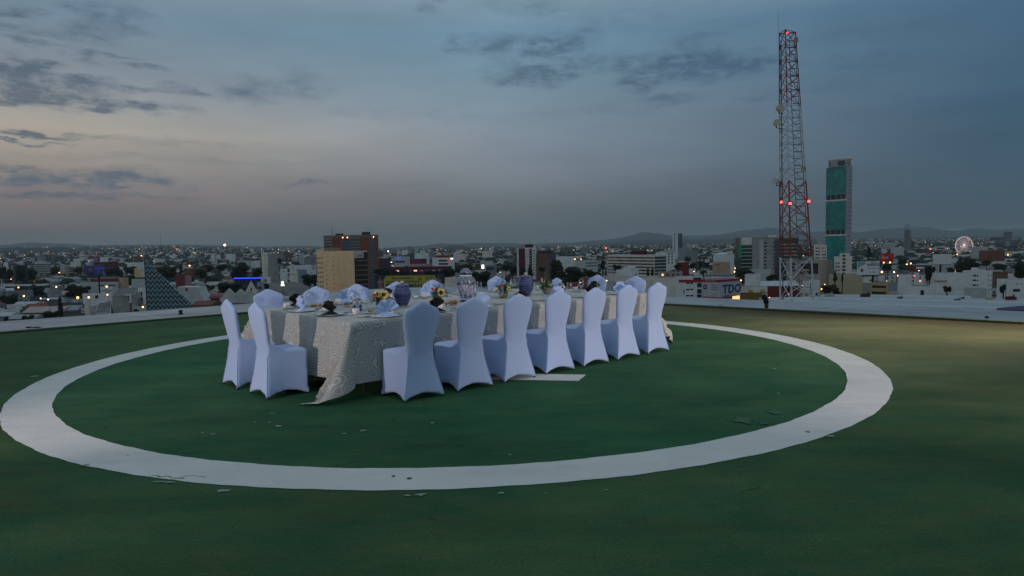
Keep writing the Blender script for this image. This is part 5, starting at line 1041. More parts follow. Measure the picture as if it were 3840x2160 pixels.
b = B('grey_tower_block', 'grey concrete tower block with a column of dark windows left of the mast', 2821, 2905, 2928, 896, 500, 40, wconc, par=.3)
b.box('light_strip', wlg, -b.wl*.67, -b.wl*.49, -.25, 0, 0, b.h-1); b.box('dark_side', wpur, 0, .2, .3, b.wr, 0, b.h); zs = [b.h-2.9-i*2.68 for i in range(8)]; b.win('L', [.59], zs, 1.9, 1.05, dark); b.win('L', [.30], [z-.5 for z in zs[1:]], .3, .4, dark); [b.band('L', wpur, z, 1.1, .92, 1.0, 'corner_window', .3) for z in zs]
b = B('grey_podium', 'blank grey podium wall at the foot of the grey tower block', 2818, 2890, 2896, 1010, 470, 8, wlg, par=.2)
b = B('white_cube_house', 'blank white cube house in front of the round dark tree, left of the mast', 2793, 2838, 2852, 1031, 400, 30, wwhite, par=.25); b.win('R', [.4], [b.h-2.5], .9, 1.1, dark)
b = B('framed_glass_office', 'wide tan-framed office with dark glass seen through the mast', 2949, 3078, 3121, 979, 480, 46, mat('wall_beige', (.30, .27, .235), .85, .1, .3), par=.4); b.band('L', dark, b.h-5.4, 7.5, .42, .93, 'glass_wall', .1); b.band('L', dark, b.h-4.6, 6, .12, .26, 'glass_wall', .1); b.band('L', mat('dim_lit', (.25, .22, .06), .5, 0, emit=.18), b.h-6.5, .9, .46, .68, 'lit_strip', .15)
b = B('white_window_block', 'white block with four rows of windows between the mast and the green tower', 3055, 3101, 3106, 918, 650, 20, wwhite2, par=.3)
for i in range(2): b.win('L', [.13, .25, .38, .66, .88], [b.h-3-i*3.2], 1.2, 1.0, dark)
for i in range(2): b.band('L', dark, b.h-9.4-i*3.2, 1.1, .08, .45); b.band('L', dark, b.h-9.4-i*3.2, 1.1, .6, .95)
for x0, x1, yt, Y, lb in [(3062, 3078, 890, 1700, 'left one'), (3078, 3100, 883, 1600, 'right one')]:
    b = B('hazy_tower', 'hazy twin apartment tower behind the white windowed block, '+lb, x0, x1-4, x1, yt, Y, 30, wlg, group='hazy twin towers'); [b.band('L', wgrey, b.h-4-i*4, 1.4, .05, .95) for i in range(8)]
# ---- the green tower
teal = NT('teal_glass'); tc = teal.n('ShaderNodeTexCoord').outputs['Object']; sx = teal.n('ShaderNodeSeparateXYZ'); teal.l(tc, sx.inputs[0])
def cell(v, s): return teal.math('FLOOR', teal.math('MULTIPLY', v, s))
cv = teal.n('ShaderNodeCombineXYZ'); teal.l(cell(sx.outputs[0], 1/2.4), cv.inputs[0]); teal.l(cell(sx.outputs[2], 1/3.4), cv.inputs[2]); wn_ = teal.n('ShaderNodeTexWhiteNoise'); teal.l(cv.outputs[0], wn_.inputs[0])
ln = teal.math('MAXIMUM', teal.math('LESS_THAN', teal.math('FRACT', teal.math('MULTIPLY', sx.outputs[0], 1/2.4)), .08), teal.math('LESS_THAN', teal.math('FRACT', teal.math('MULTIPLY', sx.outputs[2], 1/3.4)), .10))
big = teal.noise(.06, 3, .6, tc)
c = teal.mix(teal.math('MULTIPLY', wn_.outputs['Value'], .7), (.004, .16, .145), (.016, .36, .31)); c = teal.mix(teal.rng(big, .4, .65, 0, .6), c, (.006, .10, .12)); c = teal.mix(teal.math('MULTIPLY', ln, .6), c, (.004, .05, .05)); teal.out(c, .22, .5)
Yt = 750; b = B('green_glass_tower', 'very tall green glass tower with a round white crown, right of the mast', 3098, 3177, 3197, 622, Yt, 58, mat('wall_tower_grey', (.27, .28, .33), .8, .05, .1), par=0)
zA, zB, zC, zD = b.h, b.zy(727), b.zy(751), b.zy(861); zE = b.zy(883); f_ = .03
for z0, z1 in ((zB, zA), (zD, zC), (2, zE)): b.box('glass_front', teal.m, -b.wl*(1-f_), -b.wl*.04, -.5, .1, z0, z1-.1)
for z0, z1 in ((zC, zB), (zE, zD)): b.box('open_floor', dark, -b.wl*.96, -b.wl*.06, -.1, .1, z0+1.5, z1-.2); [b.box('open_floor_post', wconc, -b.wl*u-.3, -b.wl*u+.3, -.35, -.12, z0, z1) for u in (.25, .5, .75)]; b.box('ledge', wwhite2, -b.wl, 0, -.6, .1, z0, z0+1.5)
for i in range(24):
    z = b.h-36-i*4.55
    if z > 6 and not (zE < z < zD): b.win('R', [.35, .72], [z], 1.5, 1.3, mat('slot_blue', (.03, .04, .08), .4, 0))
for i in range(8): b.band('R', mat('side_grey', (.17, .18, .21), .7), b.h-4-i*3.7, 1.2, .3, .9, 'side_window', .08)
cm_ = mat('crown_white', (.50, .49, .48), .8, .1, .3); cw = min(b.wl, b.wr)*.40; m = MB(); cxx, cyy = -b.wl*.48, b.wr*.5; rr = b.wl*.50; m.smooth = True
m.lathe([(rr, 0), (rr, b.zy(598)-b.h), (rr*1.06, b.zy(597)-b.h), (rr*1.06, b.zy(587)-b.h), (0, b.zy(587)-b.h+.1)], 28, (0, 0, 0)); cr0 = m.build('crown', cm_, b.o, (cxx, cyy, b.h-.05)); cr0.scale = (1, .62, 1)
for an, wd_ in ((-2.3, .18), (-1.05, .32)):
    m = MB(); h0, h1 = 1.0, b.zy(600)-b.h; n = 6
    for i in range(n):
        a0, a1 = an-wd_+2*wd_*i/n, an-wd_+2*wd_*(i+1)/n; r2 = rr*1.012; m.add([(r2*cos(a0), r2*sin(a0), h0), (r2*cos(a1), r2*sin(a1), h0), (r2*cos(a1), r2*sin(a1), h1), (r2*cos(a0), r2*sin(a0), h1)], [(0, 1, 2, 3)])
    m.build('crown_window', mat('crown_glass', (.01, .04, .045), .2, 0, spec=.6), cr0)
text('JVS', 6, wlg, cr0, (-rr*.42, -rr*1.02, 2.4), (pi/2, 0, -.2), bold=.1)
b = B('white_stair_house', 'white house with a stack of balcony slots before the green tower', 3130, 3195, 3209, 963, 480, 22, wwhite2, par=.3); b.box('raised_part', wwhite2, -b.wl*.68, -b.wl*.14, 0.1, b.wr, b.h+.3, b.h+2.4); b.win('L', [.54], [b.h+.8-i*2.55 for i in range(6)], 2.0, 1.5, wdark, 0, 'balcony'); b.win('L', [.12, .26], [b.h-4.5-i*2.55 for i in range(4)], .9, 1.1, dark)
b = B('cream_yard_building', 'low cream building strip under the white stair house', 3130, 3235, 3240, 1030, 440, 6, mat('wall_yellowish', (.36, .33, .22), .85), par=.2)
o, w_, z0, z1 = billboard('white billboard reading BARBOSA with a pale blue corner, at the right', 3213, 3302, 980, 1031, 380, 8, mat('board_white', (.52, .57, .62), .6, .05), pxp=3279)
hh = z1-z0; text('BARBOSA', 2.05, mat('board_grey', (.06, .06, .07), .6), o, (-w_*.07, -.06, z0+hh*.66), (pi/2, 0, 0), bold=.04); text('MIGUEL', 1.0, MATS['board_grey'], o, (w_*.08, -.06, z0+hh*.87), (pi/2, 0, 0)); text('PACIFICACIÓN Y PAZ', .75, MATS['board_grey'], o, (-w_*.05, -.06, z0+hh*.45), (pi/2, 0, 0))
m = MB(); m.extr([(-w_/2+.1, z0+hh*.45), (-w_/2+.1, z1-.1), (-w_*.14, z1-.1)], -.04, -.01); m.build('blue_corner', mat('board_blue', (.12, .30, .38), .6), o)
m = MB(); m.extr([(-w_*.32, z0+hh*.75), (-w_*.14, z0+hh*.93), (-w_*.12, z0+hh*.86), (-w_*.28, z0+hh*.70)], -.07, -.05); m.build('orange_mark', mat('board_orange', (.35, .14, .07), .6), o); m = MB(); m.ball((-w_*.30, -.06, z0+hh*.36), hh*.11, 10, (1.0, .2, 1.2)); m.build('emblem', mat('board_maroon', (.10, .04, .035), .6), o)
for x, cc in ((.18, (.4, .05, .04)), (.25, (.06, .25, .06)), (.06, (.2, .12, .2))): m = MB(); m.box(w_*x, w_*(x+.05), -.07, -.03, z0+hh*.16, z0+hh*.24); m.build('coloured_mark', mat('mark_%d' % int(x*100), cc, .6), o)
o, w_, z0, z1 = billboard('bright red billboard with white lettering Soy UPAEP, at the right', 3299, 3354, 950, 981, 600, 4, mat('board_red', (.42, .018, .022), .6, .05), pxp=3324, pcol=wgrey); hh = z1-z0; wl_ = mat('board_letters', (.5, .5, .5), .6); text('Soy', 2.0, wl_, o, (-w_*.42, -.06, z0+hh*.62), (pi/2, 0, 0)); text('UPAEP', 2.3, wl_, o, (-w_*.42, -.06, z0+hh*.36), (pi/2, 0, 0), bold=.05); m = MB(); m.box(w_*.12, w_*.44, -.05, -.02, z0+hh*.14, z0+hh*.22); m.build('dark_mark', mat('board_purple', (.08, .01, .06), .6), o)
o, w_, z0, z1 = billboard('large blank white billboard on a dark pole at the right', 3501, 3569, 953, 991, 450, 0, mat('board_blank', (.52, .55, .56), .6, .05), pxp=3530)
# ---- lower right
b = B('banner_school', 'white school with a red band and windows, left part of the lettered corner building', 2545, 2634, 2636, 1039, 330, 4, wwhite, par=.3)
b.band('L', redband, b.zy(1053), 1.35, 0, 1, 'red_band', .12); b.band('L', dark, b.zy(1044), 1.0, .62, .95)
for z in (1061, 1085, 1108): b.win('L', [.38, .55], [b.zy(z)], 1.5, .75, dark)
for z in (1069, 1092, 1112): b.win('L', [.87], [b.zy(z)], 2.1, 2.2, dark)
b.win('L', [.22], [b.zy(1092)], .5, 1.7, dark)
bf = mat('banner_pale', (.40, .43, .46), .7, .08, .5); b = B('lettered_corner_building', 'corner building wrapped in pale banners with huge letters TDO', 2634, 2698, 2776, 1050, 322, 50, bf, par=.2)
b.band('L', redband, b.h-.5, 1.2, 0, 1, 'red_band', .12); b.band('R', redband, b.h-.5, 1.2, 0, 1, 'red_band', .12); b.box('blue_banner', mat('banner_bluegrey', (.28, .36, .44), .7, .08, .5), 0, .15, .05, b.wr, 2, b.h-1.2)
tdo = mat('letters_navy', (.02, .028, .06), .6); text('TDO', 5.9, tdo, b.o, (.3, b.wr*.13, b.h-6.6), (pi/2, 0, pi/2), bold=.10, sx=1.12*b.wr/16 if b.wr > 5 else 1); text('UNIVERSIDAD TEC DE ORIENTE', .85, tdo, b.o, (.3, b.wr*.16, b.h-8.2), (pi/2, 0, pi/2), sx=.9)
text('Universidad Tec de Oriente', .75, mat('letters_white', (.5, .5, .5), .6), b.o, (-b.wl*.82, -.2, b.h-.75), (pi/2, 0, 0), sx=.7)
m = MB(); m.smooth = True; m.lathe([(0, -.1), (1.15, -.1), (1.15, .0), (0, .0)], 20); q = m.build('emblem', mat('emblem_purple', (.07, .03, .09), .6), b.o, (-b.wl*.84, -.1, b.h-3.6)); q.rotation_euler[0] = pi/2; text('OS', 1.1, MATS['letters_white'], q, (-.75, -.4, .02), (0, 0, 0), bold=.04)
for j in range(3): m = MB(); m.box(-b.wl*.5, -b.wl*.06, -.1, 0, b.h-2.6-j*1.1, b.h-2.3-j*1.1); m.build('text_line', mat('letters_grey', (.13, .14, .16), .7), b.o)
m = MB(); m.extr([(-b.wl*.5, b.h-9.5), (-b.wl*.12, b.h-9.5), (-b.wl*.12, b.h-5.6), (-b.wl*.38, b.h-6.5)], -.1, 0); m.build('faded_picture', mat('print_grey', (.33, .37, .37), .7), b.o)
b.band('L', redband, b.zy(1117), .5, 0, 1, 'red_band', .12); b.band('R', redband, b.zy(1117)-.3, 1.0, 0, 1, 'red_band', .16)
b.box('lit_shopfront', lit, .15, .3, b.wr*.6, b.wr*.95, b.zy(1121)-1.2, b.zy(1121)+.6)
b = B('rooftop_house', 'grey-roofed white house standing behind the TDO lettered corner building', 2648, 2722, 2756, 1035, 345, 40, wwhite, 'house', par=0, roofm=roofg); b.win('L', [.22, .72], [b.h-1.6], 1.0, 1.2, dark); b.win('R', [.2, .6], [b.h-1.6], 1.0, 1.2, dark); b.box('eaves', mat('eaves_slate', (.10, .12, .14), .8), -b.wl-.6, .6, -.6, b.wr+.6, b.h+.05, b.h+.5)
b = B('white_long_building', 'long blank white building right of the last far-end chair', 2449, 2543, 2546, 1043, 380, 4, wwhite2, par=.2)
b = B('white_low_building', 'long white building directly behind the two right-end chairs', 2312, 2447, 2465, 1041, 385, 12, wwhite2, par=.3)
b = B('terrace_building', 'white stepped terrace building behind the right end of the table', 2310, 2372, 2394, 1013, 420, 30, wwhite, par=.2); b.box('raised_part', wwhite, -b.wl*.55, -b.wl*.18, .3, b.wr, b.h+.2, b.h+2.0); b.win('R', [.5], [b.h-3.6], 2.4, 2.0, wdark, 0, 'opening')
b = B('open_frame_terrace', 'open concrete frame of posts and rails left of the white terrace building', 2255, 2300, 2312, 1058, 400, 20, wlg, par=.1)
for k in range(5): b.box('post', wlg, -b.wl+k*b.wl/4-.15, -b.wl+k*b.wl/4+.15, 0, .3, b.h, b.h+8)
for z in (3.4, 6.6): b.box('rail', wlg, -b.wl, 0, 0, .25, b.h+z, b.h+z+.35)
b = B('balcony_flats', 'row of tan flats with small lit windows above the long blank white building', 2472, 2560, 2568, 1022, 450, 8, wtan, par=.3)
for k in range(5): b.box('grey_pier', wconc, -b.wl+k*b.wl*.22, -b.wl+k*b.wl*.22+b.wl*.09, -.4, 0, 2, b.h+1.2); b.win('L', [.145+.22*k] if k < 4 else [.95], [b.h-1.4, b.h-4.2], 1.3, 1.4, dark, .45)
b = B('orange_wall_building', 'rusty orange building with a sloping top behind the far-end chair', 2180, 2215, 2222, 1043, 400, 14, mat('wall_rust', (.18, .07, .05), .85, .2, .3), par=.2); b.box('low_wing', MATS['wall_rust'], -b.wl-9, -b.wl, 0, b.wr, 0, b.h-3)
b = B('pink_lattice_house', 'pinkish house with white lattice rails, right of the flower arrangement with tall grass', 2140, 2205, 2210, 1078, 330, 6, mat('wall_rose', (.16, .05, .06), .85, .2, .3), par=.3)
b = B('brown_shop_row', 'brown shop row with a white balustrade behind the light blue jar', 1895, 2040, 2046, 1073, 250, 4, mat('wall_ochre', (.16, .09, .045), .85, .3, .3), par=0); b.band('L', dark, b.h-2.6, 3.0, .1, .5, 'shop_opening')
for k in range(22): b.box('baluster', wlg, -b.wl+k*b.wl*.026, -b.wl+k*b.wl*.026+.09, -.1, 0, b.h+.02, b.h+.9)
b.box('handrail', wlg, -b.wl, -b.wl*.4, -.15, .05, b.h+.92, b.h+1.05)
b = B('tan_striped_building', 'yellowish building with two dark window bands at the right', 3264, 3334, 3366, 1064, 330, 48, wblue, par=.3); b.box('yellow_front', mat('wall_mustard', (.33, .27, .15), .85, .1, .4), -b.wl, -.1, -.2, 0, 0, b.h+.2); b.band('L', dark, b.h-1.6, 1.1, .1, .85, 'window_band', .3); b.band('L', dark, b.h-4.6, 1.1, .1, .85, 'window_band', .3)
b = B('white_tall_house', 'white house with a higher end wall right of the yellowish building', 3367, 3399, 3416, 1034, 350, 40, wwhite, par=.2); b.box('low_wing', wlg, -b.wl-12, -b.wl, .1, b.wr, 0, b.h-6)
b = B('white_garage', 'long white garage with a dark door and red awning, lower right', 3405, 3480, 3505, 1076, 300, 42, wwhite, par=.2); b.win('L', [.72], [b.h-2.6], 1.4, 2.2, dark, 0, 'door'); b.box('red_awning', wred, -b.wl*.75, b.wl*.02, -3, -.1, b.h-4.2, b.h-3.9)
b = B('white_hotel', 'white four-storey hotel with a small roof tower, right side', 3610, 3702, 3722, 1020, 380, 52, wwhite, par=.5); b.top(.32, .55, .1, .5, 2.2)
for i in range(4): b.win('L', [.50], [b.h-2.2-i*2.7], 1.4, 1.0, dark); b.win('L', [.62], [b.h-2.2-i*2.7], .7, 1.0, dark); b.win('L', [.38], [b.h-2.2-i*2.7], 1.2, .6, wlg); b.win('R', [.3, .8], [b.h-2.2-i*2.7], 1.2, 1.0, wgrey)
b = B('hotel_wing', 'lower balconied wing at the foot of the white four-storey hotel', 3617, 3700, 3712, 1083, 340, 30, wlg, par=.2)
b = B('white_end_building', 'white building with a green corner line at the right edge', 3772, 3870, 3875, 1049, 360, 6, wwhite, par=.3); b.box('green_edge', wgreen, -b.wl-.1, -b.wl+.25, -.1, 0, 2, b.h-1); b.win('L', [.45, .6], [b.h-2.2], 1.4, 1.1, wlg); b.win('L', [.42], [b.h-5.6], 3.5, 1.6, wdark)
b = B('dark_brick_block', 'dark red-brown flat block above the white end building', 3716, 3780, 3790, 1020, 520, 20, wbrown, par=.3); b.box('white_wing', wlg, -b.wl, -b.wl*.3, -.3, 2, b.h+.3, b.h+1.6)
b = B('white_board_house', 'grey house under the blank white billboard', 3508, 3578, 3592, 982, 560, 16, wlg, par=.2)
b = B('white_store', 'white store with an orange strip behind the dark tree, right', 3510, 3610, 3620, 1024, 420, 8, wwhite, par=.2); b.box('orange_strip', mat('strip_orange', (.3, .16, .04), .8), -b.wl-1, -b.wl*.6, -.4, .1, b.h-5.2, b.h-4.5)
b = B('mast_side_hall', 'low pale hall with a bright end wall behind the mast feet', 3020, 3074, 3078, 1052, 440, 6, wwhite, par=.2); b.win('L', [.12], [b.h-9], 1.6, 2.2, wred, 0, 'poster'); b.win('L', [.8], [b.h-9], 1.4, 2.0, wmaroon, 0, 'poster')
gable('market_roof', 'long light blue sloping roof behind the mast, left side', 2845, 3000, 1073, 1053, 420, 18, wred, metal, cat='hall')
b = B('poster_store', 'shop with yellow painted figures on its pale wall, right of the TDO building', 2776, 2878, 2882, 1077, 360, 5, wwhite2, par=.2); b.band('L', redband, b.zy(1098), .5, 0, 1, 'red_band', .1); b.box('ochre_front', mat('wall_ochre2', (.17, .11, .03), .85, .3), -b.wl, -b.wl*.2, -.15, 0, 0, b.zy(1099)); b.win('L', [.38, .82], [b.h-2.4], 2.4, 2.0, mat('yellow_print', (.38, .27, .03), .7), 0, 'poster')
# hazy far towers
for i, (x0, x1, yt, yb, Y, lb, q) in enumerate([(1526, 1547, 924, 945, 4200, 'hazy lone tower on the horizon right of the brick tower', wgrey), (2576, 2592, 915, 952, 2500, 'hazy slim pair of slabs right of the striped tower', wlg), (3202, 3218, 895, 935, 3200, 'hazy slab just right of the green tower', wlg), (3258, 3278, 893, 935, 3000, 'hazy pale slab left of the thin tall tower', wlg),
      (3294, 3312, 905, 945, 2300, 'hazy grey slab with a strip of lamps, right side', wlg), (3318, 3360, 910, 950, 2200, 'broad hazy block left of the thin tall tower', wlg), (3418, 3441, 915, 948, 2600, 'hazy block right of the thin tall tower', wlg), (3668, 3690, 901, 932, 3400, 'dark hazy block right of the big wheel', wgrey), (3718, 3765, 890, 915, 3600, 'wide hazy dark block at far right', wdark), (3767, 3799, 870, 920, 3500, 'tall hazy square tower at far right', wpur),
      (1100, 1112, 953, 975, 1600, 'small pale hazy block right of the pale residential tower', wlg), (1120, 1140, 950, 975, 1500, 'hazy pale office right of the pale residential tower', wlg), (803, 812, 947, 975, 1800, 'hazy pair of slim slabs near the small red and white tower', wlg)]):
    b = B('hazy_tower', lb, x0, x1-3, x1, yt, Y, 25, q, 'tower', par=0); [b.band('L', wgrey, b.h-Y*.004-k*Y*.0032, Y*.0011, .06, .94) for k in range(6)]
Yv = 2200; b = B('thin_tower', 'thin tall unfinished tower with a scaffold top on the right skyline', 3391, 3409, 3416, 862, Yv, 40, wgrey, 'tower', par=0)
for i in range(24): b.band('L', wdark, b.h-3-i*3.6, 1.3, .08, .92); b.band('R', wdark, b.h-3-i*3.6, 1.3, .08, .92)
zt3 = b.zy(838)
for i in range(5): b.box('scaffold_post', wgrey, -b.wl+i*b.wl/4-.25, -b.wl+i*b.wl/4+.25, 0, .5, b.h, zt3-R.random()*5)
for i in range(5): b.box('scaffold_floor', wgrey, -b.wl, 0, 0, b.wr, b.h+3+i*3.4, b.h+3.5+i*3.4)
# big wheel
Yw = 1500; c = W(3615.5, 921, Yw); Rw = 34.5/F*Yw; o = empty('big_wheel', (c.x, Yw, c.z), radians(3), 'large observation wheel glowing white on the right skyline', 'wheel'); wl2 = mat('wheel_light', (.8, .6, .6), .5, 0, emit=.6, ecol=(1, .78, .78)); n = 28
m = MB()
for i in range(n): a0, a1 = 2*pi*i/n, 2*pi*(i+1)/n; [m.tube((r*cos(a0), 0, r*sin(a0)), (r*cos(a1), 0, r*sin(a1)), .3, n=4) for r in (Rw, Rw*.93)]
m.build('rim', wl2, o); sp_m = MB(); sp_m.tube((0, 0, 0), (Rw*.95, 0, 0), .22, n=4); s0 = None
for i in range(n):
    if s0 is None: s0 = sp_m.build('spoke', wl2, o)
    else: q = link('spoke', s0.data, o); q.rotation_euler[1] = 2*pi*i/n
m = MB(); m.ball((0, 0, 0), 1.3, 10); m.build('hub', mat('wheel_hub', (1, .8, .7), .5, 0, emit=1.2), o)
m = MB(); zb = terrain(c.x, Yw)-c.z
for s in (-1, 1): m.tube((0, 0, 0), (s*9, 5, zb), .5); m.tube((0, 0, 0), (s*9, -5, zb), .5)
m.build('stand', wlg, o)
# ================================================================== MAST
Ym = 90.0
def mast():
    zb = -6.4
    bse = empty('mast_plinth', (W(2985, 1125, 92).x, 89, -14), 0, 'low grey roof block under the feet of the lattice mast', 'roof'); m = MB(); m.box(-4.5, 4.5, -4.5, 4.5, 0, 7.6); m.build('walls', wlg, bse)
    base = [W(2926, 1125, Ym+.6), W(2969, 1128, Ym-3.3), W(3053, 1125, Ym-.5)]; topp = [W(2922, 126, Ym+.3), W(2945, 128, Ym-1.4), W(2983, 126, Ym-.2)]
    for b in base: b.z = zb
    tz = topp[0].z; H = tz-zb
    o = empty('lattice_mast', (base[0]+base[1]+base[2])/3, 0, 'tall red and white lattice mast with dishes and red lamps', 'mast'); O = o.location.copy()
    def P(k, t): return base[k]+(Vector((topp[k].x, topp[k].y, tz))-base[k])*t-O
    def tz_of(py): return (W(2955, py, Ym).z-zb)/H
    redp = mat('mast_red_paint', (.22, .036, .024), .6, .2, 2); whp = mat('mast_white_paint', (.42, .46, .50), .6, .15, 2)
    cuts = [0, tz_of(965), tz_of(682), tz_of(397), 1]; mats = [whp, redp, whp, redp]
    for s in range(4):
        t0, t1 = cuts[s], cuts[s+1]
        for k in range(3):
            m = MB(); m.tube(P(k, t0), P(k, t1), .115-.014*s, n=8); m.build('leg', mats[s], o)
        m = MB(); npan = max(2, int(round((t1-t0)*H/(2.3 if s < 2 else 1.75))))
        for i in range(npan):
            a, b = t0+(t1-t0)*i/npan, t0+(t1-t0)*(i+1)/npan; r = .055 if s < 2 else .045
            for k in range(3):
                q = (k+1) % 3; m.tube(P(k, a), P(q, b), r, n=4); m.tube(P(q, a), P(k, b), r, n=4)
                if s >= 2: m.tube(P(k, b), P(q, b), r, n=4)
        m.build('bracing', mats[s], o)
    # ladder inside, towards the right leg
    m = MB()
    def C(t, f): return P(0, t)*(.42-f*.34)+P(2, t)*(.58+f*.34)-(P(1, t)-P(1, t))
    for f in (0, 1):
        m.tube(C(.02, f), C(.97, f), .04, n=4)
    for i in range(38): t = .02+.95*i/37; m.tube(C(t, 0), C(t, 1), .06 if i > 10 else .04, n=4)
    m.build('ladder', wdark, o)
    m = MB()
    for dx in (.35, .5): m.tube(P(0, 0)*(1-dx*.6)+P(1, 0)*(dx*.6), P(0, .97)*(1-dx*.6)+P(1, .97)*(dx*.6), .035, n=4)
    m.build('cable', wdark, o)
    m = MB(); m.tube(W(2921, 126, Ym)-O, W(2918, 36, Ym)-O, .03, .012, n=5); m.build('whip_antenna', wgrey, o)
    m = MB(); a = W(2922, 127, Ym)-O; b = W(2986, 123, Ym)-O; m.tube(a, b, .06); m.tube(P(1, 1), (a+b)/2, .05); m.build('top_bar', redp, o)
    dish = mat('dish_cream', (.42, .38, .30), .5, .1, 3)
    for px, py, r, dx, nm in [(2922, 405, .46, .35, 'dish'), (2912, 461, .44, .1, 'dish'), (2910, 678, .44, -.9, 'drum_antenna')]:
        c = W(px, py, Ym-1.2)-O; d = Vector((dx-.2, -1, .05)).normalized() if nm == 'dish' else Vector((-.85, -.5, 0)).normalized(); m = MB(); m.tube(c+d*.28, c-d*.12, r, r*.92, 20); q = m.build(nm, dish if nm == 'dish' else whp, o)
        m = MB(); k = W(2938, py+8, Ym)-O; m.tube(c-d*.12, k, .05, n=5); m.tube(c-d*.1+Vector((0, 0, -.6)), k+Vector((0, 0, -.5)), .05, n=5); m.tube(c-d*.12, c-d*.1+Vector((0, 0, -.6)), .06, n=5); m.build('bracket', bk, q)
    for px, py in [(2985, 149), (3014, 633)]:
        c = W(px, py, Ym-.4)-O; m = MB(); m.box(c.x-.24, c.x+.24, c.y-.12, c.y+.12, c.z-.28, c.z+.28); m.build('panel_antenna', mat('panel_ochre', (.26, .24, .12), .6), o)
    for i, (px, py) in enumerate([(2952, 124), (2930, 758), (2963, 763), (3033, 755)]):
        c = W(px, py, Ym-(0 if i == 0 else 3.2 if i == 2 else 1))-O; m = MB(); m.smooth = True; m.ball(c, .17 if i else .13, 10); q = m.build('warning_lamp', red_l, o)
        m = MB(); m.tube(c-Vector((0, 0, .35)), c-Vector((0, 0, .12)), .06); m.build('lamp_base', bk, q)
mast()
# small distant masts
def thin_mast(name, label, px, y0, y1, Y, r, striped=False, lampm=None):
    a = W(px, y1, Y); z1 = W(px, y0, Y).z; o = empty(name, a, 0, label, 'mast'); n = 7; H = z1-a.z
    for i in range(n if striped else 1):
        m = MB(); k = n if striped else 1; m.tube((0, 0, H*i/k), (0, 0, H*(i+1)/k), r*(1-.5*i/k), r*(1-.5*(i+1)/k), 5); m.build('section', [mat('mast_red', (.3, .1, .08)), wlg][i % 2] if striped else wdark, o)
    if lampm: m = MB(); m.ball((0, 0, H), r*1.15, 8); m.build('lamp', lampm, o)
thin_mast('radio_mast', 'small red and white radio mast with a bright white lamp on top, left skyline', 846, 919, 985, 1900, 2.4, True, white_l)
thin_mast('thin_mast', 'very thin grey mast on the skyline left of the small red and white mast', 604, 877, 945, 2500, .7)
thin_mast('thin_mast', 'thin dark mast with a red lamp left of the long banded office', 2273, 930, 990, 900, .9, True, red_l)
thin_mast('thin_mast', 'hair-thin aerial between the brown building and the long banded office', 2048, 888, 935, 2600, .5)
thin_mast('thin_mast', 'thin aerial on the skyline above the round trees', 2091, 920, 950, 2600, .6)
# ================================================================== TREES
def leafmat(name, a, b):
    t = NT(name); tc = t.n('ShaderNodeTexCoord').outputs['Object']; c = t.mix(t.rng(t.noise(1.3, 4, .6, tc), .35, .65), a, b); return t.out(c, .8, .15)
lm = [leafmat('tree_dark', (.008, .015, .009), (.020, .032, .015)), leafmat('tree_mid', (.012, .022, .010), (.030, .042, .018)), leafmat('tree_cypress', (.008, .017, .010), (.018, .030, .016)), leafmat('tree_blue', (.016, .026, .022), (.03, .045, .034))]
trunkm = mat('bark', (.034, .027, .02), .9, .3, 3)
def blob(m, c, rad, r):
    o = len(m.v); m.ball((0, 0, 0), rad, 6)
    for k in range(o, len(m.v)): v = Vector(m.v[k])*r.uniform(.78, 1.2); m.v[k] = (c.x+v.x, c.y+v.y, c.z+v.z)
def crown_mesh(seed, lumps, kind):
    r = random.Random(seed); m = MB()
    cs = []
    for _ in range(lumps):
        if kind == 'round': a = r.uniform(0, 2*pi); q = sqrt(r.random())*.34; cs.append((Vector((q*cos(a), q*sin(a), r.uniform(.18, .82)-.25*q)), r.uniform(.13, .22)))
        elif kind == 'cypress': z = r.uniform(.1, .93); cs.append((Vector((r.uniform(-.03, .03), r.uniform(-.03, .03), z)), .13*(1.05-z)**.5+.02))
        elif kind == 'conifer': z = r.uniform(.12, .95); a = r.uniform(0, 2*pi); q = .30*(1-z)*r.uniform(.4, 1); cs.append((Vector((q*cos(a), q*sin(a), z)), .04+.12*(1-z)))
    for c, rad in cs:
        if kind == 'round': blob(m, c, rad*.80, r)
        else: blob(m, c, rad*.62, r)
        for _ in range(int(70 if kind == 'round' else 26)):
            d = Vector((r.gauss(0, 1), r.gauss(0, 1), r.gauss(0, 1))).normalized(); p = c+d*rad*r.uniform(.55, 1.08); s = r.uniform(.022, .05); e = Vector((r.gauss(0, 1), r.gauss(0, 1), r.gauss(0, 1))).normalized(); f = e.cross(d).normalized()
            m.add([p-e*s, p+f*s*.8, p+e*s, p-f*s*.8], [(0, 1, 2, 3)])
    return m
TM = {}
def tree_proto(kind, v):
    key = (kind, v)
    if key in TM: return TM[key]
    m = crown_mesh(10+v*7+len(kind), {'round': 22, 'cypress': 26, 'conifer': 34}[kind], kind); me = bpy.data.meshes.new('crown'); me.from_pydata(m.v, [], m.f); me.materials.append(lm[{'round': v % 2, 'cypress': 2, 'conifer': 3}[kind]])
    t = MB(); t.tube((0, 0, -.1), (0, 0, .5), .028, .014, 7)
    for a in range(4): t.tube((0, 0, .3+.05*a), (.2*cos(a*1.7), .2*sin(a*1.7), .58), .014, .006, 5)
    mt = bpy.data.meshes.new('trunk'); mt.from_pydata(t.v, [], t.f); mt.materials.append(trunkm); TM[key] = (me, mt); return TM[key]
def tree(x, y, z, h, wd, kind, v, label, group=None):
    o = empty({'round': 'broad_tree', 'cypress': 'cypress_tree', 'conifer': 'conifer_tree'}[kind], (x, y, z), R.uniform(0, 6), label, 'tree', group); me, mt = tree_proto(kind, v)
    for n_, q in (('crown', me), ('trunk', mt)): c = link(n_, q, o); c.scale = (wd, wd, h)
    return o
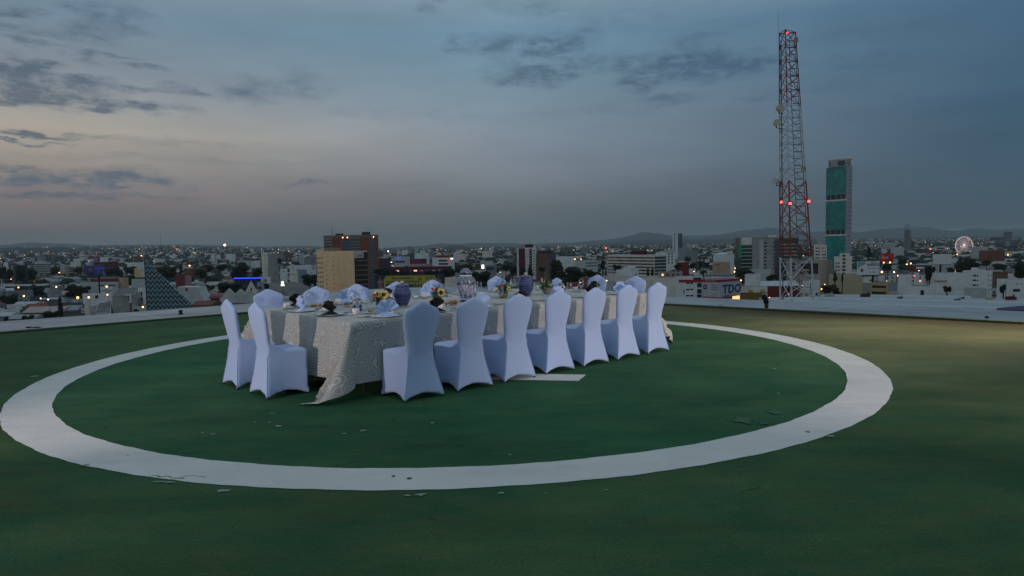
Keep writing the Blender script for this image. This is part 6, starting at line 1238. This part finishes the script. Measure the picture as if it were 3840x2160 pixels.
def ptree(x0, x1, yt, yb, Y, kind, v, label):
    a, b = W(x0, yt, Y), W(x1, yt, Y); z1 = W((x0+x1)/2, yt, Y).z; g = terrain(a.x, Y); zb = W((x0+x1)/2, yb, Y).z
    wd = (b.x-a.x)/({'round': .86, 'cypress': .26, 'conifer': .62}[kind]); h = (z1-zb)/({'round': .86, 'cypress': .95, 'conifer': .95}[kind]); h = max(h, 3); h = max(h, wd*.66) if kind == 'round' else h
    base = z1-h*{'round': .99, 'cypress': 1.02, 'conifer': 1.02}[kind]
    o = tree((a.x+b.x)/2, Y, base, h, wd, kind, v, label)
    m = MB(); m.tube((0, 0, g-1-base), (0, 0, .02*h), .35, .3, 7) if base > g else None
    if m.v: m.build('lower_trunk', trunkm, o)
    HEROES.append(((x0+x1)/2, yt, 'tree', (a.x+b.x)/2, Y, wd*.45)); return o
for i, (x0, x1, yt, yb, Y, k, lb) in enumerate([
    (52, 92, 990, 1050, 800, 'round', 'broad dark tree left of the pale office block, far left'), (85, 132, 1000, 1045, 840, 'round', 'dark tree directly left of the pale office block'), (-10, 20, 995, 1040, 850, 'round', 'dark tree cut by the left edge of the picture'), (18, 48, 1004, 1045, 830, 'round', 'dark tree under the narrow white block, far left'),
    (245, 300, 1060, 1103, 640, 'round', 'dark tree behind the lamps, left of the two-level white building'), (285, 335, 1068, 1106, 620, 'round', 'dark tree touching the two-level white building, left'), (171, 228, 1092, 1120, 640, 'round', 'dark tree before the long blank warehouse wall'), (216, 232, 1110, 1200, 420, 'cypress', 'tall dark cypress at the left, taller than the sheds round it'),
    (166, 218, 1160, 1205, 395, 'round', 'olive bush tree left of the tall cypress'), (82, 105, 1180, 1205, 385, 'round', 'small dark shrub above the left deck roof, nearer the cypress'), (105, 128, 1178, 1203, 385, 'round', 'dark shrub above the left deck roof, by the pale roof edge'), (0, 62, 1100, 1150, 560, 'round', 'dark spreading tree at the lower left edge'), (16, 32, 1182, 1206, 380, 'round', 'small round bush at the lower left corner'),
    (190, 219, 1000, 1022, 1000, 'round', 'small dark tree between the pale office block and the grey slab'), (278, 308, 1000, 1020, 1000, 'round', 'dark tree behind the portrait screen, left side'), (400, 460, 1000, 1030, 900, 'round', 'dark tree below the wide maroon building'), (468, 512, 996, 1018, 950, 'round', 'dark tree left of the cream windowed building'), (483, 505, 1028, 1060, 720, 'round', 'palm-like dark tree left of the patterned wedge'), (500, 520, 1156, 1176, 395, 'round', 'small dark bush beside the white pylon sign'),
    (590, 660, 995, 1030, 700, 'round', 'dark tree mass right of the patterned wedge tip'), (672, 684, 990, 1025, 900, 'cypress', 'slim cypress above the dark red house'), (730, 772, 1005, 1040, 800, 'round', 'dark tree right of the dark red house'), (760, 800, 990, 1012, 1000, 'round', 'far dark tree above the pale barrel roofs'), (812, 850, 988, 1010, 1000, 'round', 'far dark tree below the small radio mast'),
    (866, 945, 985, 1040, 620, 'round', 'large dark tree above the blue neon line'), (893, 925, 980, 1010, 700, 'round', 'upper dark tree behind the blue neon line'), (816, 905, 1050, 1085, 430, 'round', 'broad dark tree left of the church gable'), (950, 985, 1000, 1035, 650, 'round', 'dark tree left of the pale residential tower foot'), (1128, 1190, 1024, 1056, 500, 'round', 'dark tree directly left of the cream tower'), (985, 1030, 1058, 1085, 420, 'round', 'dark tree right of the church gable'),
    (1036, 1056, 965, 985, 1300, 'round', 'hazy tree right of the pale residential tower'), (1095, 1135, 982, 1000, 1100, 'round', 'dark far tree above the white cube houses'),
    (1404, 1462, 1003, 1042, 470, 'round', 'dark tree right of the cream tower, above the banner'), (1450, 1500, 1008, 1040, 460, 'round', 'dark tree above the left half of the yellow banner'), (1495, 1552, 1005, 1040, 480, 'round', 'dark tree under the magenta box, above the banner'), (1590, 1650, 1008, 1040, 470, 'round', 'dark tree above the right half of the yellow banner'), (1640, 1712, 1000, 1045, 480, 'round', 'dark tree behind the ring-shaped sign'), (1700, 1770, 985, 1045, 500, 'round', 'large dark tree behind the lid of the tallest jar'), (1760, 1840, 1012, 1060, 420, 'round', 'large dark tree right of the tallest jar'),
    (1828, 1868, 1000, 1028, 560, 'round', 'dark tree before the low glass-fronted building'), (1882, 1912, 988, 1012, 650, 'round', 'round tree left of the palm, behind the light blue jar'), (1908, 1938, 995, 1024, 560, 'round', 'palm-like tree left of the maroon and white tower'), (1945, 1972, 998, 1030, 540, 'round', 'dark tree at the foot of the maroon and white tower'), (1972, 2002, 990, 1035, 520, 'conifer', 'dark conifer at the foot of the maroon and white tower'), (2020, 2045, 1000, 1016, 600, 'round', 'small tree at the foot of the brown building'),
    (2052, 2112, 965, 1045, 470, 'round', 'tall dark tree right of the brown building'), (2088, 2196, 992, 1058, 420, 'round', 'huge round dark tree behind the right part of the table'), (2190, 2232, 1008, 1030, 480, 'round', 'dark tree right of the huge round tree'), (2215, 2262, 1016, 1045, 450, 'round', 'green tree left of the white terrace building'), (2252, 2268, 974, 1018, 640, 'cypress', 'wide dark cypress left of the long banded office'), (2296, 2330, 990, 1010, 560, 'round', 'low tree before the left end of the long banded office'), (2425, 2434, 1004, 1036, 440, 'cypress', 'left one of two slim cypresses right of the terrace building'), (2442, 2452, 1004, 1036, 440, 'cypress', 'right one of two slim cypresses right of the terrace building'),
    (2528, 2556, 988, 1004, 620, 'round', 'round green tree left of the long low red building'), (2588, 2612, 982, 1002, 640, 'round', 'dark tree right of the long low red building'), (2616, 2634, 970, 1004, 600, 'conifer', 'dark conifer right of the long low red building'), (2640, 2660, 982, 998, 640, 'round', 'round dark tree left of the tan weathered house'), (2628, 2650, 1010, 1028, 480, 'round', 'palm-like dark tree above the TDO building'), (2565, 2590, 960, 975, 1100, 'round', 'far dark tree under the striped tower'),
    (2782, 2828, 1006, 1042, 470, 'round', 'dark tree at the foot of the green-finned office'), (2876, 2916, 1026, 1053, 440, 'round', 'round dark tree left of the mast legs'), (2764, 2784, 1006, 1036, 520, 'round', 'dark tree beside the street lamps, right of the TDO building'),
    (3122, 3142, 1014, 1056, 420, 'conifer', 'dark conifer left of the white stair house foot'), (3155, 3163, 1026, 1054, 420, 'cypress', 'slim cypress before the low cream building strip'), (3084, 3150, 1062, 1100, 400, 'round', 'dark tree mass on the street right of the mast'), (3246, 3274, 926, 966, 700, 'conifer', 'dark conifer on the skyline left of the red billboard'), (3310, 3350, 985, 1010, 560, 'round', 'dark tree under the red billboard'), (3366, 3400, 966, 985, 800, 'round', 'dark tree right of the red billboard'),
    (3470, 3505, 990, 1045, 430, 'round', 'dark tree left of the blank white billboard pole'), (3546, 3580, 1000, 1020, 480, 'round', 'small dark tree under the blank white billboard'), (3585, 3630, 968, 1030, 520, 'round', 'big dark tree left of the white hotel'), (3620, 3668, 962, 1020, 540, 'round', 'big dark tree behind the white hotel'), (3798, 3850, 976, 1036, 420, 'round', 'big dark tree at the right edge of the picture'), (3725, 3772, 985, 1010, 560, 'round', 'dark tree above the dark red-brown flat block'), (3538, 3566, 1070, 1092, 330, 'round', 'small round tree between the garage and the hotel'), (3752, 3775, 1062, 1095, 330, 'round', 'dark tree left of the building with the green corner'), (3688, 3712, 972, 990, 640, 'round', 'small dark tree above the white hotel')]):
    ptree(x0, x1, yt, yb, Y, k, i % 3, lb)
# ================================================================== HOUSES BETWEEN THE LANDMARKS
from collections import Counter, defaultdict
cnt = Counter(h[2] for h in HEROES); LAND = [h for h in HEROES if cnt[h[2]] == 1]
occ = [(h[3], h[4], h[5]) for h in HEROES]
def free(x, y, r): return all(hypot(x-a, y-b) > r+c*.85 for a, b, c in occ)
hcol = [('white', wwhite, 5), ('off-white', wwhite2, 5), ('light grey', wlg, 5), ('grey', wgrey, 4), ('blue-grey', wblue, 3), ('cream', wcream, 2), ('tan', wtan, 2), ('pinkish', wpink, 1), ('dark red', wred, 2), ('brown', wbrown, 2), ('concrete', wconc, 4), ('terracotta', MATS['wall_rust'], 1)]
hpool = [h for h in hcol for _ in range(h[2])]
tankm = mat('tank_black', (.012, .012, .014), .6); tanklm = mat('tank_beige', (.28, .25, .2), .7); rr_ = random.Random(77); H_all = []
hw_mesh = {}
Dd = 372.0; nH = 0
while Dd < 1000 and nH < 285:
    step = 21+Dd*.012; kx = -.84+rr_.random()*.02
    while kx < .86 and nH < 285:
        x = kx*Dd+rr_.uniform(-4, 4); y = Dd+rr_.uniform(-8, 8); kx += (step+rr_.uniform(-5, 10))/Dd
        px = 1920+F*x/y; edge = 1238-(px/3840)*35 if px < 1760 else 1108+max(0, px-2500)*.006
        w_, d_ = rr_.uniform(8, 21), rr_.uniform(8, 16)
        if rr_.random() < .22 or not free(x, y, max(w_, d_)*.55): continue
        st = rr_.choice([1, 1, 2, 2, 2, 3]); h_ = 3.1*st+rr_.uniform(0, .8)
        ytop = hor(px)+(41.5-h_)/y*F
        if ytop > edge+15: continue            # hidden under the deck's own edge
        if 1700 > px > 1400 and y < 480: continue
        hwp = w_*.75/y*F
        if any(h[4] > y and h[4] < 760 and h[2] != 'tree' and abs(h[0]-px) < hwp+h[5]*.8/h[4]*F and ytop < h[1]+.62*(hor(h[0])+41/h[4]*F-h[1]) for h in HEROES): continue
        g = terrain(x, y); cname, cm, _ = rr_.choice(hpool); kind = rr_.choice(['flat', 'flat', 'flat', 'flat', 'pitched', 'hut'])
        o = empty('town_house', (x, y, g-.5), radians(-rr_.choice([40, 44, 38, 5, 48])+rr_.uniform(-3, 3)), None, 'house', 'ordinary houses of the city below'); o['_'] = 0; del o['_']
        m = MB(); m.box(-w_/2, w_/2, -d_/2, d_/2, 0, h_); m.build('walls', cm, o)
        feat = ''
        if kind == 'pitched':
            rm = rr_.choice([('pale metal', metal), ('grey metal', metal3), ('terracotta', terra)]); m = MB(); e = .5; m.extr([(-w_/2-e, h_+.02), (w_/2+e, h_+.02), (0, h_+w_*.16)], -d_/2-e, d_/2+e); m.build('roof', rm[1], o); feat = rm[0]+' pitched roof'
        else:
            m = MB(); t = .22
            m.box(-w_/2, w_/2, -d_/2, -d_/2+t, h_, h_+.6); m.box(-w_/2, w_/2, d_/2-t, d_/2, h_, h_+.6); m.box(-w_/2, -w_/2+t, -d_/2+t, d_/2-t, h_, h_+.6); m.box(w_/2-t, w_/2, -d_/2+t, d_/2-t, h_, h_+.6); m.build('parapet', cm, o)
            rc = rr_.choice([('dark roof', roofg), ('pale roof', roofl), ('red roof', terra)]); m = MB(); m.box(-w_/2+t, w_/2-t, -d_/2+t, d_/2-t, h_, h_+.05); m.build('roof', rc[1], o); feat = rc[0]
            if kind == 'hut' or rr_.random() < .35:
                hx = rr_.uniform(-w_/4, w_/4); m = MB(); m.box(hx-1.6, hx+1.6, -1.5, 1.5, h_+.06, h_+2.5); m.build('roof_hut', cm, o); feat += ', stair hut'
            elif rr_.random() < .7:
                tc_ = rr_.random() < .6; hx = rr_.uniform(-w_/3, w_/3); m = MB(); m.lathe([(0, 0), (.6, 0), (.65, .9), (.5, 1.25), (.2, 1.4), (0, 1.4)], 10, (hx, 0, h_+.05)); m.build('water_tank', tankm if tc_ else tanklm, o); feat += ', %s tank' % ('black' if tc_ else 'beige')
        wm_ = wmesh(1.5, 1.2, dark); wl_l = wmesh(1.5, 1.2, lit)
        for fc in range(st):
            for u in ((-.28, .25) if w_ < 13 else (-.33, 0, .33)):
                if rr_.random() < .75:
                    q = link('window', wl_l if rr_.random() < .035 else wm_, o, (w_*u, -d_/2, 1.9+3.1*fc))
        if rr_.random() < .8: link('window', wm_, o, (w_/2, rr_.uniform(-.2, .2)*d_, 1.9+3.1*(st-1)), pi/2)
        occ.append((x, y, max(w_, d_)*.55)); nH += 1; H_all.append((o, px, y, cname, st, feat, w_))
    Dd += step*.9
near_d = sorted(h[2] for h in H_all)
for o, px, y, cname, st, feat, w_ in H_all:
    best = min(LAND, key=lambda h: abs(h[0]-px)*1.0+abs(h[1]-(hor(px)+34/y*F))*1.6); dx = px-best[0]; rel = 'right of' if dx > 12 else 'left of' if dx < -12 else 'below' if y < best[4] else 'behind'
    o['_l'] = ((('wide ' if w_ > 15 else 'small ' if w_ < 11 else '') if len((cname+feat+rel+best[2]).split()) < 9 else '')+cname+' house, '+feat, rel+' the '+best[2])
gp = defaultdict(list)
for h in H_all: a, b = h[0]['_l']; gp[(a, b)].append(h)
for (a, b), hs in gp.items():
    hs.sort(key=lambda h: h[1])
    for i, h in enumerate(hs):
        del h[0]['_l']; h[0]['label'] = a+', '+b+('' if len(hs) == 1 else ', %s from left' % (ordn+['eighth', 'ninth', 'tenth'])[i])
# scattered street trees, individually
for i in range(95):
    for _ in range(30):
        y = rr_.uniform(390, 1250); x = y*rr_.uniform(-.80, .80); s = rr_.uniform(6, 12)
        if free(x, y, s*.4): break
    else: continue
    px = 1920+F*x/y; best = min(LAND, key=lambda h: abs(h[0]-px)+abs(h[1]-(hor(px)+33/y*F))*1.6); occ.append((x, y, s*.4))
    k = 'cypress' if rr_.random() < .12 else 'round'; dx = px-best[0]; rel = 'right of' if dx > 10 else 'left of' if dx < -10 else 'near'
    lb = '%s dark %s %s the %s' % ('tall' if s > 10 else 'medium' if s > 8 else 'small', 'cypress' if k == 'cypress' else 'street tree', rel, best[2])
    o = tree(x, y, terrain(x, y)-.3, s*(1.3 if k == 'cypress' else 1.0), s*1.25, k, i % 3, lb, 'street trees of the city below'); o['_p'] = px
gp = defaultdict(list)
for o in list(COL.objects):
    if '_p' in o: gp[o['label']].append(o)
for lb, os_ in gp.items():
    os_.sort(key=lambda o: o['_p'])
    for i, o in enumerate(os_):
        if len(os_) > 1: o['label'] = lb+', %s from the left' % (ordn+['eighth', 'ninth', 'tenth', 'eleventh', 'twelfth'])[i]
        del o['_p']
# ---- the far city, one mass of roofs, trees and lights
rf = random.Random(21); far = MB(); nm = 7
for i in range(11500):
    D = 640*(15.5**(rf.random()**.85)); k = rf.uniform(-.86, .86); x, y = k*D, D; 
    w_, d_, h_ = rf.uniform(7, 20)*(1+D/9000), rf.uniform(7, 18)*(1+D/9000), rf.choice([3, 4, 6, 6, 7, 9]); 
    if D < 1700 and not free(x, y, w_*.5): continue
    if rf.random() < .012: h_ = rf.uniform(14, 30); w_ = d_ = rf.uniform(12, 22)
    g = terrain(x, y); far.cur = rf.choice([0, 0, 0, 1, 1, 2, 3, 3, 4, 4, 5, 6]); a = radians(rf.choice([40, 44, 8, 50])); ca, sa = cos(a), -sin(a)
    pts = [(x+ca*u-sa*v, y+sa*u+ca*v) for u, v in ((-w_/2, -d_/2), (w_/2, -d_/2), (w_/2, d_/2), (-w_/2, d_/2))]; n0 = len(far.v)
    far.v += [(p[0], p[1], g-1) for p in pts]+[(p[0], p[1], g+h_) for p in pts]
    cc = far.cur
    for f in ((0, 1, 5, 4), (1, 2, 6, 5), (3, 0, 4, 7)): far.f.append(tuple(n0+q for q in f)); far.mi.append(cc); far.sm.append(False)
    far.f.append((n0+4, n0+5, n0+6, n0+7)); far.mi.append(rf.choice([3, 3, 4, 4, 1, 6])); far.sm.append(False)
tag(far.build('distant_rooftops', [wwhite, wlg, wwhite2, wgrey, wdark, terra, wblue]), 'distant mass of low city rooftops reaching to the hills', 'rooftops', None, 'stuff')
ft_ = MB()
for i in range(5200):
    D = 700*(13.0**(rf.random()**.85)); k = rf.uniform(-.86, .86); x, y = k*D, D; g = terrain(x, y); s = rf.uniform(4, 8)*(1+D/6000)
    if D < 1500 and not free(x, y, s*.5): continue
    ft_.cur = i % 2; n0 = len(ft_.v); pr = [(0, 0), (s*.8, s*.35), (s*.95, s*.75), (s*.5, s*1.15), (0, s*1.3)]; ft_.lathe(pr, 6, (x, y, g))
    for q in range(n0, len(ft_.v)): v = ft_.v[q]; ft_.v[q] = (v[0]+rf.uniform(-.2, .2)*s, v[1]+rf.uniform(-.2, .2)*s, v[2]+rf.uniform(-.15, .15)*s)
tag(ft_.build('distant_tree_cover', [lm[0], lm[3]]), 'distant dark tree cover between the far roofs', 'trees', None, 'stuff')
def oct_(mb, c, r): mb.add([(c[0]+r, c[1], c[2]), (c[0]-r, c[1], c[2]), (c[0], c[1]+r, c[2]), (c[0], c[1]-r, c[2]), (c[0], c[1], c[2]+r), (c[0], c[1], c[2]-r)], [(0, 2, 4), (2, 1, 4), (1, 3, 4), (3, 0, 4), (2, 0, 5), (1, 2, 5), (3, 1, 5), (0, 3, 5)])
Ls = MB()
for i in range(1700):
    D = 900*(11.5**(rf.random()**.62)); k = rf.uniform(-.84, .84)
    if D < 2500 and rf.random() < .55: continue
    x, y = k*D, D; g = terrain(x, y); big = rf.random(); Ls.cur = 0 if rf.random() < .70 else (1 if rf.random() < .85 else 2)
    oct_(Ls, (x, y, g+rf.uniform(7, 13)), D*(.00020+.00042*big**4))
far_o = mat('far_lamp_orange', (1, .5, .2), .5, 0, emit=2.6, ecol=(1, .50, .20)); far_w = mat('far_lamp_white', (1, .85, .6), .5, 0, emit=2.6, ecol=(1, .82, .55)); far_r = mat('far_lamp_red', (1, .1, .08), .5, 0, emit=2.2, ecol=(1, .07, .06))
tag(Ls.build('distant_city_lights', [far_o, far_w, far_r]), 'hundreds of tiny distant street lights', 'lights', None, 'stuff')
# ---- street lamps one can tell apart
lamp_mats = {'o': orange_l, 'w': white_l, 'r': red_l, 'b': mat('blue_lamp', (.1, .4, 1), .5, 0, emit=4)}
for i, (px, py, c, s) in enumerate([(42,1047,'o',.8),(81,1052,'o',1.2),(70,1078,'o',1),(91,1110,'o',1.3),(154,1119,'o',1),(182,1123,'w',.8),(212,1076,'o',1.1),(293,1116,'o',1.9),(223,1022,'o',.8),(401,1075,'o',1.4),(404,1105,'o',1.1),(334,1115,'o',1.4),(454,1131,'o',1.4),(537,1151,'o',1.3),(415,1178,'w',1.2),(711,996,'o',1.1),(955,995,'o',1.1),(1055,1045,'o',1),(1139,1053,'o',1.2),(1093,1069,'o',1),(899,1039,'w',.6),
        (1572,1074,'o',1.2),(1415,1061,'o',1.2),(1822,1055,'o',1.5),(1803,1047,'o',.7),(1811,1052,'o',.8),(1876,1022,'o',.9),(2169,1063,'o',1.5),(2276,1053,'o',1.3),(2406,1022,'o',1.2),(2415,1022,'o',1.5),(2213,1019,'w',.8),(2156,972,'o',.9),(2178,973,'o',.9),(2134,979,'o',.9),
        (2516,1111,'o',1.4),(2565,1111,'w',1.4),(2601,1018,'o',1),(2708,1017,'o',1.3),(2757,1006,'o',1.2),(2753,1019,'o',1.3),(2773,1014,'o',1.7),(2778,1051,'o',1),(2839,1099,'o',1),(2884,1116,'o',1),(2955,1103,'o',1.1),(2992,1123,'o',1.7),(2982,1075,'w',1.4),(3048,1070,'w',1.2),(3007,1071,'w',.8),(3036,1074,'o',.8),(3080,1084,'o',1.1),(3092,1068,'o',1),(3107,1057,'o',1.3),(3141,1063,'o',1.1),(3189,1058,'o',1.1),(3180,1068,'o',.8),(3133,1076,'o',.8),(3218,1079,'o',1.9),(3222,1061,'o',1.1),
        (3313,984,'o',1.2),(3337,984,'o',1.2),(3400,992,'o',1.2),(3415,988,'o',1),(3306,1020,'o',1.5),(3352,1020,'w',1),(3400,1022,'o',1.5),(3367,1034,'o',1.3),(3379,1031,'o',.8),(3431,1019,'o',1.1),(3445,1016,'o',1),(3460,1021,'o',1.1),(3475,1039,'r',1.3),(3428,1035,'r',.9),(3553,1051,'w',1.2),(3585,1018,'o',1.7),(3600,1052,'w',.8),(3657,952,'o',1),(3589,954,'o',.9),(3764,997,'b',1.2),(3489,934,'r',1.2),(3727,951,'o',.8),(3779,955,'o',.9),(868,956,'r',1.1),(530,959,'o',.9),(382,971,'o',1),(334,980,'o',.7),(1456,942,'w',.9),(1468,984,'w',.8)]):
    hl = 9.0; Y = min(3200, (EYE-GZ-hl)*F/max(6, py-hor(px))); p = W(px, py, Y); g = terrain(p.x, Y); p.z = max(p.z, g+4); hl = p.z-g; best = min(LAND, key=lambda h: abs(h[0]-px)+abs(h[1]-py)); rel = 'right of' if px > best[0] else 'left of'
    o = empty('street_lamp', (p.x, Y, g), 0, '%s %s street lamp %s the %s' % ({'o': 'orange', 'w': 'white', 'r': 'red', 'b': 'blue'}[c], 'large glowing' if s > 1.25 else 'small glowing' if s < .95 else 'glowing', rel, best[2]), 'street lamp', 'glowing street lamps of the city'); o['_p'] = px
    m = MB(); m.tube((0, 0, 0), (0, .3, hl-.3), .12, .07, 6); m.tube((0, .3, hl-.3), (0, -.2, hl+.3), .06, n=5); m.build('pole', wdark, o); m = MB(); m.smooth = True; m.ball((0, -.4, hl), Y*.00085*s, 8); m.build('lamp', lamp_mats[c], o)
gp = defaultdict(list)
for o in list(COL.objects):
    if '_p' in o: gp[o['label']].append(o)
for lb, os_ in gp.items():
    os_.sort(key=lambda o: o['_p'])
    for i, o in enumerate(os_):
        if len(os_) > 1: o['label'] = lb+', %s from the left' % (ordn+['eighth', 'ninth', 'tenth'])[i]
        del o['_p']
# ---- cars on the street at the right
body = mat('car_paint', (.28, .30, .32), .35, .05, spec=.6)
c0 = None
for i, (px, py, lb) in enumerate([(3416, 1060, 'leftmost pale car queueing with red tail lamps lit, right side street'), (3428, 1058, 'second pale car queueing with red tail lamps lit, right side street'), (3436, 1047, 'farther pale car with red tail lamps behind the queue, right side street'), (3185, 1090, 'pale car parked on the street right of the mast'), (3172, 1092, 'pale car parked left of another one, right of the mast')]):
    Y = (EYE-GZ-.7)*F/(py-hor(px)); p = W(px, py, Y)
    if c0 is None:
        c0 = empty('parked_car', (p.x, Y, GZ), .1, lb, 'car', 'pale cars on the street'); m = MB(); m.extr([(-2.1, .35), (2.1, .35), (2.15, .9), (1.3, 1.0), (.7, 1.45), (-1.1, 1.45), (-1.9, 1.0), (-2.15, .9)], -.85, .85); b_ = m.build('body', body, c0); b_.rotation_euler[2] = pi/2
        m = MB(); m.extr([(-1.7, 1.0), (1.15, 1.0), (.65, 1.40), (-1.05, 1.40)], -.87, .87); q = m.build('windows', dark, c0); q.rotation_euler[2] = pi/2
        wm = MB(); wm.tube((-.1, 0, 0), (.1, 0, 0), .33, n=12); w0 = wm.build('wheel', black, c0, (-.82, 1.3, .33))
        for x, y in ((.82, 1.3), (.82, -1.3), (-.82, -1.3)): link('wheel', w0.data, c0, (x, y, .33))
        tm = MB(); tm.ball((0, 0, 0), .34, 8); t0 = tm.build('tail_lamp', red_l, c0, (-.65, -2.2, .85)); link('tail_lamp', t0.data, c0, (.65, -2.2, .85))
    else: dup(c0, (p.x, Y, GZ), .1 if i < 3 else 1.3, lb)
# ---- the person on the roof behind the right-end chairs
Yp2 = 290; p = W(2341, 1079, Yp2); b = B('flat_terrace', 'low flat terrace roof where the small person sits, behind the right-end chairs', 2322, 2360, 2362, 1079, Yp2-1, 6, wlg, par=0, depth=6)
sk = bpy.data.meshes.new('body'); J = [(0, 0, .50), (0, -.02, .78), (0, -.02, 1.02), (0, -.03, 1.13), (0, -.05, 1.28), (0, -.05, 1.38), (-.17, 0, .98), (-.24, -.12, .76), (-.14, -.30, .66), (.17, 0, .98), (.24, -.12, .76), (.14, -.30, .66), (-.10, -.06, .48), (-.12, -.42, .50), (-.12, -.44, .10), (-.12, -.56, .05), (.10, -.06, .48), (.12, -.42, .50), (.12, -.44, .10), (.12, -.56, .05)]
Ed = [(0, 1), (1, 2), (2, 3), (3, 4), (4, 5), (2, 6), (6, 7), (7, 8), (2, 9), (9, 10), (10, 11), (0, 12), (12, 13), (13, 14), (14, 15), (0, 16), (16, 17), (17, 18), (18, 19)]
rad = [.14, .13, .14, .055, .10, .07, .06, .045, .035, .06, .045, .035, .09, .07, .045, .04, .09, .07, .045, .04]
sk.from_pydata(J, Ed, []); so = bpy.data.objects.new('body', sk); COL.objects.link(so); md = so.modifiers.new('s', 'SKIN'); so.modifiers.new('u', 'SUBSURF').levels = 1
for v_, r_ in zip(sk.skin_vertices[0].data, rad): v_.radius = (r_, r_)
sk.skin_vertices[0].data[0].use_root = True; bpy.context.view_layer.update(); me = bpy.data.meshes.new_from_object(so.evaluated_get(bpy.context.evaluated_depsgraph_get())); bpy.data.objects.remove(so)
skm = mat('skin_tone', (.22, .12, .08), .7); tl = mat('shirt_teal', (.03, .13, .17), .8); jn = mat('trousers_dark', (.03, .03, .04), .8)
me.materials.clear(); [me.materials.append(x) for x in (skm, tl, jn)]
for q in me.polygons: z = q.center.z; q.material_index = 0 if z > 1.10 else (1 if z > .55 and q.center.y > -.24 else 2 if z <= .60 else 0)
po = empty('person', (p.x, Yp2+1.2, p.z), -1.0, 'small seated person in a teal shirt on the terrace behind the right-end chairs', 'person'); link('body', me, po); m = MB(); m.ball((0, -.03, 1.33), .115, 8, (1, 1, 1.05)); m.build('hair', hair, po); m = MB(); m.box(-.22, .22, -.15, .25, 0, .42); tag(m.build('stool', wbrown, None, (p.x, Yp2+1.2, p.z), -1.0), 'plain low stool under the person in the teal shirt', 'stool')
# ================================================================== HAZE
hz = bpy.data.materials.new('haze_air'); hz.use_nodes = True; Tn = hz.node_tree; Tn.nodes.clear(); ho = Tn.nodes.new('ShaderNodeOutputMaterial'); pv = Tn.nodes.new('ShaderNodeVolumePrincipled'); pv.inputs['Color'].default_value = (.58, .70, .78, 1); pv.inputs['Density'].default_value = .00005; Tn.links.new(pv.outputs[0], ho.inputs['Volume'])
m = MB(); m.box(-17500, 17500, -400, 19500, -60, 235); tag(m.build('haze', hz), None, None, None, 'stuff')
